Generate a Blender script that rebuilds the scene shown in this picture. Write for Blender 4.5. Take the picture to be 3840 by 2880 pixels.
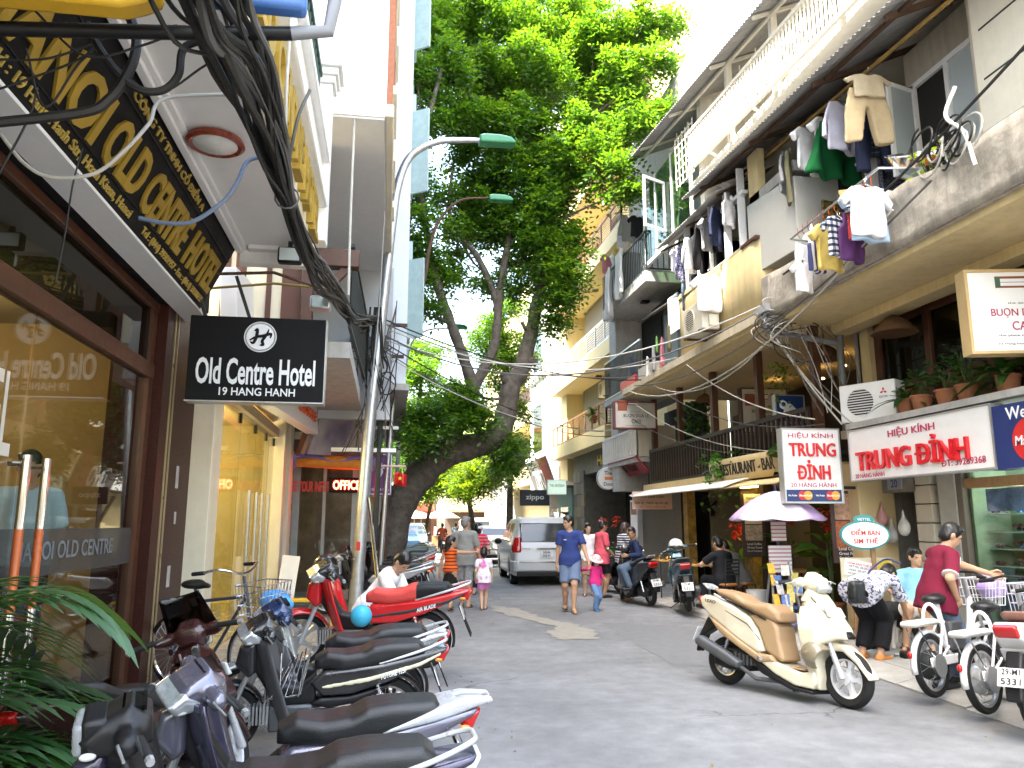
import bpy,bmesh,math,random
import numpy as np
from mathutils import Vector,Matrix,Euler
R=math.radians
rnd=random.Random(7)
for o in list(bpy.data.objects):bpy.data.objects.remove(o)
SC=bpy.context.scene
COL=SC.collection
# ---------------------------------------------------------------- camera
cam=bpy.data.cameras.new('camera');camo=bpy.data.objects.new('camera',cam);COL.objects.link(camo)
cam.sensor_width=36;cam.lens=27.0;cam.clip_start=0.05;cam.clip_end=2000
camo.location=(0,0,1.55);camo.rotation_euler=(R(90+10.334),0,R(-9.13))
SC.camera=camo
# ---------------------------------------------------------------- world, sun, exposure
SUN_EL,SUN_AZ=R(61),R(237)
w=bpy.data.worlds.new('World');SC.world=w;w.use_nodes=True
nt=w.node_tree;nt.nodes.clear()
sky=nt.nodes.new('ShaderNodeTexSky');sky.sky_type='NISHITA';sky.sun_disc=False
sky.sun_elevation=SUN_EL;sky.sun_rotation=SUN_AZ
sky.altitude=0;sky.air_density=1.6;sky.dust_density=6.0;sky.ozone_density=1.0
bg=nt.nodes.new('ShaderNodeBackground');bg.inputs[1].default_value=0.15
wo=nt.nodes.new('ShaderNodeOutputWorld')
nt.links.new(sky.outputs[0],bg.inputs[0]);nt.links.new(bg.outputs[0],wo.inputs[0])
sl=bpy.data.lights.new('sun','SUN');sl.energy=3.2;sl.angle=R(0.6);sl.color=(1.0,0.95,0.86)
so=bpy.data.objects.new('sun',sl);COL.objects.link(so)
tos=Vector((math.sin(SUN_AZ)*math.cos(SUN_EL),math.cos(SUN_AZ)*math.cos(SUN_EL),math.sin(SUN_EL)))
so.rotation_euler=tos.to_track_quat('Z','Y').to_euler();so.location=tos*60
SC.view_settings.view_transform='Standard';SC.view_settings.look='None'
SC.view_settings.exposure=3.28;SC.view_settings.gamma=1.0;SC.view_settings.use_curve_mapping=False
cy=SC.cycles
cy.use_denoising=True;cy.max_bounces=7;cy.diffuse_bounces=4;cy.glossy_bounces=3
cy.transmission_bounces=4;cy.transparent_max_bounces=10;cy.sample_clamp_indirect=6.0
cy.caustics_reflective=False;cy.caustics_refractive=False
# ---------------------------------------------------------------- materials
MATS={}
def lin(c):
 return tuple(((x/12.92) if x<=.04045 else ((x+.055)/1.055)**2.4) for x in c)
def mat(name,col,rough=.6,metal=0.,var=.12,scale=6.,bump=0.,bscale=40.,coat=0.,emit=None,spec=.5,streak=0.,trans=0.,stain=None):
 """procedural principled material: noise colour variation, optional bump, rain streaks, stains"""
 if name in MATS:return MATS[name]
 m=bpy.data.materials.new(name);m.use_nodes=True;MATS[name]=m
 n=m.node_tree;b=n.nodes['Principled BSDF'];L=n.links.new
 b.inputs['Roughness'].default_value=rough;b.inputs['Metallic'].default_value=metal
 b.inputs['Specular IOR Level'].default_value=spec
 if coat:b.inputs['Coat Weight'].default_value=coat;b.inputs['Coat Roughness'].default_value=.08
 if trans:b.inputs['Transmission Weight'].default_value=trans
 tc=n.nodes.new('ShaderNodeTexCoord');g=tc.outputs['Object']
 c4=(*col,1)
 src=None
 if var:
  t=n.nodes.new('ShaderNodeTexNoise');t.inputs['Scale'].default_value=scale;t.inputs['Detail'].default_value=6;t.inputs['Roughness'].default_value=.65
  L(g,t.inputs['Vector'])
  r=n.nodes.new('ShaderNodeMapRange');r.inputs[1].default_value=.3;r.inputs[2].default_value=.7
  r.inputs[3].default_value=1-var;r.inputs[4].default_value=1+var*.6;L(t.outputs[0],r.inputs[0])
  mx=n.nodes.new('ShaderNodeMix');mx.data_type='RGBA';mx.blend_type='MULTIPLY';mx.inputs[0].default_value=1
  mx.inputs[6].default_value=c4;L(r.outputs[0],mx.inputs[7]);src=mx.outputs[2]
  if rough>.12:
   rr=n.nodes.new('ShaderNodeMapRange');rr.inputs[1].default_value=.3;rr.inputs[2].default_value=.7
   rr.inputs[3].default_value=max(.02,rough-.1);rr.inputs[4].default_value=min(1,rough+.1);L(t.outputs[0],rr.inputs[0]);L(rr.outputs[0],b.inputs['Roughness'])
 if streak:
  mp=n.nodes.new('ShaderNodeMapping');mp.inputs['Scale'].default_value=(5,5,.35);L(g,mp.inputs[0])
  t2=n.nodes.new('ShaderNodeTexNoise');t2.inputs['Scale'].default_value=1.6;t2.inputs['Detail'].default_value=8;t2.inputs['Roughness'].default_value=.7;L(mp.outputs[0],t2.inputs['Vector'])
  r2=n.nodes.new('ShaderNodeMapRange');r2.inputs[1].default_value=.42;r2.inputs[2].default_value=.72;L(t2.outputs[0],r2.inputs[0])
  ml=n.nodes.new('ShaderNodeMath');ml.operation='MULTIPLY';ml.inputs[1].default_value=streak;L(r2.outputs[0],ml.inputs[0])
  m2=n.nodes.new('ShaderNodeMix');m2.data_type='RGBA';L(ml.outputs[0],m2.inputs[0])
  if src:L(src,m2.inputs[6])
  else:m2.inputs[6].default_value=c4
  st=stain or (col[0]*.3+.02,col[1]*.28+.015,col[2]*.25+.01)
  m2.inputs[7].default_value=(*st,1);src=m2.outputs[2]
 if src:L(src,b.inputs['Base Color'])
 else:b.inputs['Base Color'].default_value=c4
 if bump:
  t3=n.nodes.new('ShaderNodeTexNoise');t3.inputs['Scale'].default_value=bscale;t3.inputs['Detail'].default_value=5;L(g,t3.inputs['Vector'])
  bp=n.nodes.new('ShaderNodeBump');bp.inputs['Strength'].default_value=bump;bp.inputs['Distance'].default_value=.02
  L(t3.outputs[0],bp.inputs['Height']);L(bp.outputs[0],b.inputs['Normal'])
 if emit:
  b.inputs['Emission Color'].default_value=(*emit[:3],1);b.inputs['Emission Strength'].default_value=emit[3]
 return m
def bands(name,c1,c2,axis,period,duty=.5,rough=.85,c3=None,axis2=None,wob=0.):
 """printed stripes (or a plaid with axis2) on cloth or paint"""
 if name in MATS:return MATS[name]
 m=bpy.data.materials.new(name);m.use_nodes=True;MATS[name]=m
 n=m.node_tree;b=n.nodes['Principled BSDF'];L=n.links.new;b.inputs['Roughness'].default_value=rough
 b.inputs['Specular IOR Level'].default_value=.2
 tc=n.nodes.new('ShaderNodeTexCoord');sp=n.nodes.new('ShaderNodeSeparateXYZ');vec=tc.outputs['Object']
 if wob:
  nz=n.nodes.new('ShaderNodeTexNoise');nz.inputs['Scale'].default_value=14;L(vec,nz.inputs['Vector'])
  ad=n.nodes.new('ShaderNodeVectorMath');ad.operation='MULTIPLY_ADD';L(nz.outputs[1],ad.inputs[0]);ad.inputs[1].default_value=(wob,)*3;L(vec,ad.inputs[2]);vec=ad.outputs[0]
 L(vec,sp.inputs[0])
 def st(ax,per,du):
  a=n.nodes.new('ShaderNodeMath');a.operation='DIVIDE';a.inputs[1].default_value=per;L(sp.outputs[ax],a.inputs[0])
  f=n.nodes.new('ShaderNodeMath');f.operation='FRACT';L(a.outputs[0],f.inputs[0])
  k=n.nodes.new('ShaderNodeMath');k.operation='LESS_THAN';k.inputs[1].default_value=du;L(f.outputs[0],k.inputs[0]);return k.outputs[0]
 mx=n.nodes.new('ShaderNodeMix');mx.data_type='RGBA';L(st(axis,period,duty),mx.inputs[0])
 mx.inputs[6].default_value=(*c1,1);mx.inputs[7].default_value=(*c2,1);out=mx.outputs[2]
 if axis2 is not None:
  m2=n.nodes.new('ShaderNodeMix');m2.data_type='RGBA';m2.blend_type='MULTIPLY';L(st(axis2,period,duty),m2.inputs[0]);L(out,m2.inputs[6]);m2.inputs[7].default_value=(*(c3 or c2),1);out=m2.outputs[2]
 L(out,b.inputs['Base Color']);return m
def blotch(name,c1,c2,scale=20,thr=.5,rough=.85,soft=.04):
 """printed pattern or flaking: two colours by thresholded noise"""
 if name in MATS:return MATS[name]
 m=bpy.data.materials.new(name);m.use_nodes=True;MATS[name]=m
 n=m.node_tree;b=n.nodes['Principled BSDF'];L=n.links.new;b.inputs['Roughness'].default_value=rough
 b.inputs['Specular IOR Level'].default_value=.25
 tc=n.nodes.new('ShaderNodeTexCoord');t=n.nodes.new('ShaderNodeTexNoise');t.inputs['Scale'].default_value=scale;t.inputs['Detail'].default_value=3;L(tc.outputs['Object'],t.inputs['Vector'])
 r=n.nodes.new('ShaderNodeMapRange');r.inputs[1].default_value=thr-soft;r.inputs[2].default_value=thr+soft;L(t.outputs[0],r.inputs[0])
 mx=n.nodes.new('ShaderNodeMix');mx.data_type='RGBA';L(r.outputs[0],mx.inputs[0]);mx.inputs[6].default_value=(*c1,1);mx.inputs[7].default_value=(*c2,1)
 L(mx.outputs[2],b.inputs['Base Color']);return m
def glass(name,tint=(.9,.95,.93),refl=.9,rough=.01,haze=0.,hcol=(.7,.75,.75),ior=1.5):
 """window glass: see-through with fresnel reflection, optional frosting"""
 if name in MATS:return MATS[name]
 m=bpy.data.materials.new(name);m.use_nodes=True;MATS[name]=m
 n=m.node_tree;n.nodes.clear();L=n.links.new
 o=n.nodes.new('ShaderNodeOutputMaterial');tr=n.nodes.new('ShaderNodeBsdfTransparent');tr.inputs[0].default_value=(*tint,1)
 gl=n.nodes.new('ShaderNodeBsdfGlossy');gl.inputs['Roughness'].default_value=rough;gl.inputs[0].default_value=(refl,refl,refl,1)
 fr=n.nodes.new('ShaderNodeFresnel');ge=n.nodes.new('ShaderNodeNewGeometry');mi=n.nodes.new('ShaderNodeMix');L(ge.outputs['Backfacing'],mi.inputs[0]);mi.inputs[2].default_value=ior;mi.inputs[3].default_value=1/ior;L(mi.outputs[0],fr.inputs[0])
 a=tr.outputs[0]
 if haze:
  df=n.nodes.new('ShaderNodeBsdfDiffuse');df.inputs[0].default_value=(*hcol,1)
  mh=n.nodes.new('ShaderNodeMixShader');mh.inputs[0].default_value=haze;L(a,mh.inputs[1]);L(df.outputs[0],mh.inputs[2]);a=mh.outputs[0]
 mx=n.nodes.new('ShaderNodeMixShader');L(fr.outputs[0],mx.inputs[0]);L(a,mx.inputs[1]);L(gl.outputs[0],mx.inputs[2]);L(mx.outputs[0],o.inputs[0])
 return m
def leafmat(name,c1,c2,tr=.45):
 if name in MATS:return MATS[name]
 m=bpy.data.materials.new(name);m.use_nodes=True;MATS[name]=m
 n=m.node_tree;n.nodes.clear();L=n.links.new
 o=n.nodes.new('ShaderNodeOutputMaterial');ge=n.nodes.new('ShaderNodeNewGeometry');mx=n.nodes.new('ShaderNodeMix');mx.data_type='RGBA'
 L(ge.outputs['Random Per Island'],mx.inputs[0]);mx.inputs[6].default_value=(*c1,1);mx.inputs[7].default_value=(*c2,1)
 pr=n.nodes.new('ShaderNodeBsdfPrincipled');pr.inputs['Roughness'].default_value=.38;pr.inputs['Specular IOR Level'].default_value=.45;L(mx.outputs[2],pr.inputs[0])
 tl=n.nodes.new('ShaderNodeBsdfTranslucent');hs=n.nodes.new('ShaderNodeMix');hs.data_type='RGBA';hs.blend_type='MULTIPLY';hs.inputs[0].default_value=1
 L(mx.outputs[2],hs.inputs[6]);hs.inputs[7].default_value=(2.9,2.3,.7,1);L(hs.outputs[2],tl.inputs[0])
 ms=n.nodes.new('ShaderNodeMixShader');ms.inputs[0].default_value=tr;L(pr.outputs[0],ms.inputs[1]);L(tl.outputs[0],ms.inputs[2]);L(ms.outputs[0],o.inputs[0])
 return m
# ---------------------------------------------------------------- objects
def tag(o,label=None,cat=None,group=None,kind=None):
 for k,v in (('label',label),('category',cat),('group',group),('kind',kind)):
  if v:o[k]=v
 return o
def thing(name,label,cat,loc=(0,0,0),rz=0.,group=None,rot=None,scale=1.):
 o=bpy.data.objects.new(name,None);COL.objects.link(o);o.empty_display_size=.1
 o.location=loc;o.rotation_euler=rot if rot else (0,0,rz);o.scale=(scale,)*3
 return tag(o,label,cat,group)
def add(name,me,m,parent=None,M=None):
 o=bpy.data.objects.new(name,me);COL.objects.link(o)
 if m is not None:
  ms=m if isinstance(m,(list,tuple)) else [m]
  while len(me.materials)<len(ms):me.materials.append(ms[len(me.materials)])
  for i,x in enumerate(ms):
   o.material_slots[i].link='OBJECT';o.material_slots[i].material=x
 if parent is not None:o.parent=parent
 if M is not None:o.matrix_local=M
 return o
def copy_tree(o,parent=None):
 c=o.copy();COL.objects.link(c)
 if parent is not None:c.parent=parent
 for ch in list(o.children):copy_tree(ch,c)
 return c
def mesh_from(v,f,smooth=True,ang=40):
 me=bpy.data.meshes.new('m');me.from_pydata([tuple(map(float,p)) for p in v],[],f);me.update()
 if smooth:
  me.polygons.foreach_set('use_smooth',[True]*len(me.polygons));me.set_sharp_from_angle(angle=R(ang))
 return me
def mesh_np(V,Q,smooth=True):
 """fast mesh from numpy verts and an (n,k) face array"""
 me=bpy.data.meshes.new('m');n,k=Q.shape
 me.vertices.add(len(V));me.vertices.foreach_set('co',np.ascontiguousarray(V,dtype=np.float32).ravel())
 me.loops.add(n*k);me.loops.foreach_set('vertex_index',np.ascontiguousarray(Q,dtype=np.int32).ravel())
 me.polygons.add(n);me.polygons.foreach_set('loop_start',np.arange(0,n*k,k,dtype=np.int32))
 if smooth:me.polygons.foreach_set('use_smooth',np.ones(n,dtype=bool))
 me.update(calc_edges=True);me.validate();return me
def frame(o,x,y=(0,0,1)):
 x=Vector(x).normalized();y=Vector(y);z=x.cross(y).normalized();y=z.cross(x)
 return Matrix(((x.x,y.x,z.x,o[0]),(x.y,y.y,z.y,o[1]),(x.z,y.z,z.z,o[2]),(0,0,0,1)))
I4=Matrix.Identity(4)
class MB:
 def __init__(s):s.v=[];s.f=[]
 def raw(s,v,f,M=None):
  b=len(s.v)
  s.v+=[tuple(M@Vector(p)) for p in v] if M is not None else [tuple(p) for p in v]
  s.f+=[tuple(b+i for i in q) for q in f];return s
 def box(s,x0,x1,y0,y1,z0,z1,M=None):
  v=[(x,y,z) for z in (z0,z1) for y in (y0,y1) for x in (x0,x1)]
  return s.raw(v,[(0,2,3,1),(4,5,7,6),(0,1,5,4),(2,6,7,3),(0,4,6,2),(1,3,7,5)],M)
 def cb(s,c,d,M=None):
  return s.box(c[0]-d[0]/2,c[0]+d[0]/2,c[1]-d[1]/2,c[1]+d[1]/2,c[2]-d[2]/2,c[2]+d[2]/2,M)
 def bar(s,a,b,w,h=None,up=(0,0,1)):
  a=Vector(a);b=Vector(b);d=b-a;L=d.length;u=Vector(up)
  if abs(d.normalized().dot(u))>.98:u=Vector((1,0,0))
  return s.box(0,L,-w/2,w/2,-(h or w)/2,(h or w)/2,frame(a,d,d.normalized().cross(u).cross(d) if 0 else u.cross(d)))
 def tube(s,pts,r,n=8,caps=True,closed=False):
  P=[Vector(p) for p in pts];k=len(P);rs=r if isinstance(r,(list,tuple)) else [r]*k
  T=[((P[(i+1)%k]-P[i-1]) if (closed or 0<i<k-1) else (P[1]-P[0] if i==0 else P[-1]-P[-2])).normalized() for i in range(k)]
  u=T[0].orthogonal().normalized();b0=len(s.v)
  for i in range(k):
   if i:u=(u-T[i]*u.dot(T[i]));u=u.normalized() if u.length>1e-6 else T[i].orthogonal().normalized()
   w_=T[i].cross(u)
   for j in range(n):
    a=2*math.pi*j/n;s.v.append(tuple(P[i]+(u*math.cos(a)+w_*math.sin(a))*rs[i]))
  for i in range(k if closed else k-1):
   for j in range(n):
    a,b=b0+i*n,b0+((i+1)%k)*n
    s.f.append((a+j,a+(j+1)%n,b+(j+1)%n,b+j))
  if caps and not closed:s.f.append(tuple(b0+j for j in range(n))[::-1]);s.f.append(tuple(b0+(k-1)*n+j for j in range(n)))
  return s
 def lathe(s,prof,n=20,M=None,caps=True):
  v=[];f=[];k=len(prof)
  for r,z in prof:
   for j in range(n):
    a=2*math.pi*j/n;v.append((r*math.cos(a),r*math.sin(a),z))
  for i in range(k-1):
   for j in range(n):f.append((i*n+j,i*n+(j+1)%n,(i+1)*n+(j+1)%n,(i+1)*n+j))
  if caps:f.append(tuple(range(n))[::-1]);f.append(tuple((k-1)*n+j for j in range(n)))
  return s.raw(v,f,M)
 def prism(s,poly,d,M=None,z0=0.):
  n=len(poly);v=[(x,y,z0) for x,y in poly]+[(x,y,z0+d) for x,y in poly]
  f=[tuple(range(n))[::-1],tuple(range(n,2*n))]+[(i,(i+1)%n,n+(i+1)%n,n+i) for i in range(n)]
  return s.raw(v,f,M)
 def grid(s,fn,nu,nv,closed=False,M=None):
  v=[fn(i/nu,j/nv) for j in range(nv+1) for i in range(nu+1)]
  f=[(j*(nu+1)+i,j*(nu+1)+i+1,(j+1)*(nu+1)+i+1,(j+1)*(nu+1)+i) for j in range(nv) for i in range(nu)]
  return s.raw(v,f,M)
 def loft(s,rings,caps=True):
  n=len(rings[0]);b=len(s.v)
  for r in rings:s.v+=[tuple(p) for p in r]
  for i in range(len(rings)-1):
   for j in range(n):s.f.append((b+i*n+j,b+i*n+(j+1)%n,b+(i+1)*n+(j+1)%n,b+(i+1)*n+j))
  if caps:s.f.append(tuple(b+j for j in range(n))[::-1]);s.f.append(tuple(b+(len(rings)-1)*n+j for j in range(n)))
  return s
 def mesh(s,smooth=True,ang=40,fix=True):
  me=mesh_from(s.v,s.f,False)
  if fix:
   bm=bmesh.new();bm.from_mesh(me);bmesh.ops.recalc_face_normals(bm,faces=bm.faces);bm.to_mesh(me);bm.free()
  if smooth:
   me.polygons.foreach_set('use_smooth',[True]*len(me.polygons));me.set_sharp_from_angle(angle=R(ang))
  return me
 def build(s,name,m,parent=None,bevel=0.,solid=0.,sub=0,smooth=True,ang=40,M=None,fix=True,seg=2):
  o=add(name,s.mesh(smooth,ang,fix),m,parent,M)
  if solid:k=o.modifiers.new('so','SOLIDIFY');k.thickness=solid;k.offset=0
  if bevel:k=o.modifiers.new('bv','BEVEL');k.width=bevel;k.segments=seg;k.limit_method='ANGLE';k.angle_limit=R(40)
  if sub:k=o.modifiers.new('ss','SUBSURF');k.levels=sub;k.render_levels=sub
  return o
def qbox(name,m,parent,x0,x1,y0,y1,z0,z1,bevel=0.):
 return MB().box(x0,x1,y0,y1,z0,z1).build(name,m,parent,bevel=bevel)
def bez(p,n=12):
 """Catmull-Rom through points"""
 P=[Vector(q) for q in p];P=[P[0]*2-P[1]]+P+[P[-1]*2-P[-2]];out=[]
 for i in range(1,len(P)-2):
  for k in range(n):
   t=k/n;a,b,c,d=P[i-1:i+3]
   out.append(.5*((2*b)+(c-a)*t+(2*a-5*b+4*c-d)*t*t+(3*b-a-3*c+d)*t**3))
 out.append(P[-2]);return out
def sag(a,b,s,n=14):
 a=Vector(a);b=Vector(b);return [a.lerp(b,i/n)-Vector((0,0,s*4*(i/n)*(1-i/n))) for i in range(n+1)]
TXT={}
def text(name,s,m,parent,M,w=None,h=None,ext=.004,off=0.,shear=0.,al='C',bold=True):
 """lettering as a mesh part, fitted to w x h on the plane of M (x run, y up, z out)"""
 key=(s,ext,off,shear)
 if key not in TXT:
  def gen(q):
   cu=bpy.data.curves.new('t','FONT');cu.body=q;cu.extrude=ext;cu.offset=off;cu.shear=shear;cu.resolution_u=3
   ob=bpy.data.objects.new('t',cu);COL.objects.link(ob);bpy.context.view_layer.update()
   me=bpy.data.meshes.new_from_object(ob.evaluated_get(bpy.context.evaluated_depsgraph_get()))
   bpy.data.objects.remove(ob);co=np.empty(len(me.vertices)*3);me.vertices.foreach_get('co',co);return co.reshape(-1,3),[tuple(p.vertices) for p in me.polygons]
  co,fs=gen(s.replace('Đ','D'))
  for i,ch in enumerate(s):
   if ch=='Đ':
    c1=gen(s[:i].replace('Đ','D')+'D')[0];cd=gen('D')[0];wd=cd[:,0].max()-cd[:,0].min();x0=c1[:,0].max()-wd;hh=cd[:,1].max()
    b=MB().box(x0-.14*wd,x0+.55*wd,hh*.44,hh*.56,-ext-.0015,ext+.0015);fs=fs+[tuple(len(co)+k for k in q) for q in b.f];co=np.concatenate([co,np.array(b.v)])
  TXT[key]=(co,fs)
 co,fs=TXT[key];co=co.copy();lo=co.min(0);hi=co.max(0);d=hi-lo
 sx=w/d[0] if w else (h/d[1] if h else 1);sy=h/d[1] if h else sx
 co[:,0]=(co[:,0]-(lo[0]+hi[0])/2)*sx
 if al=='L':co[:,0]+=d[0]*sx/2
 co[:,1]=(co[:,1]-(lo[1]+hi[1])/2)*sy;co[:,2]+=ext+.002
 if h and h>=.07 and name=='lettering' and parent is not None and parent.parent is None:
  pa=list(range(len(co)))
  def fnd(a):
   while pa[a]!=a:pa[a]=pa[pa[a]];a=pa[a]
   return a
  for f in fs:
   for a in f[1:]:pa[fnd(a)]=fnd(f[0])
  gr={}
  for i,f in enumerate(fs):gr.setdefault(fnd(f[0]),[]).append(f)
  G=sorted([[min(co[a][0] for f in q for a in f),max(co[a][0] for f in q for a in f),q] for q in gr.values()],key=lambda q:q[0]);mg=[]
  for g in G:
   if mg and g[0]<mg[-1][1]-.35*min(g[1]-g[0],mg[-1][1]-mg[-1][0]):mg[-1][1]=max(mg[-1][1],g[1]);mg[-1][2]=mg[-1][2]+g[2]
   else:mg.append(g)
  e=bpy.data.objects.new(name,None);COL.objects.link(e);e.parent=parent;e.matrix_local=M
  for g in mg:
   ix=sorted({a for f in g[2] for a in f});mp={a:i for i,a in enumerate(ix)};add('letter',mesh_from(co[ix],[tuple(mp[a] for a in f) for f in g[2]],False),m,e)
  return e
 return add(name,mesh_from(co,fs,False),m,parent,M)
# ---------------------------------------------------------------- implicit surfaces
def nets(prims,h,k=.02,sub=(),clip=None,disp=None,pad=2):
 lo=np.min([p[1] for p in prims],0)-h*pad;hi=np.max([p[2] for p in prims],0)+h*pad
 ax=[np.arange(lo[i],hi[i]+h,h,dtype=np.float32) for i in range(3)]
 X,Y,Z=np.meshgrid(*ax,indexing='ij');V=np.full(X.shape,1.,np.float32)
 def sl(p,g):
  return tuple(slice(max(0,int((p[1][i]-g-lo[i])/h)),max(1,int((p[2][i]+g-lo[i])/h)+2)) for i in range(3))
 for p in prims:
  s=sl(p,k+2*h);d=p[0](X[s],Y[s],Z[s]);a=V[s]
  if k>0:
   t=np.clip(.5+.5*(a-d)/k,0,1);V[s]=a*(1-t)+d*t-k*t*(1-t)
  else:V[s]=np.minimum(a,d)
 if disp is not None:V+=disp(X,Y,Z).astype(np.float32)
 for p in sub:
  s=sl(p,3*h);V[s]=np.maximum(V[s],-p[0](X[s],Y[s],Z[s]))
 if clip is not None:V=np.maximum(V,clip(X,Y,Z))
 V[V==0]=1e-7;S=V<0
 c=sum(S[i:S.shape[0]-1+i,j:S.shape[1]-1+j,l:S.shape[2]-1+l].astype(np.int8) for i in (0,1) for j in (0,1) for l in (0,1))
 act=(c>0)&(c<8);idx=np.full(act.shape,-1,np.int64);ci=np.argwhere(act);idx[act]=np.arange(len(ci))
 acc=np.zeros((len(ci),3));cnt=np.zeros(len(ci));cor=[(i,j,l) for i in (0,1) for j in (0,1) for l in (0,1)]
 for a in cor:
  for b in cor:
   if sum(b)==sum(a)+1 and all(b[q]>=a[q] for q in range(3)):
    A=ci+a;B=ci+b;v0=V[A[:,0],A[:,1],A[:,2]];v1=V[B[:,0],B[:,1],B[:,2]];x=(v0<0)!=(v1<0)
    t=np.where(x,v0/np.where(x,v0-v1,1),0)[:,None]
    acc+=np.where(x[:,None],np.array(a)+t*(np.array(b)-np.array(a)),0);cnt+=x
 P=lo+(ci+acc/cnt[:,None])*h;F=[]
 for a in range(3):
  o1,o2=[(1,2),(2,0),(0,1)][a];s0=[slice(None)]*3;s1=[slice(None)]*3;s0[a]=slice(0,-1);s1[a]=slice(1,None)
  x=S[tuple(s0)]!=S[tuple(s1)];q=np.argwhere(x);q=q[(q[:,o1]>0)&(q[:,o2]>0)&(q[:,o1]<S.shape[o1]-1)&(q[:,o2]<S.shape[o2]-1)]
  def cell(d1,d2):
   r=q.copy();r[:,o1]+=d1;r[:,o2]+=d2;return idx[r[:,0],r[:,1],r[:,2]]
  f=np.stack([cell(-1,-1),cell(0,-1),cell(0,0),cell(-1,0)],1);neg=S[q[:,0],q[:,1],q[:,2]]
  f[~neg]=f[~neg][:,::-1];F.append(f)
 F=np.concatenate(F);F=F[(F>=0).all(1)]
 return P,F
def A3(*p):return np.array(p,dtype=np.float64)
def cap(a,b,ra,rb=None,q=1.,side=None,flat=0):
 a=np.array(a,float);b=np.array(b,float);rb=ra if rb is None else rb;ba=b-a;L2=float(ba@ba)+1e-9;L=math.sqrt(L2);m=max(ra,rb)
 sd=None if side is None else np.array(side,float)
 def f(X,Y,Z):
  px,py,pz=X-a[0],Y-a[1],Z-a[2];tr=(px*ba[0]+py*ba[1]+pz*ba[2])/L2
  t=np.clip(tr,-1e3 if flat&1 else 0,1e3 if flat&2 else 1);px=px-t*ba[0];py=py-t*ba[1];pz=pz-t*ba[2]
  r=ra+(rb-ra)*np.clip(t,0,1)
  if sd is None:d=np.sqrt(px*px+py*py+pz*pz)-r
  else:
   s=px*sd[0]+py*sd[1]+pz*sd[2];e2=np.maximum(px*px+py*py+pz*pz-s*s,0)
   d=(np.sqrt(s*s+e2/(q*q))-r)*min(1,q)
  if flat&1:d=np.maximum(d,-tr*L)
  if flat&2:d=np.maximum(d,(tr-1)*L)
  return d
 return (f,np.minimum(a,b)-m,np.maximum(a,b)+m)
def ell(c,r,Rm=None):
 c=np.array(c,float);r=np.array(r,float);m=r.max();Rn=np.array(Rm) if Rm is not None else None
 def f(X,Y,Z):
  p=[X-c[0],Y-c[1],Z-c[2]]
  if Rn is not None:p=[Rn[0][i]*p[0]+Rn[1][i]*p[1]+Rn[2][i]*p[2] for i in range(3)]
  k0=np.sqrt((p[0]/r[0])**2+(p[1]/r[1])**2+(p[2]/r[2])**2);k1=np.sqrt((p[0]/r[0]**2)**2+(p[1]/r[1]**2)**2+(p[2]/r[2]**2)**2)+1e-9
  return k0*(k0-1)/k1
 return (f,c-m,c+m)
def poly2(P):
 P=np.array(P,float)
 def f(X,Z):
  d=np.full(X.shape,1e9);s=np.ones(X.shape);n=len(P)
  for i in range(n):
   a=P[i];b=P[i-1];ex,ez=b-a;wx=X-a[0];wz=Z-a[1];t=np.clip((wx*ex+wz*ez)/(ex*ex+ez*ez+1e-12),0,1)
   d=np.minimum(d,(wx-ex*t)**2+(wz-ez*t)**2)
   c1=Z>=a[1];c2=Z<b[1];c3=ex*wz>ez*wx;al=c1&c2&c3;no=(~c1)&(~c2)&(~c3);s=np.where(al|no,-s,s)
  return np.sqrt(d)*s
 return f
def pext(P,wd,r=.02,y0=0.,axis='y',rz=None):
 """polygon in x-z swept sideways to half width wd (number or f(x,z)), edges rounded by r"""
 p2=poly2(P);P=np.array(P,float);W=wd if callable(wd) else (lambda x,z:wd)
 wm=max(float(np.max(W(np.array([p[0] for p in P]),np.array([p[1] for p in P])))),.01) if callable(wd) else wd
 def f(X,Y,Z):
  d2=p2(X,Z)+r;dy=np.abs(Y-y0)-W(X,Z)+r
  return np.minimum(np.maximum(d2,dy),0)+np.hypot(np.maximum(d2,0),np.maximum(dy,0))-r
 return (f,A3(P[:,0].min(),y0-wm*1.15,P[:,1].min()),A3(P[:,0].max(),y0+wm*1.15,P[:,1].max()))
def relax(V,F,it=3,lam=.5):
 E=np.concatenate([F[:,[0,1]],F[:,[1,2]],F[:,[2,3]],F[:,[3,0]]]);E=np.concatenate([E,E[:,::-1]]);n=len(V);c=np.maximum(np.bincount(E[:,0],minlength=n),1)[:,None];V=np.array(V,float)
 for i in range(it*2):
  A=np.stack([np.bincount(E[:,0],V[E[:,1],k],minlength=n) for k in range(3)],1)/c;V=V+(A-V)*(lam if i%2==0 else -lam*1.04)
 return V
def blob(name,m,parent,prims,h=.012,k=.02,M=None,**kw):
 V,F=nets(prims,h,k,**kw);return add(name,mesh_np(V,F),m,parent,M)
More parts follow.
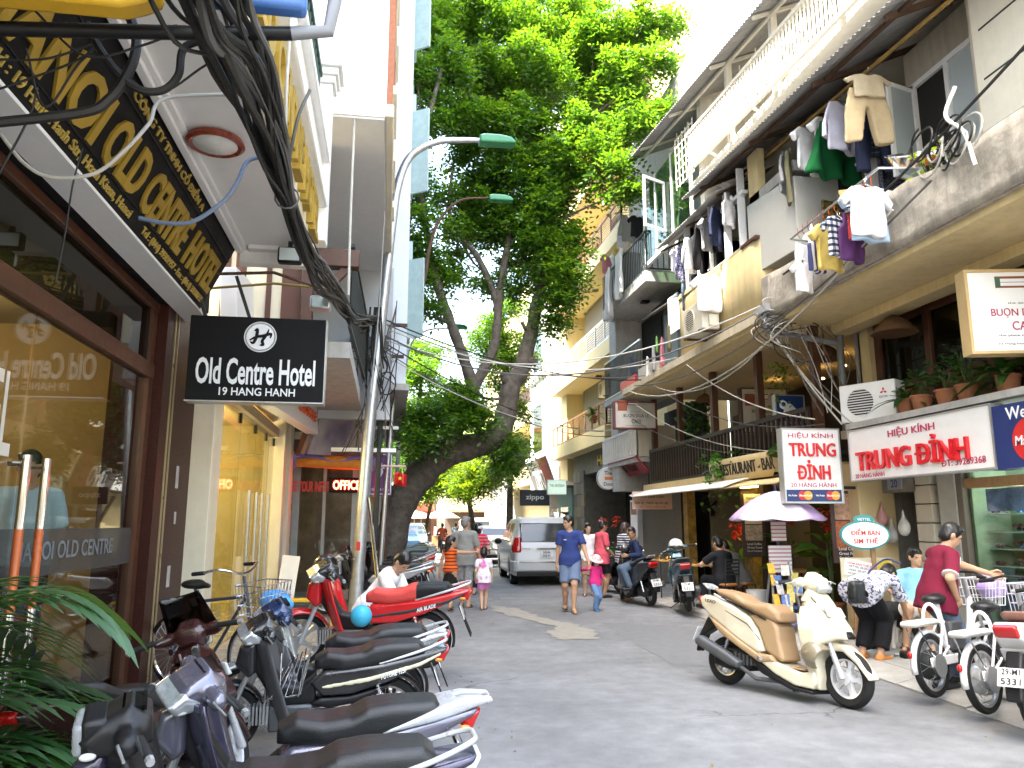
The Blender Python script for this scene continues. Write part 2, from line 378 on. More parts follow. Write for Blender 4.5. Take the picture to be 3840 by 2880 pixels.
# ================================================================ palette
asph=None
def asphalt():
 m=bpy.data.materials.new('asphalt');m.use_nodes=True;n=m.node_tree;L=n.links.new;b=n.nodes['Principled BSDF']
 b.inputs['Roughness'].default_value=.88;b.inputs['Specular IOR Level'].default_value=.3
 tc=n.nodes.new('ShaderNodeTexCoord');g=tc.outputs['Object']
 def noise(sc,det,ro=.6):
  t=n.nodes.new('ShaderNodeTexNoise');t.inputs['Scale'].default_value=sc;t.inputs['Detail'].default_value=det;t.inputs['Roughness'].default_value=ro;L(g,t.inputs['Vector']);return t.outputs[0]
 def rng(s,a,b_,c,d):
  r=n.nodes.new('ShaderNodeMapRange');r.inputs[1].default_value=a;r.inputs[2].default_value=b_;r.inputs[3].default_value=c;r.inputs[4].default_value=d;L(s,r.inputs[0]);return r.outputs[0]
 def mul(a,b_):
  x=n.nodes.new('ShaderNodeMath');x.operation='MULTIPLY';L(a,x.inputs[0]);L(b_,x.inputs[1]);return x.outputs[0]
 big=rng(noise(.55,5,.7),.35,.65,.78,1.16);mid=rng(noise(5,6,.7),.3,.7,.82,1.12);fin=rng(noise(140,3),.3,.7,.72,1.25)
 blot=rng(noise(1.7,8,.75),.62,.74,1.,.72)
 v=mul(mul(big,mid),mul(fin,blot))
 vo=n.nodes.new('ShaderNodeTexVoronoi');vo.feature='DISTANCE_TO_EDGE';vo.inputs['Scale'].default_value=.42;vo.inputs['Randomness'].default_value=1
 ad=n.nodes.new('ShaderNodeVectorMath');ad.operation='MULTIPLY_ADD';nz=n.nodes.new('ShaderNodeTexNoise');nz.inputs['Scale'].default_value=2.2;nz.inputs['Detail'].default_value=7;L(g,nz.inputs['Vector']);L(nz.outputs[1],ad.inputs[0]);ad.inputs[1].default_value=(.5,.5,.5);L(g,ad.inputs[2]);L(ad.outputs[0],vo.inputs['Vector'])
 msk=rng(noise(.35,2),.53,.58,0,1)
 ck=rng(vo.outputs[0],.0,.007,.45,1.)
 cm=n.nodes.new('ShaderNodeMix');L(msk,cm.inputs[0]);cm.inputs[2].default_value=1.;L(ck,cm.inputs[3]);v=mul(v,cm.outputs[0])
 mx=n.nodes.new('ShaderNodeMix');mx.data_type='RGBA';mx.blend_type='MULTIPLY';mx.inputs[0].default_value=1;mx.inputs[6].default_value=(.200,.206,.212,1);L(v,mx.inputs[7]);L(mx.outputs[2],b.inputs['Base Color'])
 bp=n.nodes.new('ShaderNodeBump');bp.inputs['Strength'].default_value=.5;bp.inputs['Distance'].default_value=.006;L(fin,bp.inputs['Height']);L(bp.outputs[0],b.inputs['Normal'])
 return m
W8=mat('white_paint',(.78,.78,.76),.6,var=.05,streak=.10)
WSOF=mat('soffit_white',(.74,.74,.74),.7,var=.04)
CREAM=mat('cream_paint',(.72,.66,.50),.65,var=.06,streak=.12)
YEL=mat('yellow_wash',(.58,.47,.25),.75,var=.10,streak=.28,bump=.15)
YELP=mat('pale_yellow',(.60,.50,.27),.7,var=.06,streak=.15)
CONC=mat('old_concrete',(.36,.33,.28),.9,var=.35,scale=4,bump=.7,bscale=12,streak=.5,stain=(.06,.055,.045))
CONCL=mat('concrete_light',(.42,.41,.385),.9,var=.18,scale=3,bump=.3,bscale=60,streak=.0)
GREYW=mat('grey_wall',(.40,.39,.37),.85,var=.18,streak=.35)
BROWNW=mat('brown_wood',(.075,.028,.013),.45,var=.3,scale=9)
BROWNL=mat('light_wood',(.34,.19,.09),.55,var=.25,scale=12)
GRAN=mat('brown_granite',(.045,.013,.009),.42,var=.5,scale=60,spec=.15)
GOLD=mat('gold_letters',(.40,.26,.035),.4,metal=.3,var=.15)
BLACK=mat('black_board',(.008,.008,.009),.55,var=.1,spec=.15)
BLK=mat('black_plastic',(.008,.008,.009),.45,var=.2,spec=.35)
RUB=mat('rubber',(.013,.013,.013),.75,var=.25,spec=.3)
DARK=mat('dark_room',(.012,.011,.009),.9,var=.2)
STEEL=mat('galvanised',(.50,.52,.54),.38,metal=.8,var=.15,scale=15)
CHROME=mat('chrome',(.75,.75,.76),.12,metal=1.,var=.05)
IRON=mat('dark_iron',(.03,.035,.034),.55,metal=.3,var=.3)
RUST=mat('rusty_steel',(.085,.045,.025),.8,var=.45,scale=20)
TIN=mat('tin_sheet',(.38,.38,.37),.55,metal=.25,var=.2,scale=3,streak=.35,stain=(.14,.10,.07))
WHITEP=mat('white_enamel',(.80,.80,.80),.35,var=.04)
RED=mat('red_paint',(.55,.015,.015),.35,var=.08)
GLS=glass('window_glass',(.86,.89,.86),refl=.6,ior=1.4)
GLD=glass('dark_glass',(.30,.33,.32),refl=.7)
GLF=glass('frosted_glass',(.75,.82,.84),rough=.35,haze=.75,hcol=(.55,.63,.66))
DGREEN=mat('dark_green_paint',(.015,.05,.035),.5,var=.2)
CABLE=mat('black_cable',(.008,.0075,.007),.6,var=.4,scale=30)
CABW=mat('white_cable',(.42,.41,.37),.6,var=.2)
CABG=mat('grey_cable',(.09,.09,.088),.6,var=.3)
LETW=mat('white_letters',(.80,.82,.84),.4,var=.03)
LETR=mat('red_letters',(.55,.02,.025),.4,var=.06)
LETP=mat('crimson_letters',(.42,.03,.10),.5,var=.05)
LETK=mat('black_letters',(.02,.018,.02),.5,var=.05)
NAVY=mat('navy_panel',(.012,.030,.14),.4,var=.08)
# ================================================================ ground
tag(MB().box(-300,300,-60,500,-.5,-.13).build('ground',mat('far_ground',(.20,.19,.17),.95,var=.2)),kind='structure')
road=MB();road.grid(lambda u,v:(.28+(4.30+.055*(-16+96*v))*u,-16+96*v,.0),3,48)
tag(road.build('road',asphalt(),fix=False),kind='structure')
pv=thing('pavement_left',None,None);pv['kind']='structure'
PAVM=mat('paving_slab',(.25,.235,.21),.9,var=.25,scale=5,bump=.25)
qbox('paving_bed',mat('paving_joint',(.13,.12,.105),.95),pv,-2.6,.10,-14,40,-.1,.085)
slab=MB().box(-.198,.198,-.198,.198,0,.02).mesh();slabs=[add('paving_slab',slab,PAVM,pv)];slabs[0].location=(-1.9,1.2,.082)
for i in range(5):
 for j in range(28):
  if i==0 and j==0:continue
  o=slabs[0].copy();COL.objects.link(o);o.location=(-1.9+i*.4+rnd.uniform(-.004,.004),1.2+j*.4,.082+rnd.uniform(0,.006));o.rotation_euler=(rnd.uniform(-.01,.01),rnd.uniform(-.01,.01),0)
ks=MB().box(-.09,.09,-.495,.495,-.1,.1).mesh()
for j in range(30):
 o=add('kerb_stone',ks,CONCL,pv);o.location=(.19+rnd.uniform(-.008,.008),-2.5+j,rnd.uniform(-.008,.004));o.rotation_euler[2]=rnd.uniform(-.006,.006)
pr_=thing('pavement_right',None,None);pr_['kind']='structure'
MB().raw([(4.9+.055*y,y,z) for z in (-.1,.09) for y in (-14,60)]+[(9.5,y,z) for z in (-.1,.09) for y in (-14,60)],[(2,3,7,6),(0,1,3,2),(4,6,7,5),(0,2,6,4),(1,5,7,3),(0,4,5,1)]).build('concrete_slab',mat('pavement_concrete',(.29,.29,.285),.9,var=.22,scale=2.5,bump=.3,bscale=50),pr_)
kr=MB();kr.prism([(0,-.1),(0,.015),(.30,.085),(.36,.085),(.36,-.1)],.985,frame((0,0,0),(1,0,0),(0,0,1)))
krm=kr.mesh();KCR=mat('kerb_concrete',(.32,.315,.30),.92,var=.25,scale=3,bump=.35,bscale=40)
for j in range(52):
 o=add('kerb_stone',krm,KCR,pr_);y_=4.2+j;o.location=(4.56+.055*y_+rnd.uniform(-.01,.01),y_,rnd.uniform(-.008,.004));o.rotation_euler[2]=-.055+rnd.uniform(-.005,.005)
def sheet(name,pts,m,z,label,cat,jag=.06,seed=1):
 r_=random.Random(seed);P=[]
 for i in range(len(pts)):
  a=Vector(pts[i]);b=Vector(pts[(i+1)%len(pts)])
  for k in range(6):
   p=a.lerp(b,k/6);P.append((p.x+r_.uniform(-jag,jag),p.y+r_.uniform(-jag,jag),z))
 me=mesh_from(P,[tuple(range(len(P)))],False);o=add(name,me,m)
 return tag(o,label,cat,kind='stuff' if not cat else None)
SAND=mat('sand',(.285,.272,.235),.97,var=.22,scale=9,bump=.4,bscale=120)
sheet('sand_spill',[(2.05,15.2),(2.45,14.6),(2.6,13.4),(2.9,12.4),(3.05,11.4),(2.9,10.6),(2.35,10.7),(2.3,11.3),(2.6,12.0),(2.25,13.2),(1.95,14.2)],SAND,.006,'pale sand spilled in a long streak on the grey road','sand',.07)
PATCH=mat('road_patch',(.165,.170,.175),.9,var=.2,scale=8,bump=.3,bscale=160)
sheet('road_patch',[(3.2,8.6),(4.72,8.0),(4.74,11.6),(3.4,12.4)],PATCH,.004,'darker rectangular asphalt repair beside the beige scooter','road patch',.03,4)
mh=thing('manhole_cover','round iron manhole cover in the road behind the orange striped girl','manhole',(.95,19.5,.004))
MB().lathe([(.34,0),(.34,.008),(.30,.008)],24).build('rim',CONCL,mh);MB().lathe([(.295,0),(.295,.010)],24).build('lid',RUST,mh)
r_=random.Random(5);lit=MB()
for i in range(130):
 x=r_.choice([r_.gauss(.75,.2),r_.gauss(4.6,.15),r_.uniform(.6,4.6)]);y=r_.uniform(4.4,13);s=r_.uniform(.008,.025);a=r_.uniform(0,6)
 M=Matrix.Translation((x,y,.007))@Euler((r_.uniform(-.4,.4),r_.uniform(-.4,.4),a)).to_matrix().to_4x4()
 lit.raw([(-s,0,0),(0,-s*.45,.003),(s,0,0),(0,s*.45,.003)],[(0,1,2,3)],M)
tag(lit.build('leaf_litter',mat('dry_leaf',(.23,.17,.07),.9,var=.4,scale=3),fix=False),'dry leaf scraps scattered over the road',None,kind='stuff')
# ================================================================ reusable builders
def railing(root,a,b,z0,z1,n,m,mr=None,r=.010,rail=.035,name='baluster',mids=(),hbars=0):
 a=Vector(a);b=Vector(b);mr=mr or m
 for z in (z0,z1):MB().bar((a.x,a.y,z),(b.x,b.y,z),rail).build('rail',mr,root)
 for z in mids:MB().bar((a.x,a.y,z),(b.x,b.y,z),rail*.6).build('rail',mr,root)
 me=MB().box(-r,r,-r,r,z0+.01,z1-.01).mesh(False)
 for i in range(n+1):
  p=a.lerp(b,i/n);add(name,me,m,root,Matrix.Translation((p.x,p.y,0)))
 for k in range(hbars):
  z=z0+(z1-z0)*(k+1)/(hbars+1);MB().bar((a.x,a.y,z),(b.x,b.y,z),.014).build('slat',m,root)
GARM={'shirt':[(-.10,0),(-.22,-.03),(-.42,-.22),(-.34,-.32),(-.24,-.22),(-.25,-.70),(.25,-.70),(.24,-.22),(.34,-.32),(.42,-.22),(.22,-.03),(.10,0),(0,-.05)],'long':[(-.10,0),(-.22,-.03),(-.36,-.40),(-.40,-.62),(-.31,-.64),(-.25,-.28),(-.26,-.74),(.26,-.74),(.25,-.28),(.31,-.64),(.40,-.62),(.36,-.40),(.22,-.03),(.10,0),(0,-.05)],'tank':[(-.10,0),(-.14,0),(-.15,-.18),(-.22,-.26),(-.21,-.70),(.21,-.70),(.22,-.26),(.15,-.18),(.14,0),(.10,0),(.07,-.14),(-.07,-.14)],'pants':[(-.20,0),(.20,0),(.27,-.50),(.28,-.98),(.10,-.98),(.02,-.36),(-.02,-.36),(-.10,-.98),(-.28,-.98),(-.27,-.5)],'skirt':[(-.18,0),(.18,0),(.24,-.2),(.44,-.74),(.30,-.78),(.1,-.74),(-.12,-.79),(-.32,-.74),(-.44,-.75),(-.24,-.2)],'towel':[(-.30,0),(.30,0),(.31,-.45),(.29,-.9),(.05,-.93),(-.2,-.89),(-.31,-.9),(-.30,-.45)],}
GC={}
def garment(kind,label,m,loc,rz=0.,s=1.,cat=None,group='washing hung out along the balconies',hanger=True,thick=.05,seed=0,sx=1.,sz=1.):
 key=(kind,thick,seed,sx,sz)
 if key not in GC:
  P=[(x*sx,z*sz) for x,z in GARM[kind]];ph=seed*1.7
  V,F=nets([pext(P,lambda x,z:thick*(.7+.3*np.sin(9*x+ph)),.02)],.019,0,disp=lambda X,Y,Z:.006*np.sin(26*X+3*np.sin(5*Z+ph))*np.clip(-Z*2.2,.2,1))
  fold=.035*np.sin(V[:,0]*17+ph+1.5*V[:,2])*np.clip(-V[:,2]*1.3,0,1);V[:,1]+=fold
  GC[key]=mesh_np(V,F)
 nm={'shirt':'shirt','long':'long_sleeved_shirt','tank':'tank_top','pants':'trousers','skirt':'skirt','towel':'towel'}[kind]
 t=thing(nm,label,cat or nm.split('_')[-1],loc,rz,group,scale=s)
 add('cloth',GC[key],m,t)
 if hanger:
  MB().tube([(-.19*sx,0,-.04),(0,0,.04),(.19*sx,0,-.04)],.006,5).build('hanger',CHROME,t);MB().tube([(0,0,.04),(0,0,.09),(.03,0,.11),(.02,0,.14)],.004,5).build('hook',CHROME,t)
 return t
def ac_unit(label,loc,rz,w_=.80,h_=.55,d=.29,m=None,group='air conditioner units',brand=False):
 m=m or WHITEP
 t=thing('air_conditioner',label,'air conditioner',loc,rz,group)
 MB().box(-w_/2,w_/2,-d/2,d/2,0,h_).build('casing',m,t,bevel=.02)
 c=-w_*.12;MB().lathe([(.21,0),(.21,.012),(.195,.012),(.195,0)],28,frame((c,-d/2-.001,h_/2),(1,0,0))).build('fan_ring',m,t)
 MB().lathe([(.19,.001),(.0,.002)],28,frame((c,-d/2-.001,h_/2),(1,0,0))).build('fan_opening',mat('fan_dark',(.05,.05,.05),.8),t)
 sm_=MB().box(-.195,.195,-.006,0,-.006,.006).mesh(False)
 for i in range(11):
  z=h_/2-.18+i*.036;k=math.sqrt(max(.01,1-((z-h_/2)/.2)**2));add('slat',sm_,m,t,Matrix.Translation((c,-d/2-.008,z))@Matrix.Diagonal((k,1,1,1)))
 MB().box(w_/2,w_/2+.05,-.05,.1,.05,.25).build('valve_cover',m,t,bevel=.015)
 if brand:
  b=MB()
  for a in (90,210,330):
   M=frame((w_*.30,-d/2-.002,h_*.72),(1,0,0))@Matrix.Rotation(R(a),4,'Z');b.prism([(0,0),(.028,.016),(.056,0),(.028,-.016)],.002,M)
  b.build('emblem',RED,t);text('lettering','ELECTRIC',mat('blue_print',(.1,.2,.5)),t,frame((w_*.3,-d/2-.001,h_*.58),(1,0,0)),.12,.03,.001)
 for x in (-w_/2+.1,w_/2-.1):MB().box(x-.02,x+.02,-d/2-.03,d/2+.12,-.04,0).build('bracket',RUST,t)
 return t
def corrugated(root,name,m,p00,p10,p01,pitch=.09,amp=.014,sub=4):
 """corrugated sheet: p00->p10 along the eaves, p00->p01 up the slope; ridges run up the slope"""
 a=Vector(p00);u=Vector(p10)-a;v=Vector(p01)-a;nn=u.cross(v).normalized();n=int(u.length/pitch*sub)
 mb=MB();mb.grid(lambda s,t:tuple(a+u*s+v*t+nn*amp*math.sin(2*math.pi*s*u.length/pitch)),n,1)
 return mb.build(name,m,root,solid=.004,fix=False)
def leaf(mb,base,d,L,w_,droop=.3,n=4,up=(0,0,1),twist=0.):
 d=Vector(d).normalized();side=d.cross(Vector(up));side=side.normalized() if side.length>.05 else Vector((1,0,0))
 if twist:side=Matrix.Rotation(twist,3,d)@side
 b=Vector(base);pts=[];rows=[]
 for i in range(n+1):
  t=i/n;c=b+d*L*t-Vector((0,0,1))*droop*L*t*t;ww=w_*math.sin(math.pi*min(.97,.12+.85*t))*(1 if t<1 else .1)
  if i==n:ww=w_*.05
  nrm=side.cross(d);rows.append((c-side*ww+nrm*ww*.25,c,c+side*ww+nrm*ww*.25))
 k=len(mb.v)
 for r in rows:mb.v+=[tuple(q) for q in r]
 for i in range(n):
  for j in (0,1):mb.f.append((k+3*i+j,k+3*i+j+1,k+3*i+j+4,k+3*i+j+3))
LEAF1=leafmat('leaf_mid',(.035,.11,.018),(.07,.19,.03),.3)
LEAF2=leafmat('leaf_dark',(.018,.065,.014),(.04,.11,.02),.25)
LEAF3=leafmat('leaf_pale',(.10,.18,.06),(.16,.26,.08),.35)
TERRA=mat('terracotta',(.33,.13,.06),.85,var=.2)
def plant(label,loc,kind='bush',h=.5,n=40,seed=1,m=None,pot=True,potr=.13,group='potted plants',flower=None,lw=1.):
 r_=random.Random(seed);t=thing('potted_plant' if pot else 'plant',label,'plant',loc,0,group);z0=0.
 if pot:MB().lathe([(potr*.7,0),(potr,potr*1.7),(potr*1.08,potr*1.7),(potr*1.08,potr*1.9),(potr*.9,potr*1.9),(potr*.88,potr*1.6)],18).build('pot',TERRA,t);z0=potr*1.7
 mb=MB();st=MB()
 for i in range(n):
  a=r_.uniform(0,6.283);e=r_.uniform(.15,1.3)
  if kind=='strap':
   leaf(mb,(0,0,z0),(math.cos(a)*math.cos(e),math.sin(a)*math.cos(e),math.sin(e)),h*r_.uniform(.7,1.15),.022*lw,.55,6)
  elif kind=='broad':
   hh=r_.uniform(.1,1)*h;b=Vector((.05*math.cos(a),.05*math.sin(a),z0+hh*.75));tip=b+Vector((math.cos(a),math.sin(a),.4))*.12
   st.tube([(0,0,z0),b,tip],.008,5);leaf(mb,tip,(math.cos(a),math.sin(a),r_.uniform(-.1,.9)),h*r_.uniform(.28,.42),.075*lw,.35,5,twist=r_.uniform(-.5,.5))
  elif kind=='vine':
   x=r_.gauss(0,.16);y=r_.gauss(0,.05);z=-abs(r_.gauss(0,h*.5)) if r_.random()<.75 else r_.uniform(0,.15);leaf(mb,(x,y,z),(math.cos(a),math.sin(a),-.5),.09*lw,.03*lw,.2,3)
  else:
   rr=h*.5*r_.random()**.5;z=z0+h*(.25+.75*r_.random());leaf(mb,(rr*math.cos(a)*.9,rr*math.sin(a)*.9,z),(math.cos(a),math.sin(a),r_.uniform(-.2,.8)),.10*lw,.030*lw,.3,3,twist=r_.uniform(-.8,.8))
   if i%4==0:st.tube([(0,0,z0),(rr*math.cos(a)*.5,rr*math.sin(a)*.5,z-.05)],.006,4)
 fo=mb.build('foliage',m or LEAF1,t,fix=False);fo['kind']='stuff'
 if st.v:st.build('stem',mat('green_stem',(.06,.10,.03)),t)
 if flower:
  fb=MB()
  for i in range(46):
   a=r_.uniform(0,6.283);z=r_.uniform(-.14,.2);leaf(fb,(r_.gauss(0,.05),r_.gauss(0,.05),z0+h+z),(math.cos(a),math.sin(a),r_.uniform(-.6,.9)),.10,.032,.4,3)
  fb.build('flower',mat('red_flower',(.75,.06,.015),.6,var=.3,scale=10),t,fix=False)
 return t
def boxsign(name,label,loc,xdir,w_,h_,d,face,edge=None,group=None,up=(0,0,1)):
 """flat box sign; local x along xdir, local y up, local z out of the face"""
 t=thing(name,label,'sign',group=group);t.matrix_world=frame(loc,xdir,up)
 MB().box(-w_/2,w_/2,-h_/2,h_/2,-d,0).build('panel',face,t)
 if edge is not None:
  e=.018
  for a in ((-w_/2-e,w_/2+e,h_/2,h_/2+e),(-w_/2-e,w_/2+e,-h_/2-e,-h_/2),(-w_/2-e,-w_/2,-h_/2,h_/2),(w_/2,w_/2+e,-h_/2,h_/2)):
   MB().box(a[0],a[1],a[2],a[3],-d-.003,.012).build('edge',edge,t)
 return t
def tl(x,y,z=.0):return Matrix.Translation((x,y,z))
# ================================================================ hotel (left)
hot=thing('hotel_building','hotel with brown granite column, glass front and white canopy nearest the camera','building',(0,0,0))
def hb(name,m,*a,bevel=0.):return qbox(name,m,hot,*a,bevel=bevel)
hb('wall',mat('hotel_room_wall',(.30,.21,.09),.8),-6.2,-6.0,-3,8.5,.1,3.6)
hb('floor',mat('hotel_floor',(.16,.12,.08),.3),-6.0,-2.3,-3,8.5,.08,.11)
hb('ceiling',mat('hotel_ceiling',(.36,.29,.17),.8),-6.0,-2.25,-3,8.5,3.56,3.66)
hb('inner_wall',mat('hotel_side_wall',(.34,.24,.10),.8),-6.0,-2.35,8.3,8.5,.1,3.6)
for i,y in enumerate((1.2,3.1,5.4)):
 hb('wall_panel',BROWNW,-6.0,-5.93,y,y+.9,.3,2.9)
qbox('upper_shade_wall',W8,hot,-4,-2.05,-3,6.6,4.25,23.5);qbox('upper_shade_wall',W8,hot,-4,-2.06,6.6,8.3,4.25,20)  # upper wall out of view, height stepped to shape the shadow across the street
col=hb('column',GRAN,-2.55,-2.08,7.42,8.62,.1,3.62)
TRM=mat('gold_trim',(.42,.33,.18),.35,metal=.5)
for y in (7.66,7.76):qbox('trim',TRM,hot,-2.08,-2.07,y,y+.03,.1,3.62)
for i,(z,h_,w_) in enumerate(((.95,.2,.10),(1.9,.22,.09),(1.55,.12,.06))):
 qbox('sticker',mat('torn_sticker',(.45,.42,.40),.8,var=.3),hot,-2.08,-2.075,8.05+i*.05,8.05+i*.05+w_,z,z+h_)
for (a,b) in ((2.86,3.0),(3.5,3.58)):hb('transom',BROWNW,-2.26,-2.16,-3,7.42,a,b,bevel=.008)
for y in (.3,2.3,4.2,7.28):hb('mullion',BROWNW,-2.26,-2.17,y,y+.12,3.0,3.5)
hb('mullion',BROWNW,-2.26,-2.17,7.30,7.42,.1,2.86);hb('bottom_rail',STEEL,-2.24,-2.18,-3,7.3,.1,.18)
for a,b in ((-2.9,1.9),(1.93,3.5),(3.53,5.05),(5.08,7.28)):
 hb('glass_pane',GLS,-2.21,-2.2,a,b,.18,2.86)
for a,b in ((-2.9,2.3),(2.42,4.2),(4.32,7.28)):hb('glass_pane',GLD,-2.21,-2.2,a,b,3.0,3.5)
FROST=glass('frost_band',(.7,.74,.74),refl=.4,rough=.4,haze=.15,hcol=(.20,.21,.21))
hb('frosted_band',FROST,-2.199,-2.194,1.0,7.25,1.22,1.52)
MT=frame((-2.193,5.95,1.38),(0,1,0))
text('lettering','HANOI OLD CENTRE',mat('etched_letters',(.16,.18,.20),.6),hot,MT,1.7,.12,.001,.012)
text('lettering','HOTEL',mat('outline_letters',(.55,.53,.48),.6),hot,frame((-2.193,4.42,2.18),(0,1,0)),.95,.5,.001,.01)
for y in (4.92,5.19):
 h1=MB().tube([(-2.10,y,1.52),(-2.10,y,1.95)],.026,12).build('door_handle',CHROME,hot)
 MB().tube([(-2.10,y,1.05),(-2.10,y,1.52)],.025,12).build('grip',mat('orange_lacquer',(.50,.10,.02),.25,coat=.4),h1)
 MB().tube([(-2.10,y,.60),(-2.10,y,1.05)],.025,12).build('grip_end',CHROME,h1)
 MB().tube([(-2.2,y,1.9),(-2.10,y,1.9)],.015,8).build('bracket',CHROME,h1)
 MB().tube([(-2.2,y,.7),(-2.10,y,.7)],.015,8).build('bracket',CHROME,h1)
for (x,y) in ((-3.2,4.05),(-4.2,5.6),(-3.4,6.5),(-4.6,2.6)):
 MB().lathe([(.085,0),(.07,.015)],16,Matrix.Translation((x,y,3.545))).build('downlight',mat('warm_bulb',(1,.8,.4),emit=(1,.62,.22,5)),hot)
hl_=bpy.data.lights.new('downlight_glow','POINT');hl_.energy=7;hl_.color=(1,.72,.38);hl_.shadow_soft_size=.2;ho=bpy.data.objects.new('downlight_glow',hl_);COL.objects.link(ho);ho.parent=hot;ho.location=(-3.9,6.6,3.2)
desk=thing('reception_desk','dark wooden reception desk behind the hotel glass','desk',(-4.6,5.6,.11))
MB().box(-.35,.35,-1.3,1.3,0,1.0).build('body',BROWNW,desk,bevel=.01);MB().box(-.42,.42,-1.4,1.4,1.0,1.05).build('counter_top',GRAN,desk,bevel=.01)
BX=Vector((.29,0,.62)).normalized();BO=Vector((-1.83,0,3.58))
bd=thing('hotel_name_board','long black board with gold HANOI OLD CENTRE HOTEL lettering under the white canopy','sign')
def bpt(y,t):return BO+BX*t+Vector((0,y,0))
MBd=frame((BO.x,0,BO.z),(0,1,0),BX)
MB().box(1.4,7.52,0,.70,-.05,0,MBd).build('board',BLACK,bd,bevel=.006)
MB().box(1.4,7.52,.53,.54,0,.012,MBd).build('rail',BLK,bd);MB().box(1.4,7.52,.128,.136,0,.01,MBd).build('rail',BLK,bd)
def bt(s,y0,y1,t,h,ext=.02,off=.02,m=GOLD,sh=0.):
 p=bpt((y0+y1)/2,t);return text('lettering',s,m,bd,frame(p,(0,1,0),BX),y1-y0,h,ext,off,sh)
GOLD2=mat('gold_letters_side',(.40,.28,.06),.45,var=.2)
bt('HANOI',3.13,4.46,.30,.32,.009,.03);bt('OLD',4.58,5.22,.30,.32,.009,.03);bt('CENTRE',5.32,6.34,.30,.32,.009,.03);bt('HOTEL',6.48,7.42,.30,.32,.009,.03)
bt('CÔNG TY TNHH CỔ ĐIỂN A',4.55,6.32,.61,.09,.006,.01,GOLD2)
bt('Add : 19 Hang Hanh Str, Hoan Kiem, Hanoi',3.35,5.33,.06,.085,.005,.008,GOLD2)
bt('Tel : (844) 39381957 - Fax : (84.4) 39380235',5.6,7.4,.06,.075,.005,.008,GOLD2)
can=thing('canopy','white hotel canopy with moulded soffit and gold fascia letters','canopy')
MB().box(-1.54,-.90,1.4,7.5,4.22,4.32).build('soffit',WSOF,can)
MB().box(-2.06,-1.83,1.4,8.0,3.56,3.62).build('inner_soffit',WSOF,can);MB().box(-2.6,-1.86,1.4,8.0,3.67,4.24).build('light_block_backing',BLACK,can);MB().box(-2.3,-2.06,1.4,7.4,3.585,3.67).build('light_block_backing',BLACK,can)  # backing widened and filled in behind the board to block leaking sky light
for i,(x0,z0,ww) in enumerate(((-1.53,4.16,.06),(-1.47,4.19,.045))):MB().box(x0,x0+ww,1.4,7.5,z0,4.22).build('moulding',WSOF,can,bevel=.008)
MB().box(-1.50,-.86,7.5,7.62,4.06,4.40).build('end_beam',W8,can,bevel=.01);MB().box(-1.40,-.95,7.40,7.5,4.18,4.22).build('moulding',WSOF,can)
MB().box(-.90,-.80,1.4,7.66,4.18,4.75).build('fascia',CREAM,can,bevel=.012)
MB().box(-.92,-.70,1.4,7.72,4.75,4.86).build('cornice',W8,can,bevel=.02);MB().box(-.90,-.76,1.4,7.70,4.86,5.25).build('parapet',W8,can,bevel=.015)
MB().box(-.93,-.69,1.4,7.74,5.25,5.33).build('coping',W8,can,bevel=.015);MB().box(-2.05,-.93,1.4,7.6,4.35,4.45).build('deck',CONCL,can)
text('lettering','HANOI OLD CENTRE HOTEL',GOLD,can,frame((-.80,4.75,4.44),(0,1,0)),5.2,.40,.03,.03)
rl=MB()
rail=thing('balcony_railing','dark green iron railing above the hotel canopy','railing')
MB().box(-.86,-.80,1.4,7.6,6.18,6.24).build('top_rail',DGREEN,rail);MB().box(-.86,-.80,1.4,7.6,5.36,5.40).build('bottom_rail',DGREEN,rail)
bal=MB().tube([(0,0,5.40),(0,0,6.18)],.016,6).mesh();scr=MB().tube([Vector((0,.045*math.cos(a)*(1-a/14),5.8+.05*math.sin(a)*(1-a/14))) for a in np.linspace(0,12,26)],.008,5).mesh()
for i in range(44):
 add('baluster',bal,DGREEN,rail,Matrix.Translation((-.83,1.5+i*.14,0)))
 if i%2:add('scroll',scr,DGREEN,rail,Matrix.Translation((-.83,1.5+i*.14+.07,0)))
cp=thing('pillar','white pillar with stepped capital at the end of the hotel balcony','pillar',(-.82,7.78,4.4))
MB().box(-.12,.12,-.12,.12,0,1.75).build('shaft',W8,cp,bevel=.01)
for i,(s,z) in enumerate(((.15,1.75),(.18,1.83),(.22,1.91))):MB().box(-s,s,-s,s,z,z+.085).build('capital',W8,cp,bevel=.01)
cl=thing('ceiling_light','round ceiling light with red wooden rim under the hotel canopy','lamp',(-1.265,5.28,4.22))
MB().lathe([(.14,0),(.19,-.015),(.20,-.045),(.175,-.06),(.15,-.05)],36,caps=False).build('rim',mat('red_wood',(.20,.035,.015),.3,coat=.4),cl)
MB().lathe([(.152,-.03),(.15,-.05),(.10,-.075),(.0,-.085)],36).build('diffuser',mat('opal',(.62,.64,.62),.3),cl)
fl=thing('floodlight','small black floodlight fixed under the canopy end','floodlight',(-.98,7.22,4.20))
MB().box(-.11,.11,-.05,.05,-.22,-.06).build('housing',BLK,fl,bevel=.02);MB().box(-.09,.09,-.06,-.05,-.2,-.08).build('lens',GLF,fl);MB().box(-.02,.02,-.02,.02,-.06,0).build('bracket',BLK,fl)
bs=thing('hotel_box_sign','black square sign reading Old Centre Hotel 19 Hang Hanh','sign',(-1.24,7.40,3.07))
MB().box(-.615,.615,-.09,.09,-.40,.40).build('box',BLACK,bs,bevel=.008)
MB().box(.616,.622,-.095,.095,-.405,.405).build('steel_edge',STEEL,bs);MB().box(-.62,.62,-.096,.096,-.412,-.402).build('bottom_edge',STEEL,bs)
F0=lambda x,z,o=-.092:frame((x,o,z),(1,0,0))
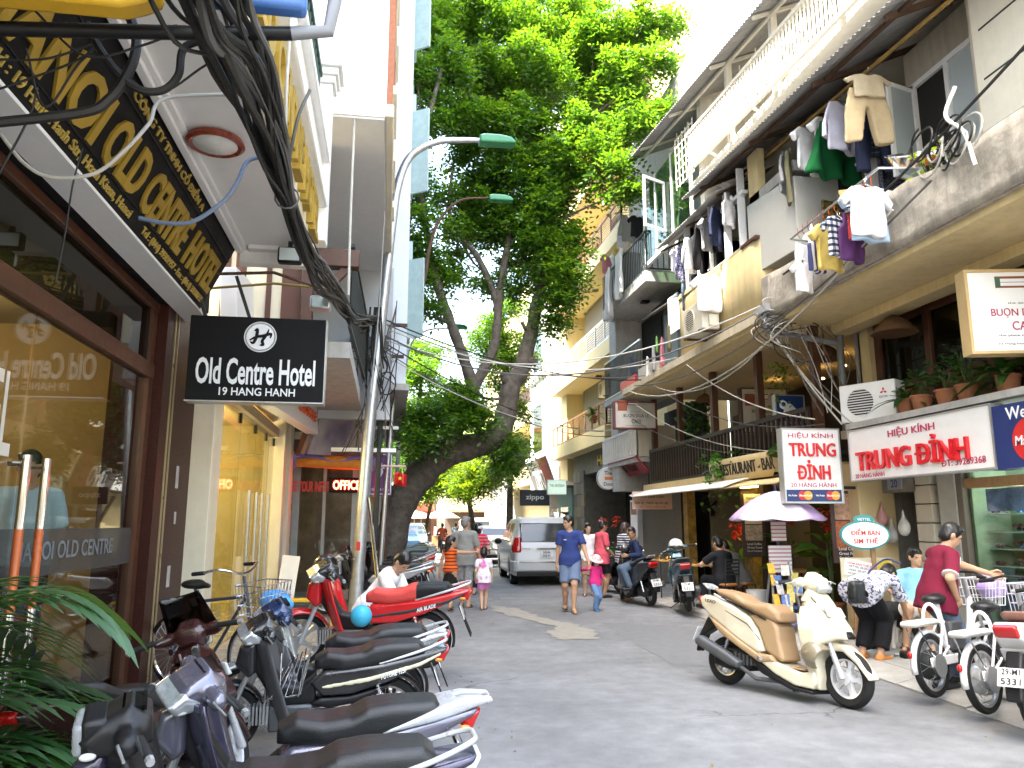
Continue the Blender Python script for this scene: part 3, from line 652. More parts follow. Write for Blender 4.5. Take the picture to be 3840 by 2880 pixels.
text('lettering','Old Centre Hotel',LETW,bs,F0(0,-.125),1.07,.25,.004,.02);text('lettering','19 HANG HANH',LETW,bs,F0(.02,-.315),.68,.075,.002,.012)
MB().lathe([(.147,0),(.147,.004),(.138,.004),(.138,0)],40,F0(.02,.21)).build('emblem_ring',LETW,bs);MB().lathe([(.128,0),(.128,.006)],40,F0(.02,.21)).build('emblem_disc',LETW,bs)
em=MB();EM=F0(.02,.21,-.099)
for pts in ([(-.055,.055),(-.03,.07),(-.035,.0),(-.06,-.06),(-.09,-.05)],[(.075,.075),(.055,.02),(.02,-.04),(.03,-.075),(-.0,-.08)],[(-.095,-.035),(-.04,-.005),(.03,.01),(.095,.03),(.09,-.01)]):
 em.tube([EM@p for p in bez([Vector((a,b,0)) for a,b in pts],6)],[.006+.009*math.sin(math.pi*i/24) for i in range(25)],6)
em.build('emblem_letter',BLACK,bs)
for x in (-.5,-.1):MB().bar((x,0,.40),(x-.15,0,.82),.03).build('hanger',IRON,bs)
MB().tube([(-.62,0,.82),(.1,-.05,.86),(.62,.3,.80)],.016,8).build('arm',RUST,bs)
lt=thing('spot_lamp','small grey floodlight hanging above the black hotel sign','floodlight',(-.72,7.7,3.86))
MB().box(-.10,.10,-.07,.07,-.19,-.05).build('housing',STEEL,lt,bevel=.02);MB().box(-.08,.08,-.08,-.07,-.17,-.07).build('lens',GLS,lt);MB().box(-.012,.012,-.012,.012,-.05,.06).build('bracket',RUST,lt)
MB().tube([(-2.0,8.0,3.92),(-1.2,7.8,3.96),(-.55,7.7,3.90)],.014,8).build('lamp_arm',mat('yellow_pipe',(.35,.25,.08),.6),lt,M=Matrix.Translation((.72,-7.7,-3.86)))
ys=thing('overhead_sign','yellow rounded sign with blue panel above the camera at upper left','sign')
V=[(-.02+.9*.5*max(-1,min(1,1.25*math.cos(a))),.42*.5*max(-1,min(1,1.25*math.sin(a)))) for a in np.linspace(0,2*math.pi,40,endpoint=False)]
MB().prism(V,.10,frame((-1.26,2.62,3.50),(1,0,0))).build('panel',mat('yellow_panel',(.62,.36,.02),.4,var=.1),ys,bevel=.02)
MB().box(-.82,-.36,2.70,2.78,3.475,3.76).build('blue_panel',mat('blue_panel',(.05,.14,.38),.5),ys,bevel=.02)
MB().tube([(-1.75,2.8,3.31),(-.80,2.8,3.39),(-.42,2.8,3.43)],.027,10).build('support_pipe',BLK,ys)
MB().tube([(-.42,2.8,3.43),(-.28,2.8,3.455),(-.26,2.8,3.6)],.027,10).build('grey_pipe',mat('grey_pvc',(.22,.23,.25),.5),ys)
# ================================================================ shop with glass doors beyond the hotel
sh=thing('shop_building','cream shop with lit yellow interior beside the granite column','building')
def sb(name,m,*a,bevel=0.):return qbox(name,m,sh,*a,bevel=bevel)
sb('column',CREAM,-2.3,-1.86,8.62,9.05,.1,3.0,bevel=.01);sb('column',CREAM,-2.0,-1.74,13.45,13.75,.1,3.35,bevel=.01);sb('column',CREAM,-1.95,-1.70,13.95,14.35,.1,3.35,bevel=.01)
sb('recess',BROWNW,-1.98,-1.80,13.75,13.95,.1,3.3)
INT=mat('yellow_interior',(.66,.55,.22),.7,var=.05)
sb('interior_wall',INT,-5.3,-5.2,8.7,14.2,.1,3.3);sb('interior_wall',INT,-5.2,-2.1,14.0,14.1,.1,3.3);sb('interior_wall',INT,-5.2,-2.3,8.66,8.72,.1,3.3)
sb('floor',mat('tile_floor',(.5,.47,.4),.25),-5.2,-1.95,8.7,14.1,.09,.12);sb('ceiling',INT,-5.2,-1.95,8.7,14.1,3.25,3.3)
sb('head_rail',mat('alu_rail',(.25,.22,.18),.5),-2.02,-1.84,9.05,13.45,3.0,3.14);sb('lintel',CREAM,-2.1,-1.9,8.62,13.8,3.3,3.6)
for a,b in ((9.07,10.4),(10.42,11.6),(11.62,12.6),(12.62,13.43)):
 sb('glass_door',GLS,-1.925,-1.91,a,b,.14,3.0);sb('hinge_clamp',BLK,-1.94,-1.895,b-.07,b-.02,2.84,2.97)
for y in (10.9,11.5,12.0,12.6):
 MB().tube([(-1.84,y,.55),(-1.84,y,2.0)],.02,10).build('door_handle',STEEL,sh)
for i,(y,z,w_,h_,c) in enumerate(((10.2,1.5,.5,.7,(.5,.1,.05)),(11.6,1.2,.6,.4,(.6,.5,.3)),(12.6,1.8,.4,.5,(.25,.12,.05)),(11,2.0,.35,.4,(.5,.3,.1)),(12.9,.9,.5,.6,(.1,.15,.3)),(9.7,1.0,.4,.7,(.05,.2,.15)))):
 p=thing('shelf_picture',['red framed picture','pale framed picture','brown framed picture','orange framed picture','blue framed picture','green framed picture'][i]+' on the yellow shop wall','picture',(-5.17,y,z),group='pictures in the yellow shop')
 MB().box(0,.04,-w_/2,w_/2,0,h_).build('frame',BROWNL,p,bevel=.01);MB().box(.03,.045,-w_/2+.05,w_/2-.05,.05,h_-.05).build('picture',mat('pic%d'%i,c,.5,var=.4,scale=9),p)
tb=thing('shop_counter','white display counter with red boxes inside the yellow shop','counter',(-3.4,12.2,.12))
MB().box(-.4,.4,-1.2,1.2,0,.95).build('body',WHITEP,tb,bevel=.01)
for i in range(6):MB().box(-.3,.2,-1.1+i*.37,-.8+i*.37,.95,1.15+.2*(i%3)).build('goods',[RED,WHITEP,mat('orange_box',(.6,.2,.03))][i%3],tb)
for i,(x,y) in enumerate(((-2.75,10.6),(-3.3,12.3))):
 lp=thing('pendant_bulb','glowing warm bulb hanging in the yellow shop, '+('nearer the column' if i==0 else 'deeper in the room'),'lamp',(x,y,2.75))
 MB().lathe([(.0,-.07),(.045,-.05),(.06,0),(.04,.05),(.02,.09)],16).build('bulb',mat('bulb_glow',(1,.85,.5),emit=(1,.72,.32,12)),lp);MB().tube([(0,0,.09),(0,0,.5)],.008,6).build('cord',BLK,lp)
 pl=bpy.data.lights.new('bulb_light','POINT');pl.energy=15;pl.color=(1,.78,.42);pl.shadow_soft_size=.12;po=bpy.data.objects.new('bulb_light',pl);COL.objects.link(po);po.parent=lp;po.location=(0,0,-.15)
fs=thing('fascia_sign','white slanted shop sign with orange emblem behind the black hotel sign','sign')
A=[Vector((-1.62,8.45,3.05)),Vector((-1.25,14.0,3.12)),Vector((-1.30,13.2,4.55)),Vector((-1.72,8.5,4.35))]
nf=(A[1]-A[0]).cross(A[3]-A[0]).normalized()
MB().raw([*A,*[p-nf*.18 for p in A]],[(0,1,2,3),(4,7,6,5),(0,4,5,1),(1,5,6,2),(2,6,7,3),(3,7,4,0)]).build('panel',mat('sign_white',(.72,.73,.74),.4,var=.04),fs,bevel=.01)
ORG=mat('orange_plastic',(.62,.10,.015),.35)
FM=frame(A[0].lerp(A[1],.30).lerp(A[3].lerp(A[2],.30),.62),A[1]-A[0],A[3]-A[0])
MB().lathe([(.22,0),(.22,.03),(.12,.03),(.12,0)],28,FM).build('emblem',ORG,fs);MB().prism([(-.02,.22),(.10,.30),(.34,.62),(.26,.40)],.03,FM).build('emblem_leaf',ORG,fs)
text('lettering','COFFEE',ORG,fs,frame(A[0].lerp(A[1],.80).lerp(A[3].lerp(A[2],.80),.18),A[1]-A[0],A[3]-A[0]),1.6,.16,.02,.02)
up=thing('upper_house','house with brown striped wall and white projecting bay above the shop','building')
def ub(name,m,*a,bevel=0.):return qbox(name,m,up,*a,bevel=bevel)
ub('wall',CREAM,-2.4,-1.0,9.2,9.5,3.6,6.2)
STR=mat('brown_stripe',(.085,.03,.018),.6,var=.15)
for x,w_ in ((-2.02,.10),(-1.86,.12),(-1.50,.06),(-1.32,.22)):ub('stripe',STR,x,x+w_,9.17,9.2,3.6,6.1)
ub('post',BROWNW,-1.08,-.94,9.05,9.2,3.7,6.2,bevel=.01);ub('beam',BROWNW,-1.0,-.42,9.1,9.28,4.62,4.84,bevel=.01)
MB().bar((-.55,9.19,4.64),(-.92,9.19,4.2),.09).build('brace',BROWNW,up)
ub('inner_wall',mat('bluegrey_wall',(.46,.48,.50),.8,var=.06),-2.3,.0,13.9,14.1,3.4,6.25);ub('floor_slab',GREYW,-2.0,-.5,9.4,13.9,3.55,3.75);ub('side_wall',mat('bluegrey_wall',(.46,.48,.50)),-2.3,-2.1,9.5,13.9,3.4,6.25)
ub('wall_lamp',CREAM,-.62,-.50,13.78,13.9,5.35,5.55,bevel=.02);ub('shade_board',mat('slate',(.10,.11,.12)),-.75,-.05,13.80,13.9,4.70,4.90)
bay=[(-2.3,-.12,8.35,13.95,6.2,15.5)]
ub('bay',W8,-2.3,-.14,8.35,13.95,6.2,18.5);ub('bay_soffit',mat('soffit_grey',(.64,.63,.61),.8,var=.06),-2.28,-.16,8.37,13.93,6.17,6.2)  # bay top carried up out of view to lengthen its shadow
BRK=mat('terracotta_trim',(.36,.14,.075),.8,var=.25,scale=20)
for z in (6.2,9.2,12.2):ub('moulding',CREAM,-.16,-.05,8.33,13.97,z,z+.16,bevel=.015)
for y in (8.40,10.2,11.9,13.7):
 MB().box(-.16,-.07,y,y+.22,6.36,15.5).build('pilaster',BRK,up)
for z0 in (6.9,9.9,12.9):
 for y in (8.9,10.7,12.4):
  wn=ub('window',BROWNW,-.15,-.10,y,y+1.0,z0,z0+1.7);qbox('pane',GLD,wn,-.098,-.095,y+.08,y+.92,z0+.08,z0+1.62);qbox('sill',CREAM,wn,-.16,-.02,y-.08,y+1.08,z0-.12,z0,bevel=.01)
gr=thing('balcony_grille','dark iron balcony grille with scrolls below the white bay','railing')
MB().bar((-.52,9.4,5.0),(-.42,13.8,5.0),.05).build('top_rail',IRON,gr);MB().bar((-.52,9.4,3.95),(-.42,13.8,3.95),.04).build('bottom_rail',IRON,gr)
bl=MB().tube([(0,0,3.95),(0,0,5.0)],.014,6).mesh()
for i in range(30):add('baluster',bl,IRON,gr,Matrix.Translation((-.52+.1*i/30,9.5+i*.145,0)))
l4=thing('pale_house','tall pale blue house with green shutters behind the street lamp pole','building')
PB=mat('pale_blue_wall',(.66,.72,.76),.7,var=.06,streak=.15)
qbox('wall',PB,l4,-2.4,.28,14.3,23.5,4.1,18.5);qbox('ledge',GREYW,l4,-2.4,.34,14.2,23.5,4.0,4.12)
SHG=mat('green_shutter',(.38,.50,.50),.5,var=.15)
for z0 in (5.2,8.4,11.6,14.6):
 for y in (14.7,17.0,19.4,21.6):
  q=qbox('window',SHG,l4,.28,.36,y,y+.9,z0,z0+1.9);qbox('pane',GLS,q,.36,.365,y+.1,y+.8,z0+.1,z0+1.8)
MB().bar((.28,14.72,9.0),(.62,14.5,9.0),.05,1.8).build('open_shutter',SHG,l4);MB().bar((.28,14.72,12.2),(.60,14.5,12.2),.05,1.8).build('open_shutter',SHG,l4);MB().bar((.28,14.72,5.9),(.58,14.5,5.9),.05,1.6).build('open_shutter',SHG,l4)
to=thing('tour_office','tour information office with glass front and red lit sign','building')
def tob(name,m,*a,bevel=0.):return qbox(name,m,to,*a,bevel=bevel)
tob('wall',mat('dark_front',(.07,.06,.055),.7),-2.6,-2.3,14.4,23.5,.1,4.0);tob('roof',GREYW,-2.5,-.5,15.6,23.5,3.2,3.35)
tob('frame',mat('grey_alu',(.30,.32,.32),.45),-1.75,-1.62,14.95,15.05,.1,2.9);tob('frame',mat('grey_alu',(.3,.32,.32)),-.66,-.56,14.95,15.05,.1,2.9);tob('frame',mat('grey_alu',(.3,.32,.32)),-1.75,-.56,14.95,15.05,2.75,2.9);tob('frame',mat('grey_alu',(.3,.32,.32)),-1.2,-1.14,14.96,15.04,.1,2.75)
tob('glass_pane',GLS,-1.62,-1.2,14.99,15.0,.1,2.75);tob('glass_pane',GLS,-1.14,-.66,14.99,15.0,.1,2.75)
tob('inner_wall',mat('poster_wall',(.30,.20,.14),.7,var=.5,scale=3),-2.3,-.6,17.6,17.7,.1,3.2);tob('inner_floor',CONCL,-2.3,-.6,15.05,17.6,.08,.11);tob('stripe_column',bands('poster_column',(.62,.58,.50),(.55,.45,.10),2,.6,.2),-1.9,-1.75,14.5,14.9,.1,2.9)
tob('pier',mat('poster_pier',(.50,.44,.36),.8,var=.3),-.45,-.15,17.8,18.6,.1,3.1);tob('pier',mat('poster_pier',(.5,.44,.36)),-.40,-.12,20.6,21.2,.1,3.1)
for i,(y,z,c) in enumerate(((17.79,2.0,(.5,.3,.12)),(17.79,1.35,(.45,.4,.3)),(17.79,2.45,(.25,.06,.05)))):tob('poster',mat('poster%d'%i,c,.6,var=.6,scale=12),-.42,-.18,y-.01,y,z,z+.38)
LED=mat('led_red',(1,.03,.02),emit=(1,.03,.015,9));
text('lettering','FREE TOUR INFORMATION',mat('red_outline',(.75,.07,.06),.5),to,frame((-1.28,14.90,2.24),(1,0,0)),1.15,.20,.003,.02)
led=thing('led_sign','glowing red OFFICE sign board in the tour office window','sign',(-.78,14.86,2.27))
MB().box(-.30,.30,-.03,.03,-.14,.14).build('panel',BLACK,led);text('lettering','OFFICE',LED,led,frame((.02,-.032,0),(1,0,0)),.5,.17,.003,.025)
aw=thing('roller_awning','rolled orange and purple awning over the tour office','awning',(0,14.5,2.66))
MB().tube([(-1.66,0,.02),(-.9,-.02,0),(-.28,0,-.04)],[.10,.12,.10],14).build('canvas_roll',mat('orange_canvas',(.62,.23,.03),.85,var=.2,bump=.4,bscale=8),aw)
PURP=mat('purple_canvas',(.17,.15,.42),.85,var=.15)
MB().tube([(-1.78,0,.02),(-1.66,0,.02)],.125,14).build('roll_end',PURP,aw);MB().tube([(-.28,0,-.04),(-.14,0,-.05)],.12,14).build('roll_end',PURP,aw);MB().tube([(-.14,0,-.05),(.32,.05,-.05)],.022,8).build('axle',mat('pink_pipe',(.55,.38,.36),.6),aw)
MB().box(-1.7,-.1,-.02,.25,.14,.20).build('cover',STR,aw);MB().grid(lambda u,v:(-1.66+1.4*u,-.08-.06*v,.1+.04*math.sin(9*u)-.06*v),12,2).build('loose_edge',PURP,aw,solid=.006)
bbn=thing('leaning_billboard','large orange and purple billboard leaning above the tour office','billboard')
Bv=[Vector((-1.50,14.0,2.78)),Vector((-.45,15.5,2.85)),Vector((-.45,15.6,4.0)),Vector((-.95,14.3,4.62))]
nb=(Bv[1]-Bv[0]).cross(Bv[3]-Bv[0]).normalized()
MB().raw([*Bv,*[p+nb*.1 for p in Bv]],[(0,1,2,3),(4,7,6,5),(0,4,5,1),(1,5,6,2),(2,6,7,3),(3,7,4,0)]).build('panel',blotch('billboard_print',(.50,.44,.40),(.16,.13,.26),1.1,.55,.6,.15),bbn)
MB().bar((-1.55,13.9,2.75),(-1.0,14.2,4.62),.28,.06).build('edge_board',blotch('edge_print',(.12,.12,.13),(.42,.16,.08),1.6,.5,.6,.1),bbn)
ps=thing('parking_sign','purple and white street sign hanging beside the galvanised pole','sign',(-.14,15.5,2.52))
MB().box(-.22,.22,-.03,.03,-.42,.42).build('plate',mat('purple_plate',(.16,.04,.20),.4),ps,bevel=.01)
for a in ((-.21,.21,.38,.40),(-.21,.21,-.40,-.38),(-.21,-.19,-.4,.4),(.19,.21,-.4,.4)):MB().box(a[0],a[1],-.035,-.03,a[2],a[3]).build('border',LETW,ps)
text('lettering','GIẢM GIÁ',LETW,ps,frame((0,-.032,-.29),(1,0,0)),.34,.07,.002,.01);text('symbol','♪',LETW,ps,frame((0,-.032,.08),(1,0,0)),.16,.3,.002,.02)
# ================================================================ right side: spectacles shop and cafe building
SGN=mat('sign_face',(.80,.80,.79),.35,var=.03,streak=.06)
r1=thing('corner_building','old building over the spectacles shop with rough concrete balcony and laundry','building')
def rb(name,m,*a,bevel=0.,p=None):return qbox(name,m,p or r1,*a,bevel=bevel)
STON=mat('beige_render',(.50,.45,.36),.85,var=.1,streak=.25)
rb('wall',mat('dark_inner_wall',(.10,.085,.07),.9),9.6,9.8,2,20.5,.1,10.5);rb('party_wall',GREYW,7.0,9.7,10.36,10.5,.1,4.5);rb('end_wall',STON,6.4,9.7,1.5,4.6,.1,12)
for i in range(9):rb('stone_block',STON,6.92,7.25,9.02,9.34,.1+i*.245,.1+i*.245+.232,bevel=.012)
rb('pilaster_cap',STON,6.86,7.25,8.92,9.42,2.30,2.45,bevel=.02);rb('pier',mat('grey_pier',(.36,.345,.31),.8,var=.12),6.95,7.25,8.62,8.92,.1,2.4);rb('frame_post',mat('bronze_post',(.12,.10,.08),.5),6.97,7.2,8.52,8.62,.1,2.4)
sp=thing('spectacles_shop_window','lit glass shop window full of sunglasses behind the maroon shirt man','shop window')
def pb(name,m,*a,bevel=0.):return qbox(name,m,sp,*a,bevel=bevel)
GB=mat('green_backboard',(.22,.30,.20),.6,var=.2)
pb('backboard',GB,7.55,7.6,4.6,8.5,.1,2.2);pb('floor',CONCL,7.0,7.55,4.6,8.5,.08,.3);pb('side',GB,7.05,7.55,8.46,8.5,.3,2.2)
pb('top_frame',BROWNL,7.0,7.12,4.6,8.52,1.98,2.10);pb('glass_pane',GLS,7.04,7.05,6.6,8.5,.3,1.98);pb('glass_pane',GLS,7.04,7.05,4.6,6.57,.3,1.98);pb('base',mat('shop_base',(.2,.2,.19),.7),7.0,7.1,4.6,8.5,.1,.3)
for i,z in enumerate((.62,.84,1.05,1.25,1.45,1.66)):pb('glass_shelf',mat('shelf_edge',(.35,.45,.40),.2),7.2,7.5,4.7,8.42,z,z+.012)
TUBE=mat('fluorescent',(1,1,1),emit=(.9,1,.95,12));fl_=bpy.data.lights.new('tube_light','POINT');fl_.energy=9;fl_.color=(.9,1,.93);fl_.shadow_soft_size=.25;fo_=bpy.data.objects.new('tube_light',fl_);COL.objects.link(fo_);fo_.parent=sp;fo_.location=(7.16,7.3,1.75)
for y,z in ((7.75,1.72),(7.35,1.36),(6.4,1.70),(6.2,1.3),(5.6,1.66)):MB().tube([(7.30,y-.25,z),(7.30,y+.25,z)],.016,8).build('tube_lamp',TUBE,sp)
gm=MB();
for s in (-1,1):gm.prism([(.035*math.cos(a)+s*.04,.024*math.sin(a)) for a in np.linspace(0,6.283,12,endpoint=False)],.006)
gm.box(-.012,.012,.004,.010,0,.006)
for s in (-1,1):gm.box(s*.074-.004,s*.074+.004,.0,.008,-.10,.006)
gm_=gm.mesh(False)
GCOL=[mat('lens%d'%i,c,.08,metal=.2,var=.05) for i,c in enumerate(((.02,.02,.025),(.05,.03,.02),(.04,.10,.22),(.12,.03,.04),(.10,.11,.12),(.02,.06,.05)))]
for i,z in enumerate((.634,.854,1.064,1.264,1.464,1.674)):
 for j in range(20):
  if rnd.random()<.12:continue
  g=add('sunglasses',gm_,GCOL[rnd.randrange(6)],sp,frame((7.24+.10*(j%2),8.32-j*.185+rnd.uniform(-.02,.02),z+.03+.04*(j%2)),(0,-1,0),(.25,0,1)))
for i,(y,c) in enumerate(((7.9,(.2,.3,.6)),(7.0,(.5,.1,.15)),(6.1,(.1,.35,.5)))):pb('poster',mat('shop_poster%d'%i,c,.5,var=.7,scale=5),7.06,7.065,y-.35,y+.35,1.7,1.96)
pb('lower_poster',mat('blue_film',(.06,.12,.16),.3,var=.3),7.052,7.056,6.62,8.2,.35,.75)
tg=boxsign('shop_name_sign','long white sign with red TRUNG ĐỈNH letters over the spectacles shop',(6.30,8.46,2.47),(0,-1,0),2.56,.66,.16,SGN,mat('alu_edge',(.45,.46,.46),.4,metal=.6))
text('lettering','HIỆU KÍNH',LETP,tg,tl(.0,.215),.86,.14,.004,.004)
LR=mat('raised_red',(.60,.012,.02),.3,var=.05,coat=.3)
text('lettering','TRUNG ĐỈNH',LR,tg,tl(-.08,-.05),2.05,.34,.02,.012);
text('lettering','20 HÀNG HÀNH',LETP,tg,tl(-.88,-.275),.62,.072,.002,.006);text('lettering','ĐT: 39289368',LETP,tg,tl(.82,-.235),.68,.075,.002,.006)
mc=boxsign('card_sign','navy panel with red and yellow circles at the end of the shop sign',(6.296,6.42,2.44),(0,-1,0),1.46,.66,.16,NAVY,None)
MCR=mat('mc_red',(.55,.02,.02),.4);MCY=mat('mc_yellow',(.75,.36,.03),.4)
def card(p,x,y,r,z=.002):
 MB().lathe([(r,0),(r,.003)],36,tl(x-r*.62,y,z)).build('red_circle',MCR,p);MB().lathe([(r,0),(r,.003)],36,tl(x+r*.62,y,z+.002)).build('yellow_circle',MCY,p)
 text('lettering','MasterCard',LETW,p,tl(x,y,z+.005),r*2.9,r*.46,.001,.012,.15)
card(mc,-.14,-.06,.22);text('lettering','We Prefer',LETW,mc,tl(-.17,.23),.75,.13,.002,.01)
ts=boxsign('projecting_shop_sign','upright white sign TRUNG ĐỈNH 20 HÀNG HÀNH projecting over the pavement',(5.85,9.96,2.355),(1,-.06,0),.82,1.01,.14,SGN,mat('alu_edge',(.45,.46,.46)))
text('lettering','HIỆU KÍNH',LETP,ts,tl(0,.42),.66,.10,.003,.003);text('lettering','TRUNG',LR,ts,tl(.01,.22),.68,.19,.014,.012);text('lettering','ĐỈNH',LR,ts,tl(.01,-.06),.48,.27,.014,.012);text('lettering','20 HÀNG HÀNH',LETP,ts,tl(0,-.265),.66,.075,.002,.006)
MB().box(-.40,.40,-.50,-.335,.0,.003).build('navy_strip',NAVY,ts);card(ts,-.13,-.415,.062,.004);card(ts,.27,-.415,.062,.004)
for x in (-.325,.075):text('lettering','We Prefer',LETW,ts,tl(x+.01,-.415,.004),.13,.026,.001,.008)
MB().bar((.41,.2,-.07),(1.1,.2,-.3),.04).build('bracket',IRON,ts);MB().bar((.41,-.3,-.07),(1.1,-.3,-.3),.04).build('bracket',IRON,ts)
pan=mat('sign_side_tan',(.42,.30,.16),.6);MB().box(-.425,-.411,-.51,.51,-.14,.0).build('side_panel',pan,ts)
rb('sign_ledge',GREYW,6.30,7.3,4.6,9.8,2.84,2.92);rb('ledge',STON,6.6,7.3,9.8,10.4,2.78,2.90)
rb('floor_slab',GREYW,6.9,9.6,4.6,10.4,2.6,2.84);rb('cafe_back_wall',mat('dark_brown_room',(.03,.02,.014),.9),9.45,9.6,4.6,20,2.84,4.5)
for y in (4.7,6.3,7.9,8.95,10.02):rb('window_post',BROWNW,7.08,7.20,y,y+.12,2.9,4.5,bevel=.006)
for z in (2.9,3.42,4.36):rb('window_rail',BROWNW,7.09,7.19,4.6,10.1,z,z+.10,bevel=.006)
for a,b in ((4.82,6.3),(6.42,7.9),(8.02,8.95),(9.07,10.02)):rb('window_pane',GLD,7.13,7.135,a,b,3.52,4.36)
rb('wall_pier',YEL,7.0,7.3,10.14,10.40,2.9,4.5)
for i,(x,y) in enumerate(((8.2,9.1),(8.0,7.9),(8.4,6.9),(7.9,12.2),(8.2,13.4),(8.0,14.8))):MB().lathe([(.05,0),(.035,.02)],12,tl(x,y,4.30)).build('downlight',mat('warm_bulb',(1,.8,.4),emit=(1,.62,.22,5)),r1)
rb('balcony_soffit',YEL,5.66,9.5,4.6,10.38,4.50,4.58);rb('balcony_slab',CONC,5.60,9.5,4.6,10.40,4.58,4.68)
rp=MB()
rp.grid(lambda u,v:(5.60+.03*math.sin(31*u)*math.sin(5*v),4.6+5.8*u,4.60+.62*v+.035*math.sin(23*u+4*v)*v),60,6);rp.build('parapet',CONC,r1,solid=.10)
rb('soffit_beam',YEL,6.55,6.85,4.6,10.38,4.36,4.50,bevel=.01);rb('corner_block',CONC,5.55,5.70,10.3,10.55,4.42,5.25,bevel=.02)
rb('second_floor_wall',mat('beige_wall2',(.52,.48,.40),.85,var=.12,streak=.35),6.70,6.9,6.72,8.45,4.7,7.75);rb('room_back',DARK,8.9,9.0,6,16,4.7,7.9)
w2=thing('casement_window','white casement window with frosted panes, one leaf swung open','window')
for a in ((6.62,6.70,7.05,7.12,5.78,7.2),(6.62,6.70,8.22,8.29,5.78,7.2),(6.62,6.70,7.05,8.29,7.14,7.21),(6.62,6.70,7.05,8.29,5.76,5.83),(6.62,6.70,7.62,7.68,5.83,7.14)):qbox('frame',WHITEP,w2,*a,bevel=.006)
qbox('pane',GLF,w2,6.66,6.664,7.12,7.62,5.83,7.14);qbox('dark_opening',DARK,w2,6.672,6.69,7.68,8.22,5.83,7.14)
LM=frame((6.66,8.26,5.83),(-1,-.28,0))
for a in ((0,.06,0,1.31),(.46,.52,0,1.31),(.06,.46,0,.06),(.06,.46,1.25,1.31)):MB().box(a[0],a[1],a[2],a[3],-.02,.02,LM).build('open_leaf_frame',WHITEP,w2,bevel=.005)
MB().box(.06,.46,.06,1.25,-.004,.004,LM).build('open_leaf_pane',GLF,w2)
rb('cream_wall',mat('cream_render',(.70,.66,.56),.8,var=.06,streak=.12),6.18,6.9,4.4,6.70,4.7,12.5);rb('cream_corner',STON,6.22,6.72,6.70,6.78,4.7,7.9)
for z in (5.55,6.22,6.80,7.4):rb('joint_line',IRON,6.172,6.18,4.4,6.6,z,z+.018)
rb('lower_cornice',GREYW,5.62,6.3,4.4,6.45,4.70,5.30)
aw1=thing('corrugated_awning','long corrugated tin awning above the hanging laundry','awning')
corrugated(aw1,'sheet',TIN,(5.28,4.6,7.06),(5.28,12.9,7.54),(7.1,4.6,7.95))
for y in (5.2,7.0,8.5,10.3,12.2):
 zz=7.06+.48*(y-4.6)/8.3;MB().bar((5.38,y,zz-.05),(7.05,y,zz+.72),.05,.07).build('rafter',RUST,aw1)
MB().bar((5.55,4.6,7.10),(5.55,12.9,7.58),.05).build('purlin',RUST,aw1);MB().bar((6.35,4.6,7.44),(6.35,12.9,7.92),.05).build('purlin',RUST,aw1);MB().bar((6.0,5.0,7.16),(5.9,11.5,7.44),.035).build('hanging_pole',mat('bamboo',(.42,.27,.08),.6,var=.2),aw1)
te=thing('roof_terrace','sunlit roof terrace with ornate pale railing above the tin awning','terrace')
BLE=mat('bleached_cream',(.76,.72,.62),.75,var=.08,streak=.12)
qbox('terrace_slab',BLE,te,5.75,9.5,4.6,13.4,8.0,8.15);qbox('terrace_wall',mat('terrace_wall',(.74,.70,.60),.8,var=.08,streak=.2),te,8.0,8.2,4.6,16,8.15,11.2);qbox('terrace_end_wall',BLE,te,5.9,8.1,13.2,13.4,7.0,11.0)
for (z) in (8.20,8.95):MB().bar((5.62,4.6,z-.35),(5.62,13.3,z+.12),.06).build('rail',BLE,te)
bm_=MB().box(-.013,.013,-.013,.013,0,.80).mesh(False);sc_=MB().tube([Vector((0,.06*math.cos(a)*(1-a/15),.16+.07*math.sin(a)*(1-a/15))) for a in np.linspace(0,12,24)],.010,5).mesh();dm_=MB().tube([(0,-.07,.4),(0,0,.52),(0,.07,.4),(0,0,.28)],.010,5,closed=True).mesh()
for i in range(86):
 y=4.65+i*.10;z=7.85+.47*(y-4.6)/8.7
 add('baluster',bm_,BLE,te,tl(5.62,y,z))
 if i%3==0:add('scroll',sc_,BLE,te,tl(5.60,y+.05,z))
 elif i%3==1 and i>40:add('diamond',dm_,BLE,te,tl(5.60,y+.05,z))
for y in (6.2,8.2,10.0,11.6):MB().box(5.7,5.8,y,y+.1,8.1,9.7).build('post',BLE,te)
for y in (7.2,9.1,10.8,12.4):MB().bar((5.64,y,8.3),(6.3,y,8.0),.04).build('strut',BLE,te)
cage=thing('window_cage','white window cage grid hanging out over the terrace end','window grille')
for i in range(7):MB().bar((5.62,13.0+.0,8.2+i*.17),(5.62,13.9,8.25+i*.17),.018).build('bar',BLE,cage)
for i in range(6):MB().bar((5.62,13.0+i*.18,8.2),(5.62,13.0+i*.18,9.3),.018).build('bar',BLE,cage)
aw2=thing('upper_awning','pale corrugated roof on white posts above the sunlit terrace','awning')
corrugated(aw2,'sheet',TIN,(5.35,7.2,9.05),(5.35,16.2,9.95),(7.9,7.2,10.1))
for y in (8.2,10.0,11.6,13.6,15.4):
 zz=9.05+.1*(y-7.2);MB().bar((5.4,y,zz-.04),(7.8,y,zz+.96),.05).build('rafter',BLE,aw2)
MB().bar((5.7,7.2,9.1),(5.7,16.2,10.0),.05).build('purlin',BLE,aw2);MB().bar((6.6,7.2,9.48),(6.6,16.2,10.38),.05).build('purlin',BLE,aw2)
for i in range(12):MB().bar((5.95,8+i*.6,9.2+i*.06),(5.95,8+i*.6,9.0+i*.06),.02).build('hanger_bar',BLE,aw2)
MB().bar((5.95,8,9.0),(5.95,15,9.66),.02).build('hanger_bar',BLE,aw2)
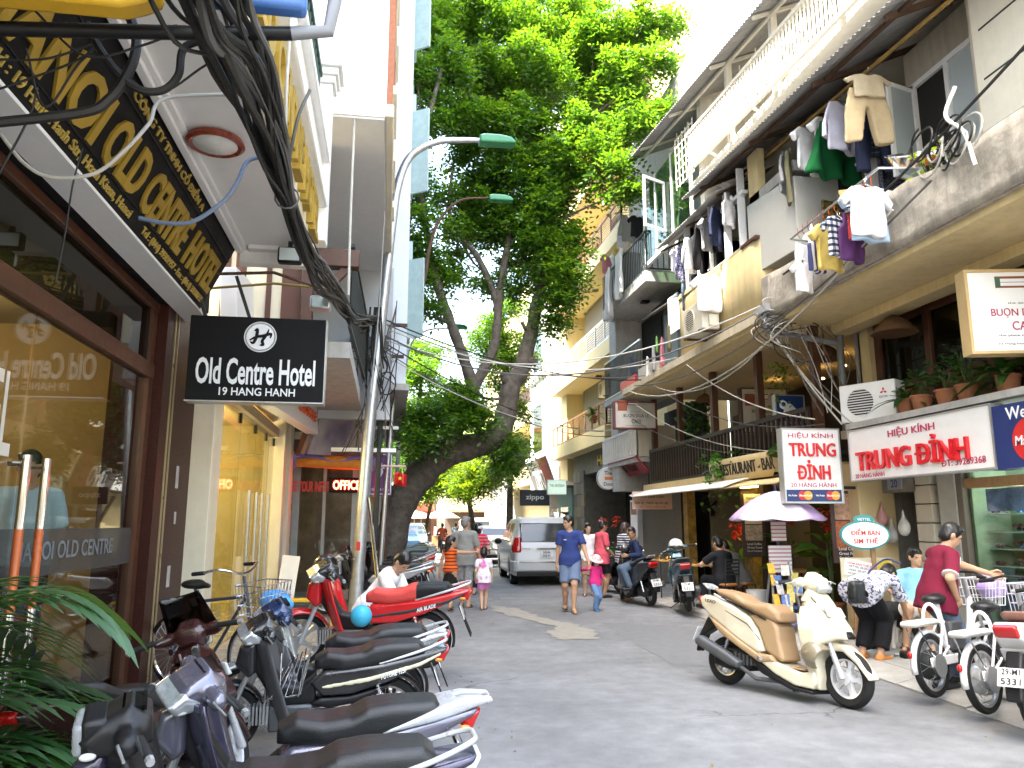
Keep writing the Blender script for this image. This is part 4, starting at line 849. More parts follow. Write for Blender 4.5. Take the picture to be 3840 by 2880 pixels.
# ================================================================ yellow curved parapet house
r2=thing('yellow_house','house with yellow parapet and dark windows between the laundry balcony and grey balcony','building')
def yb(name,m,*a,bevel=0.):return qbox(name,m,r2,*a,bevel=bevel)
pp=MB();pts=[(6.1,10.62),(5.82,10.66),(5.70,10.85),(5.68,11.2),(5.72,12.4),(5.74,13.6),(5.76,14.2)]
pc=bez([Vector((a,b,0)) for a,b in pts],5);pp.grid(lambda u,v:(pc[round(u*(len(pc)-1))].x,pc[round(u*(len(pc)-1))].y,4.72+1.26*v),len(pc)-1,2);pp.build('parapet',YEL,r2,solid=.12)
yb('window_sill',STR,5.60,6.1,10.72,11.25,5.98,6.03);yb('sill',YEL,5.66,5.9,11.25,14.2,5.98,6.05)
for y,w_ in ((10.70,.34),(11.42,.05),(11.98,.05),(12.62,.05),(13.2,.05),(13.8,.05)):yb('window_frame',YEL if w_>.1 else WHITEP,5.70,5.82,y,y+w_,6.03,7.5)
yb('window_frame',WHITEP,5.71,5.81,11.3,14.2,7.0,7.06);yb('window_frame',WHITEP,5.71,5.81,11.3,14.2,6.04,6.10)
for a,b in ((12.03,12.62),(12.67,13.2),(13.25,13.8)):yb('window_pane',GLD,5.75,5.755,a,b,6.1,7.0)
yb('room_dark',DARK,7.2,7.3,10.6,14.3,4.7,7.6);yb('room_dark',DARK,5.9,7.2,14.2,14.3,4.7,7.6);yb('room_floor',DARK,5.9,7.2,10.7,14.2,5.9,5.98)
yb('slab',mat('edge_plaster',(.56,.49,.36),.85,var=.15,streak=.4),5.52,7.3,10.58,17.6,4.60,4.74);yb('slab_soffit',YEL,5.58,9.5,10.5,17.6,4.54,4.60);yb('gutter',mat('grey_gutter',(.32,.33,.34),.5),5.45,5.62,10.25,10.6,4.66,4.78)
cb_=thing('metal_cabinet','large grey sheet metal cabinet hung on the old balcony','cabinet',(5.68,10.35,5.42))
MB().raw([(0,.75,.05),(0,-.72,0),(0,-.72,1.1),(0,.75,1.25),(.7,.75,.05),(.7,-.72,0),(.7,-.72,1.1),(.7,.75,1.25)],[(0,1,2,3),(4,7,6,5),(0,4,5,1),(1,5,6,2),(2,6,7,3),(3,7,4,0)]).build('box',mat('grey_enamel',(.50,.50,.47),.5,var=.06),cb_,bevel=.01)
MB().box(.02,.7,-.70,.70,1.2,1.36).build('top_tray',GREYW,cb_)
aw3=thing('lower_awning','sagging tin awning over the yellow house windows','awning')
corrugated(aw3,'sheet',TIN,(5.42,11.6,7.16),(5.48,14.9,7.30),(6.5,11.6,7.7))
for y in (11.8,13.2,14.6):MB().bar((5.5,y,7.15),(6.4,y,7.62),.04).build('rafter',RUST,aw3)
ac_unit('dusty white air conditioner on the sunlit yellow parapet',(5.42,12.55,4.86),R(-90),.86,.52,.32,mat('cream_casing',(.66,.62,.52),.5,var=.08))
dp=thing('drain_pipe','grey drain pipe elbowing from the gutter down the cafe pier','pipe')
PVC=mat('grey_pvc',(.22,.23,.25),.5)
MB().tube([(5.52,10.42,4.68),(5.52,10.42,4.44),(5.60,10.42,4.40),(6.66,10.42,4.24)],.045,10).build('elbow',PVC,dp);MB().tube([(6.70,10.40,4.5),(6.70,10.40,2.85)],.055,12).build('downpipe',mat('dark_pvc',(.15,.155,.16),.5),dp)
# ================================================================ cafe (below)
cf=thing('cafe_building','dark wooden cafe with upstairs balcony rail and planter sign','building')
def cb(name,m,*a,bevel=0.):return qbox(name,m,cf,*a,bevel=bevel)
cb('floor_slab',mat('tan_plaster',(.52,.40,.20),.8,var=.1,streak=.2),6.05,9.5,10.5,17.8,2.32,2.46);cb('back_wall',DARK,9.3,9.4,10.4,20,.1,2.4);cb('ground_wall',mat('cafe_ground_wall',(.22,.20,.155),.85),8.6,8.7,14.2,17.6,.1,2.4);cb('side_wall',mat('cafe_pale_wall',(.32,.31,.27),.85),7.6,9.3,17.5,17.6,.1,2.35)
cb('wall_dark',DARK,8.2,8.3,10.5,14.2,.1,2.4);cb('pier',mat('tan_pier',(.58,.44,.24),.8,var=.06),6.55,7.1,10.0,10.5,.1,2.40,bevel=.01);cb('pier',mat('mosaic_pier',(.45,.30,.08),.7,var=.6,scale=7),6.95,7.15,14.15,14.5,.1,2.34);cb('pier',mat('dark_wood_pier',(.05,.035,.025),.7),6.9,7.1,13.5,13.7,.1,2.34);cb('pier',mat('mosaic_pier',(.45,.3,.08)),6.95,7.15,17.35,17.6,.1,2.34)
for y in (10.5,12.3,14.2,16.0,17.7):cb('post',BROWNW,6.30,6.42,y,y+.12,2.46,4.54)
rlg=thing('cafe_balcony_rail','dark wooden balcony rail of the upstairs cafe','railing')
railing(rlg,(6.22,10.6,0),(6.22,17.7,0),2.50,3.26,46,mat('dark_rail',(.03,.014,.009),.5),r=.022,rail=.07)
cb('inner_screen',mat('bamboo_screen',(.035,.022,.012),.8,var=.3,scale=14),8.9,8.95,10.6,17.4,2.5,4.5)
pls=thing('cafe_planter_sign','tan curved planter lettered CAFE - RESTAURANT - BAR','sign')
pl_=MB();pl_.grid(lambda u,v:(6.02+.22*(2*u-1)**4-.05*v,11.0+3.2*u,2.30+.40*v),24,4);pl_.build('front',mat('tan_planter',(.60,.47,.25),.75,var=.08,streak=.2),pls,solid=.05)
MB().box(6.05,6.45,11.0,14.2,2.30,2.36).build('tray',STR,pls)
text('lettering','CAFE - RESTAURANT - BAR',LETK,pls,frame((5.965,12.6,2.50),(0,-1,0),(-.12,0,1)),2.72,.20,.006,.004)
caw=thing('cafe_awning','curved white fabric awning below the cafe balcony','awning')
ca=MB();ca.grid(lambda u,v:(6.35-.85*v,12.2+5.0*u,2.36-.05*v-.16*v*v*(1 if u<.99 else .7)),20,6);ca.build('canvas',mat('white_canvas',(.66,.65,.62),.8,var=.06),caw,solid=.02)
ca2=MB();ca2.grid(lambda u,v:(6.35-.75*v,10.6+1.9*u,2.30-.06*v-.10*v*v),12,6);ca2.build('tan_valance',mat('tan_planter',(.6,.47,.25)),caw,solid=.02)
lz=boxsign('coffee_sign','small blue square coffee sign with white swoosh reading LAVAZZA',(6.66,11.9,3.46),(1,-.05,0),.48,.44,.12,mat('lavazza_blue',(.012,.045,.17),.35),mat('alu_edge',(.45,.46,.46)))
MB().prism([(-.19,.13),(-.12,.15),(-.05,.10),(.02,.08),(.19,-.08),(.19,-.14),(-.15,-.14),(-.11,-.02),(-.18,.02)],.003,tl(0,0,.001)).build('swoosh',LETW,lz);MB().lathe([(.065,0),(.065,.004)],24,tl(-.115,.075,.002)).build('ring',LETW,lz);MB().lathe([(.038,0),(.038,.006)],24,tl(-.115,.075,.002)).build('ring_hole',mat('lavazza_blue',(.012,.045,.17)),lz);text('lettering','LAVAZZA',mat('lavazza_text',(.01,.02,.10)),lz,tl(.03,-.10,.006),.28,.06,.001,.02)
BU=mat('buon_white',(.84,.84,.83),.35,var=.02);TAN=mat('tan_frame',(.50,.36,.17),.5)
def buon(label,loc,xd,w_,h_,nm='cafe_sign',frm=TAN,dark=False):
 t=boxsign(nm,label,loc,xd,w_,h_,.16,BU if not dark else mat('buon_grey',(.50,.49,.46),.5,streak=.1),None)
 e=.03*w_
 for a in ((-w_/2-e,w_/2+e,h_/2,h_/2+e),(-w_/2-e,w_/2+e,-h_/2-e,-h_/2),(-w_/2-e,-w_/2,-h_/2,h_/2),(w_/2,w_/2+e,-h_/2,h_/2)):MB().box(a[0],a[1],a[2],a[3],-.17,.015).build('frame',frm,t)
 s=w_/.98;BR=mat('logo_brown',(.25,.07,.03),.5)
 for i,(x0,x1,y0,y1,m) in enumerate(((-.22,.08,.24,.36,BR),(-.17,.08,.26,.335,LETW),(-.43,-.20,.10,.36,BR) if dark else (-.22,-.17,.25,.35,mat('logo_green',(.05,.12,.08))),(-.17,.08,.295,.30,BR))):MB().box(x0*s,x1*s,y0*s,y1*s,0,.003+.001*i).build('emblem',m,t)
 text('lettering','BUỌN DUA LE',LETP if not dark else LETK,t,tl(.02*s,-.02*s),.62*s,.10*s,.002,.004);text('lettering','CAFE',LETP if not dark else LETK,t,tl(.02*s,-.15*s),.24*s,.09*s,.002,.004)
 text('lettering','the design',LETK,t,tl(0,.08*s),.24*s,.022*s,.001);text('lettering','the place to remember',LETK,t,tl(.02*s,-.25*s),.52*s,.025*s,.001);text('lettering','22 Hang Hanh - Hoan Kiem',LETK,t,tl(.02*s,-.335*s),.55*s,.022*s,.001)
 return t
buon('bright white cafe sign in a tan frame high over the pavement at the right edge',(6.42,6.75,3.72),(1,-.22,0),1.02,.84)
buon('grey cafe sign with dark red frame beyond the wooden cafe rail',(5.80,17.5,4.11),(1,-.02,0),.98,.60,frm=mat('maroon_frame',(.16,.03,.025)),dark=True)
buon('dim cafe sign hanging inside the dark upstairs cafe',(7.3,14.0,3.75),(1,-.1,0),.9,.85,frm=BROWNW,dark=True)
# ================================================================ grey balcony house
r3=thing('grey_house','grey house with iron balconies and tin shade beyond the yellow parapet','building')
def gb(name,m,*a,bevel=0.):return qbox(name,m,r3,*a,bevel=bevel)
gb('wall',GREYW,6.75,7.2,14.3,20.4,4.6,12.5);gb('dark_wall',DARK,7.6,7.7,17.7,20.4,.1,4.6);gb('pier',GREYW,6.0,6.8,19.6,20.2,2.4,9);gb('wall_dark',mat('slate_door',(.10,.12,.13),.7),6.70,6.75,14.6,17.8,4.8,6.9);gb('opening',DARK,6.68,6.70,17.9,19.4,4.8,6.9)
for y in (14.7,15.7,16.7):gb('door_leaf',mat('blue_grey_door',(.22,.27,.29),.6,var=.1),6.62,6.70,y,y+.85,4.8,6.6)
ul=gb('open_leaf',WHITEP,5.95,5.99,14.95,15.5,5.6,6.4);qbox('pane',GLF,ul,5.94,5.95,15.0,15.45,5.66,6.34)
corrugated(r3,'tin_shade',mat('dark_tin',(.10,.09,.08),.6,var=.3),(5.95,14.4,6.28),(6.0,17.7,6.46),(6.7,14.4,6.7))
gb('louvre_panel',mat('louvre',(.05,.05,.045),.7),6.66,6.7,14.6,18.5,6.85,7.3)
gb('balcony_slab',GREYW,5.70,6.8,16.2,19.8,7.02,7.30,bevel=.02);gb('balcony_slab',GREYW,5.75,6.8,16.9,20.0,4.66,4.80);gb('low_wall',GREYW,5.7,5.9,15.9,16.9,4.74,5.1)
b3=thing('upper_iron_balcony','upper iron balcony rail draped with white bedding','railing');railing(b3,(5.74,16.2,0),(5.74,19.8,0),7.34,8.25,28,IRON,r=.010);railing(b3,(5.74,16.2,0),(6.7,16.2,0),7.34,8.25,7,IRON,r=.010)
b4=thing('lower_iron_balcony','lower iron balcony rail with blue chair behind it','railing');railing(b4,(5.80,17.0,0),(5.80,20.0,0),4.86,5.85,30,IRON,mr=STEEL,r=.009)
gb('red_board',RED,5.72,5.76,17.2,18.4,4.82,5.05);gb('ceiling_lamp',BLK,6.1,6.3,17.6,17.8,6.96,7.02,bevel=.02)
gl=thing('glazed_loggia','green glazed loggia with an open white window under the pale roof','window')
for y in (13.6,14.6,15.6,16.4):qbox('mullion',WHITEP,gl,5.78,5.84,y,y+.06,7.45,9.4)
for y in (13.66,14.66,15.66):qbox('pane',glass('green_glass',(.45,.60,.45)),gl,5.80,5.81,y,y+.94,7.5,9.35)
qbox('back',DARK,gl,6.9,7.0,13.4,16.8,7.3,9.6);qbox('rail',WHITEP,gl,5.77,5.85,13.5,16.5,7.42,7.50)
OW=frame((5.78,15.0,7.75),(-1,-.5,0))
for a in ((0,.05,0,1.15),(.60,.65,0,1.15),(.05,.6,0,.06),(.05,.6,1.09,1.15)):MB().box(a[0],a[1],a[2],a[3],-.02,.02,OW).build('open_leaf_frame',WHITEP,gl)
MB().box(.05,.6,.06,1.09,-.003,.003,OW).build('open_leaf_pane',GLS,gl)
# ================================================================ pale yellow apartment house
r5=thing('yellow_apartments','pale yellow apartment house with long railed balconies','building')
def ab(name,m,*a,bevel=0.):return qbox(name,m,r5,*a,bevel=bevel)
ab('wall',YELP,7.7,9.5,20.4,30.5,3.2,18.5);ab('return_wall',YELP,6.9,7.7,29.3,30.5,3.2,18)
for zb,y0,y1,x0 in ((4.05,22.6,30.4,6.5),(6.60,20.2,30.2,6.45),(9.75,20.4,30.2,6.45),(12.9,20.4,30.2,6.5),(15.9,20.4,30.2,6.5)):
 ab('balcony_slab',YELP,x0,7.8,y0,y1,zb,zb+.50,bevel=.015)
 rr=thing('apartment_balcony_rail',{4.05:'lowest brown slatted balcony rail on the yellow apartments',6.60:'middle slatted balcony rail with steel posts on the yellow apartments',9.75:'third slatted balcony rail up the yellow apartments',12.9:'fourth slatted balcony rail up the yellow apartments',15.9:'topmost balcony rail of the yellow apartments'}[zb],'railing',group='slatted rails of the yellow apartments')
 BR2=mat('rail_brown',(.22,.10,.04),.5);railing(rr,(x0+.08,y0+.05,0),(x0+.08,y1,0),zb+.55,zb+1.25,9,STEEL if zb==6.6 else BR2,mr=STEEL if zb==6.6 else BR2,r=.022,rail=.05,name='post',hbars=8)
 railing(rr,(x0+.08,y0+.05,0),(7.7,y0+.05,0),zb+.55,zb+1.25,2,BR2,mr=BR2,r=.022,rail=.05,name='post',hbars=8)
 for y in (y0+1.8,y0+5):ab('soffit_lamp',STR,7.0,7.2,y,y+.2,zb-.06,zb,bevel=.01)
 for y,k in ((y0+.9,0),(y0+3.6,1),(y0+6.4,0)):
  if zb>4.5:d_=ab('door',BROWNW if k else mat('orange_door',(.40,.18,.05),.6),7.66,7.70,y,y+1.3,zb+.5,zb+2.5);qbox('pane',GLD,d_,7.65,7.66,y+.15,y+1.15,zb+.9,zb+2.3)
ab('curtain',bands('grey_curtain',(.30,.29,.25),(.19,.18,.15),1,.22,.45),7.40,7.46,25.0,28.6,4.55,6.6);ab('dark_panel',mat('taupe_panel',(.20,.17,.13),.8),7.5,7.55,25.2,28.5,7.1,9.7)
SLATE=mat('slate_cladding',(.12,.115,.105),.7,var=.4,scale=5)
dr=thing('stone_clad_bar','dark stone clad bar front under the yellow apartments','building')
for a in ((7.0,9,27.0,28.6,.1,4.05),(7.0,9,20.8,21.5,.1,4.05),(7.0,9,21.5,27,3.3,4.05)):qbox('wall',SLATE,dr,*a)
for i in range(8):
 for j in range(3):qbox('stone',mat('slate%d'%((i+j)%3),[(.13,.12,.10),(.09,.09,.085),(.17,.15,.10)][(i+j)%3],.7,var=.2),dr,6.95,7.0,27.02+j*.53,27.52+j*.53,.1+i*.42,.5+i*.42,bevel=.01)
qbox('dark_room',DARK,dr,8.5,8.6,21,28,.1,3.4);text('lettering','HANOI',GOLD,dr,frame((6.98,24.0,3.65),(0,-1,0)),2.2,.35,.02,.02)
td=thing('round_bar_sign','round white sign reading The Door hanging over the pavement','sign',(5.98,20.6,2.78))
MB().lathe([(.29,0),(.31,.02),(.31,.10),(.29,.12)],32,frame((0,.06,0),(1,-.05,0))).build('drum',STEEL,td);MB().lathe([(.285,0),(.285,.004)],32,frame((0,-.062,0),(1,-.05,0))).build('face',mat('sign_face',(.8,.8,.79)),td)
text('lettering','The',LETK,td,frame((0,-.07,.15),(1,0,0)),.22,.11,.002,.006);text('lettering','Door',LETK,td,frame((0,-.07,-.15),(1,0,0)),.26,.10,.002,.006);MB().box(-.10,.22,-.072,-.068,-.04,.05).build('logo_bar',mat('orange_bar',(.7,.25,.08)),td);MB().box(.3,.9,-.02,.02,-.02,.02).build('arm',IRON,td)
pk=thing('picket_balcony','white picket balcony beside the red name board','balcony')
railing(pk,(6.0,18.2,0),(6.0,21.0,0),3.22,3.86,15,mat('white_picket',(.66,.64,.60),.7),r=.03,rail=.06,name='picket');qbox('floor',GREYW,pk,5.98,7.2,18.1,21.1,3.05,3.18);qbox('end_panel',STON,pk,6.05,7.0,18.05,18.12,3.18,3.95)
rs=thing('red_name_board','dark red slanted name board below the white picket balcony','sign');rs.matrix_world=frame((6.12,19.3,2.98),(0,-1,0),(-.5,0,.6))
MB().box(-1.2,1.2,-.26,.26,-.05,0).build('panel',mat('dark_red_board',(.28,.02,.03),.5),rs);text('lettering','Minh Nam',mat('red_script',(.05,.01,.01)),rs,tl(0,0),1.5,.26,.004,.01,.3)
pkb=boxsign('pink_menu_board','pinkish board Sinh tố Nước ép above the folding gate',(5.98,17.0,2.08),(1,-.05,0),.92,.40,.05,mat('pink_board',(.56,.42,.38),.6,streak=.1),None)
text('lettering','Hoa Quả Dầm',LETK,pkb,tl(0,.10),.55,.10,.002,.004,.2);text('lettering','Sinh tố - Nước ép trái cây',LETK,pkb,tl(-.02,-.05),.78,.09,.002,.006,.1);text('lettering','DT: 0912 345 678',LETR,pkb,tl(0,-.15),.6,.04,.001)
gt=thing('folding_gate','closed folding metal gate under the pink board','gate')
fg=MB().box(-.012,.012,-.012,.012,.12,2.3).mesh(False)
for i in range(34):add('slat',fg,mat('gate_grey',(.27,.26,.24),.6),gt,tl(6.92,17.7+i*.085))
qbox('gate_backing',DARK,gt,6.97,7.0,17.65,20.7,.1,2.5);qbox('white_pier',mat('white_tile',(.62,.62,.60),.4),gt,6.75,6.98,20.5,20.8,.1,2.4)
ps2=thing('price_poster','white poster with photos on the pier beside the folding gate','poster',(6.70,20.6,1.7));MB().box(0,.02,-.30,.30,-.5,.5).build('sheet',WHITEP,ps2);MB().box(-.004,0,-.25,.25,.1,.45).build('photo',mat('photo_print',(.35,.16,.10),.5,var=.8,scale=9),ps2)
r6=thing('white_house','bright white narrow house beyond the yellow apartments','building')
qbox('wall',W8,r6,6.4,9,30.6,34.5,2.9,19.5)
for z in (4.5,8.0,11.5,14.5):
 b_=qbox('window',GREYW,r6,6.34,6.4,31.4,33.4,z,z+2.2);qbox('pane',GLD,b_,6.33,6.34,31.5,33.3,z+.1,z+2.1);qbox('ledge',W8,r6,6.1,6.4,30.8,34.2,z-.3,z-.1)
r7=thing('far_yellow_house','far cream house with stacked balconies down the street','building')
qbox('wall',YELP,r7,7.5,10,34.6,60,.1,15)
for z in (3.4,6.4,9.4):qbox('balcony',YELP,r7,6.6,7.6,35.2,46,z,z+.9);qbox('window',STR,r7,7.44,7.5,36,44,z+1.1,z+2.6)
for i,(y0,y1,c) in enumerate(((28.7,31.0,(.10,.28,.28)),(31.1,34.5,(.16,.14,.12)),(34.5,40,(.2,.15,.1)))):
 s_=thing('shopfront',['teal shopfront','brown shuttered shopfront','far dark shopfront'][i]+' beyond the stone clad bar','shop',group='far shopfronts');qbox('wall',mat('front%d'%i,c,.6,var=.2),s_,6.9+.35*i,7.2+.35*i,y0,y1,.1,3.0);qbox('door',GLD,s_,6.88+.35*i,6.9+.35*i,y0+.5,y1-.5,.1,2.2);qbox('canopy',mat('dark_tin',(.10,.09,.08)),s_,6.2+.35*i,7.0+.35*i,y0,y1,2.9,3.0)
zs=boxsign('lighter_sign','navy square sign reading zippo',(5.2,27.2,2.47),(1,-.05,0),1.02,.52,.12,mat('zippo_navy',(.012,.016,.045),.4),BLK);text('lettering','zippo',LETW,zs,tl(0,0),.66,.22,.004,.02)
z2=thing('slanted_lighter_sign','slanted red and grey sign above the zippo square','sign');z2.matrix_world=frame((5.92,29.8,3.35),(0,-1,.0),(-.35,0,1))
MB().box(-2.0,2.0,-.72,.72,-.06,0).build('panel',mat('grey_sign',(.30,.27,.26),.6),z2);MB().box(.5,2.0,-.72,.72,0,.006).build('red_end',mat('dull_red',(.34,.06,.05),.6),z2);text('lettering','ZIPPO',LETW,z2,tl(-.2,-.1,.006),1.9,.8,.01,.02)
as_=boxsign('lit_shop_sign','pale green lit sign reading THE ARTISAN',(5.52,25.0,2.75),(1,0,0),.62,.46,.12,mat('lit_panel',(.7,.85,.75),.5,emit=(.75,1,.85,.06)),STEEL);text('lettering','THE ARTISAN',mat('green_text',(.03,.10,.07)),as_,tl(0,.05),.5,.09,.002);
tp=thing('tarpaulin_cover','tall white and purple striped tarpaulin hung over a stall','tarpaulin',(6.15,42.5,0),scale=1.3)
tpm=MB();tpm.grid(lambda u,v:((-.25-.55*(1-v)**.8+(.5+1.05*(1-v)**.8)*u),-.3-.4*(1-v)+.10*math.sin(u*24+v*2)*(1-v*.6),.1+3.4*v),48,8);tpm.build('sheet',bands('tarp_stripe',(.66,.66,.68),(.42,.40,.50),0,.21,.25),tp,solid=.02)
MB().tube([(0,0,0),(0,0,3.5)],.04,8).build('pole',STEEL,tp)
# ================================================================ trees
BARK=mat('bark',(.12,.10,.08),.95,var=.55,scale=7,bump=1.,bscale=14)
BARKL=mat('bark_pale',(.20,.16,.11),.95,var=.5,scale=6,bump=1.,bscale=12)
def limb(mb,pts,r0,r1,n=12,k=6,seed=0,wob=.012):
 P=bez([Vector(p) for p in pts],k);m=len(P)-1;rs=[];r_=random.Random(seed)
 for i in range(m+1):
  t=i/m;rs.append((r0+(r1-r0)*t**.8)*(1+.07*math.sin(i*1.3+seed)+r_.uniform(-.03,.03)))
 mb.tube(P,rs,n);return P
def crown(parent,blobs,dens,seed,m,size=1.,name='crown',depth=1.5,ll=.105,lw_=.024):
 """thousands of compound leaves gathered in uneven clumps"""
 g=np.random.default_rng(seed);C_=[]
 for (x,y,z,r) in blobs:
  nc=max(3,int(9*(r/.6)**2));d=g.normal(size=(nc,3));d/=np.linalg.norm(d,axis=1)[:,None];d*=(g.random((nc,1))**.45)*r*.92;d[:,1]*=depth;d[:,2]*=.85
  for c in d+np.array([x,y,z]):
   k=int(dens*g.uniform(.5,1.4));s=g.normal(size=(k,3))*np.array([.17,.20,.10])*size;s[:,2]-=.10*size*(np.abs(s[:,0])+np.abs(s[:,1]));C_.append(c+s)
 P=np.concatenate(C_);n=len(P)
 az=g.uniform(0,2*np.pi,n);el=g.normal(-.15,.45,n);dr=np.stack([np.cos(az)*np.cos(el),np.sin(az)*np.cos(el),np.sin(el)],1)
 up=np.stack([g.normal(0,.35,n),g.normal(0,.35,n),np.ones(n)],1);sd=np.cross(dr,up);sd/=np.linalg.norm(sd,axis=1)[:,None];nr=np.cross(sd,dr)
 V=[];L=ll*size*g.uniform(.75,1.25,n)[:,None];W=lw_*size*g.uniform(.8,1.3,n)[:,None]
 for i,(t,s) in enumerate([(.0,1),(.05,-1),(.35,1),(.40,-1),(.7,1),(.75,-1),(1.,0)]):
  b=P+dr*(t*2.6*L)-np.array([0,0,1])*(t*t*.9*L);ld=dr*(.35 if s else 1)+sd*s*.9+g.normal(0,.22,(n,3));ld/=np.linalg.norm(ld,axis=1)[:,None]
  ls=np.cross(ld,nr+g.normal(0,.3,(n,3)));ls/=np.linalg.norm(ls,axis=1)[:,None]+1e-9
  V.append(np.stack([b,b+ld*L*.45+ls*W,b+ld*L,b+ld*L*.45-ls*W],1))
 V=np.concatenate(V).reshape(-1,3);Q=np.arange(len(V)).reshape(-1,4);o=add(name,mesh_np(V,Q,False),m,parent);o['kind']='stuff';return o
tr=thing('street_tree','big leaning street tree with forked dark trunk filling the middle of the street','tree',(0,0,0))
TR=[(-.12,18,-.1),(-.02,18,.5),(.06,18,1.1),(.31,18,2.03),(.77,18,2.67),(1.23,18,3.1),(1.84,18,3.33),(2.35,18,3.48),(2.65,18,3.82),(2.76,18,4.23),(2.87,18,4.8),(3.1,18,5.18),(3.25,18,5.69),(3.41,18,6.35),(3.53,18,7.03),(3.77,18,7.76),(3.83,18.1,8.44),(3.69,18.1,10.1),(4.1,18.1,10.98),(4.77,18.1,11.91)]
tb_=MB();P=bez([Vector(p) for p in TR],6)
rs=np.interp(np.linspace(0,1,len(P)),[0,.06,.14,.25,.36,.46,.56,.66,.8,1],[.52,.42,.37,.33,.285,.26,.215,.175,.12,.05]);tb_.tube(P,[float(r*(1+.05*math.sin(i*1.1))) for i,r in enumerate(rs)],16)
limb(tb_,[(1.0,17.97,2.95),(1.25,17.9,3.16),(1.71,17.9,4.12),(1.92,17.9,4.75)],.22,.17,seed=2)
limb(tb_,[(1.85,17.85,4.5),(1.91,17.8,4.75),(1.71,17.7,5.34),(1.48,17.6,5.91),(1.24,17.5,6.51),(1.01,17.4,7.11),(.83,17.3,7.75),(.7,17.2,8.5),(.53,17.1,9.41),(.64,17,10.15),(.69,16.9,10.9),(1.0,17,12.4)],.165,.05,seed=3)
limb(tb_,[(1.85,17.9,4.5),(2.11,17.95,5.03),(2.42,18,5.66),(2.53,18.05,6.33),(2.54,18.1,6.85),(2.35,18.15,7.45),(2.04,18.2,8.13),(1.86,18.3,8.4),(1.58,18.3,8.71),(1.34,18.3,9.27),(1.4,18.3,10.5)],.15,.04,seed=4)
limb(tb_,[(2.54,18.1,6.7),(2.65,18.1,7.53),(2.75,18.1,8.14),(2.94,18.2,9.25),(2.92,18.2,10.09),(3.14,18.2,11.17),(3.31,18.2,12.27),(3.4,18.3,13.6)],.12,.04,seed=5)
for a,b,c,r in (((3.15,17.95,5.35),(3.35,17.9,5.42),(3.48,17.88,5.38),.11),((2.85,17.95,4.75),(2.72,17.9,4.95),(2.66,17.9,5.1),.11),((1.9,17.85,4.75),(2.0,17.8,4.62),(2.08,17.78,4.5),.09),((1.3,17.5,6.2),(1.1,17.5,6.28),(.97,17.5,6.3),.05),((3.35,18,6.15),(3.2,17.9,6.25),(3.12,17.9,6.4),.05)):limb(tb_,[a,b,c],r,r*.95,10,seed=6)
tb_.build('trunk',BARK,tr)
BL=[(0.76,18.0,14.18,0.76),(1.81,19.0,15.28,0.92),(2.9,18.5,14.77,1.0),(4.29,19.0,15.42,1.03),(5.2,18.0,14.26,0.98),(6.33,17.5,14.46,0.74),(6.98,17.5,14.53,0.42),(0.4,17.0,12.33,0.46),(1.11,17.5,12.59,0.84),(2.34,19.0,13.51,1.03),(3.43,18.0,13.13,0.98),(4.93,19.0,13.63,1.03),(5.65,17.5,12.78,0.84),(6.24,17.0,13.05,0.51),(0.72,17.3,11.31,0.52),(1.63,18.0,11.66,0.76),(2.58,18.0,11.62,0.87),(3.77,18.5,11.86,0.95),(4.64,17.5,11.4,0.79),(5.58,17.0,11.33,0.67),(6.13,16.8,11.65,0.46),(2.41,18.5,10.7,0.67),(3.42,18.0,10.41,0.76),(4.18,17.6,10.53,0.64),(4.91,17.2,10.63,0.47),(5.3,16.6,9.89,0.4),(5.34,16.4,9.21,0.26),(3.65,18.0,9.42,0.65),(4.06,17.7,8.71,0.48),(2.85,19.0,9.92,0.52),(3.65,18.0,8.31,0.54),(3.23,19.0,8.4,0.46),(4.27,17.2,7.36,0.39),(4.06,17.3,6.92,0.33),(3.79,17.6,7.11,0.36),(1.91,19.5,10.34,0.53),(2.12,19.0,9.1,0.52),(1.54,18.5,8.13,0.45),(0.6,17.0,8.45,0.36),(0.46,17.0,7.21,0.31),(0.97,17.5,7.28,0.42),(0.81,17.3,6.65,0.31),(0.42,17.0,6.65,0.26),(2.31,18.5,7.68,0.39),(0.63,17.0,9.48,0.31)]
BL+=[(2.17,18.5,9.91,0.56),(2.99,18.3,9.13,0.55),(2.46,18.8,9.04,0.51),(3.39,17.9,7.54,0.43),(2.9,18.5,7.47,0.33),(1.22,18.3,8.77,0.39),(0.78,17.3,7.89,0.4),(0.39,17.0,7.98,0.29),(1.75,19.0,9.33,0.46),(3.18,18.0,9.76,0.6),(3.97,17.8,9.73,0.54),(4.21,17.4,7.89,0.37),(3.67,17.6,6.52,0.3),(0.37,17.2,9.09,0.31),(1.07,18.0,9.61,0.38),(2.58,18.0,10.72,0.54),(1.8,18.4,10.86,0.44),(4.77,17.2,9.77,0.36),(3.49,17.8,8.72,0.54),(3.91,17.6,7.71,0.42),(1.38,17.2,3.88,0.28),(0.96,17.1,3.65,0.3),(1.64,17.3,4.28,0.25),(1.12,17.3,4.16,0.29),(0.65,17.0,3.53,0.19),(1.51,17.6,4.7,0.2),(1.86,17.3,3.91,0.21),(0.76,17.4,4.06,0.22),(2.04,17.5,4.21,0.15),(2.76,17.6,3.32,0.23),(2.62,17.7,2.95,0.21)]
BL+=[(1.5,20,16.3,1.0),(3.2,20.5,17,1.1),(5,20.5,16.6,1.0),(2.6,21,14.6,.9),(4.6,21.2,14.9,.9),(3.4,20.8,12.8,.8)]
crown(tr,BL,40,11,LEAF1 if 0 else leafmat('tree_leaf',(.026,.095,.011),(.085,.180,.020),.46),1.0,ll=.125,lw_=.030)
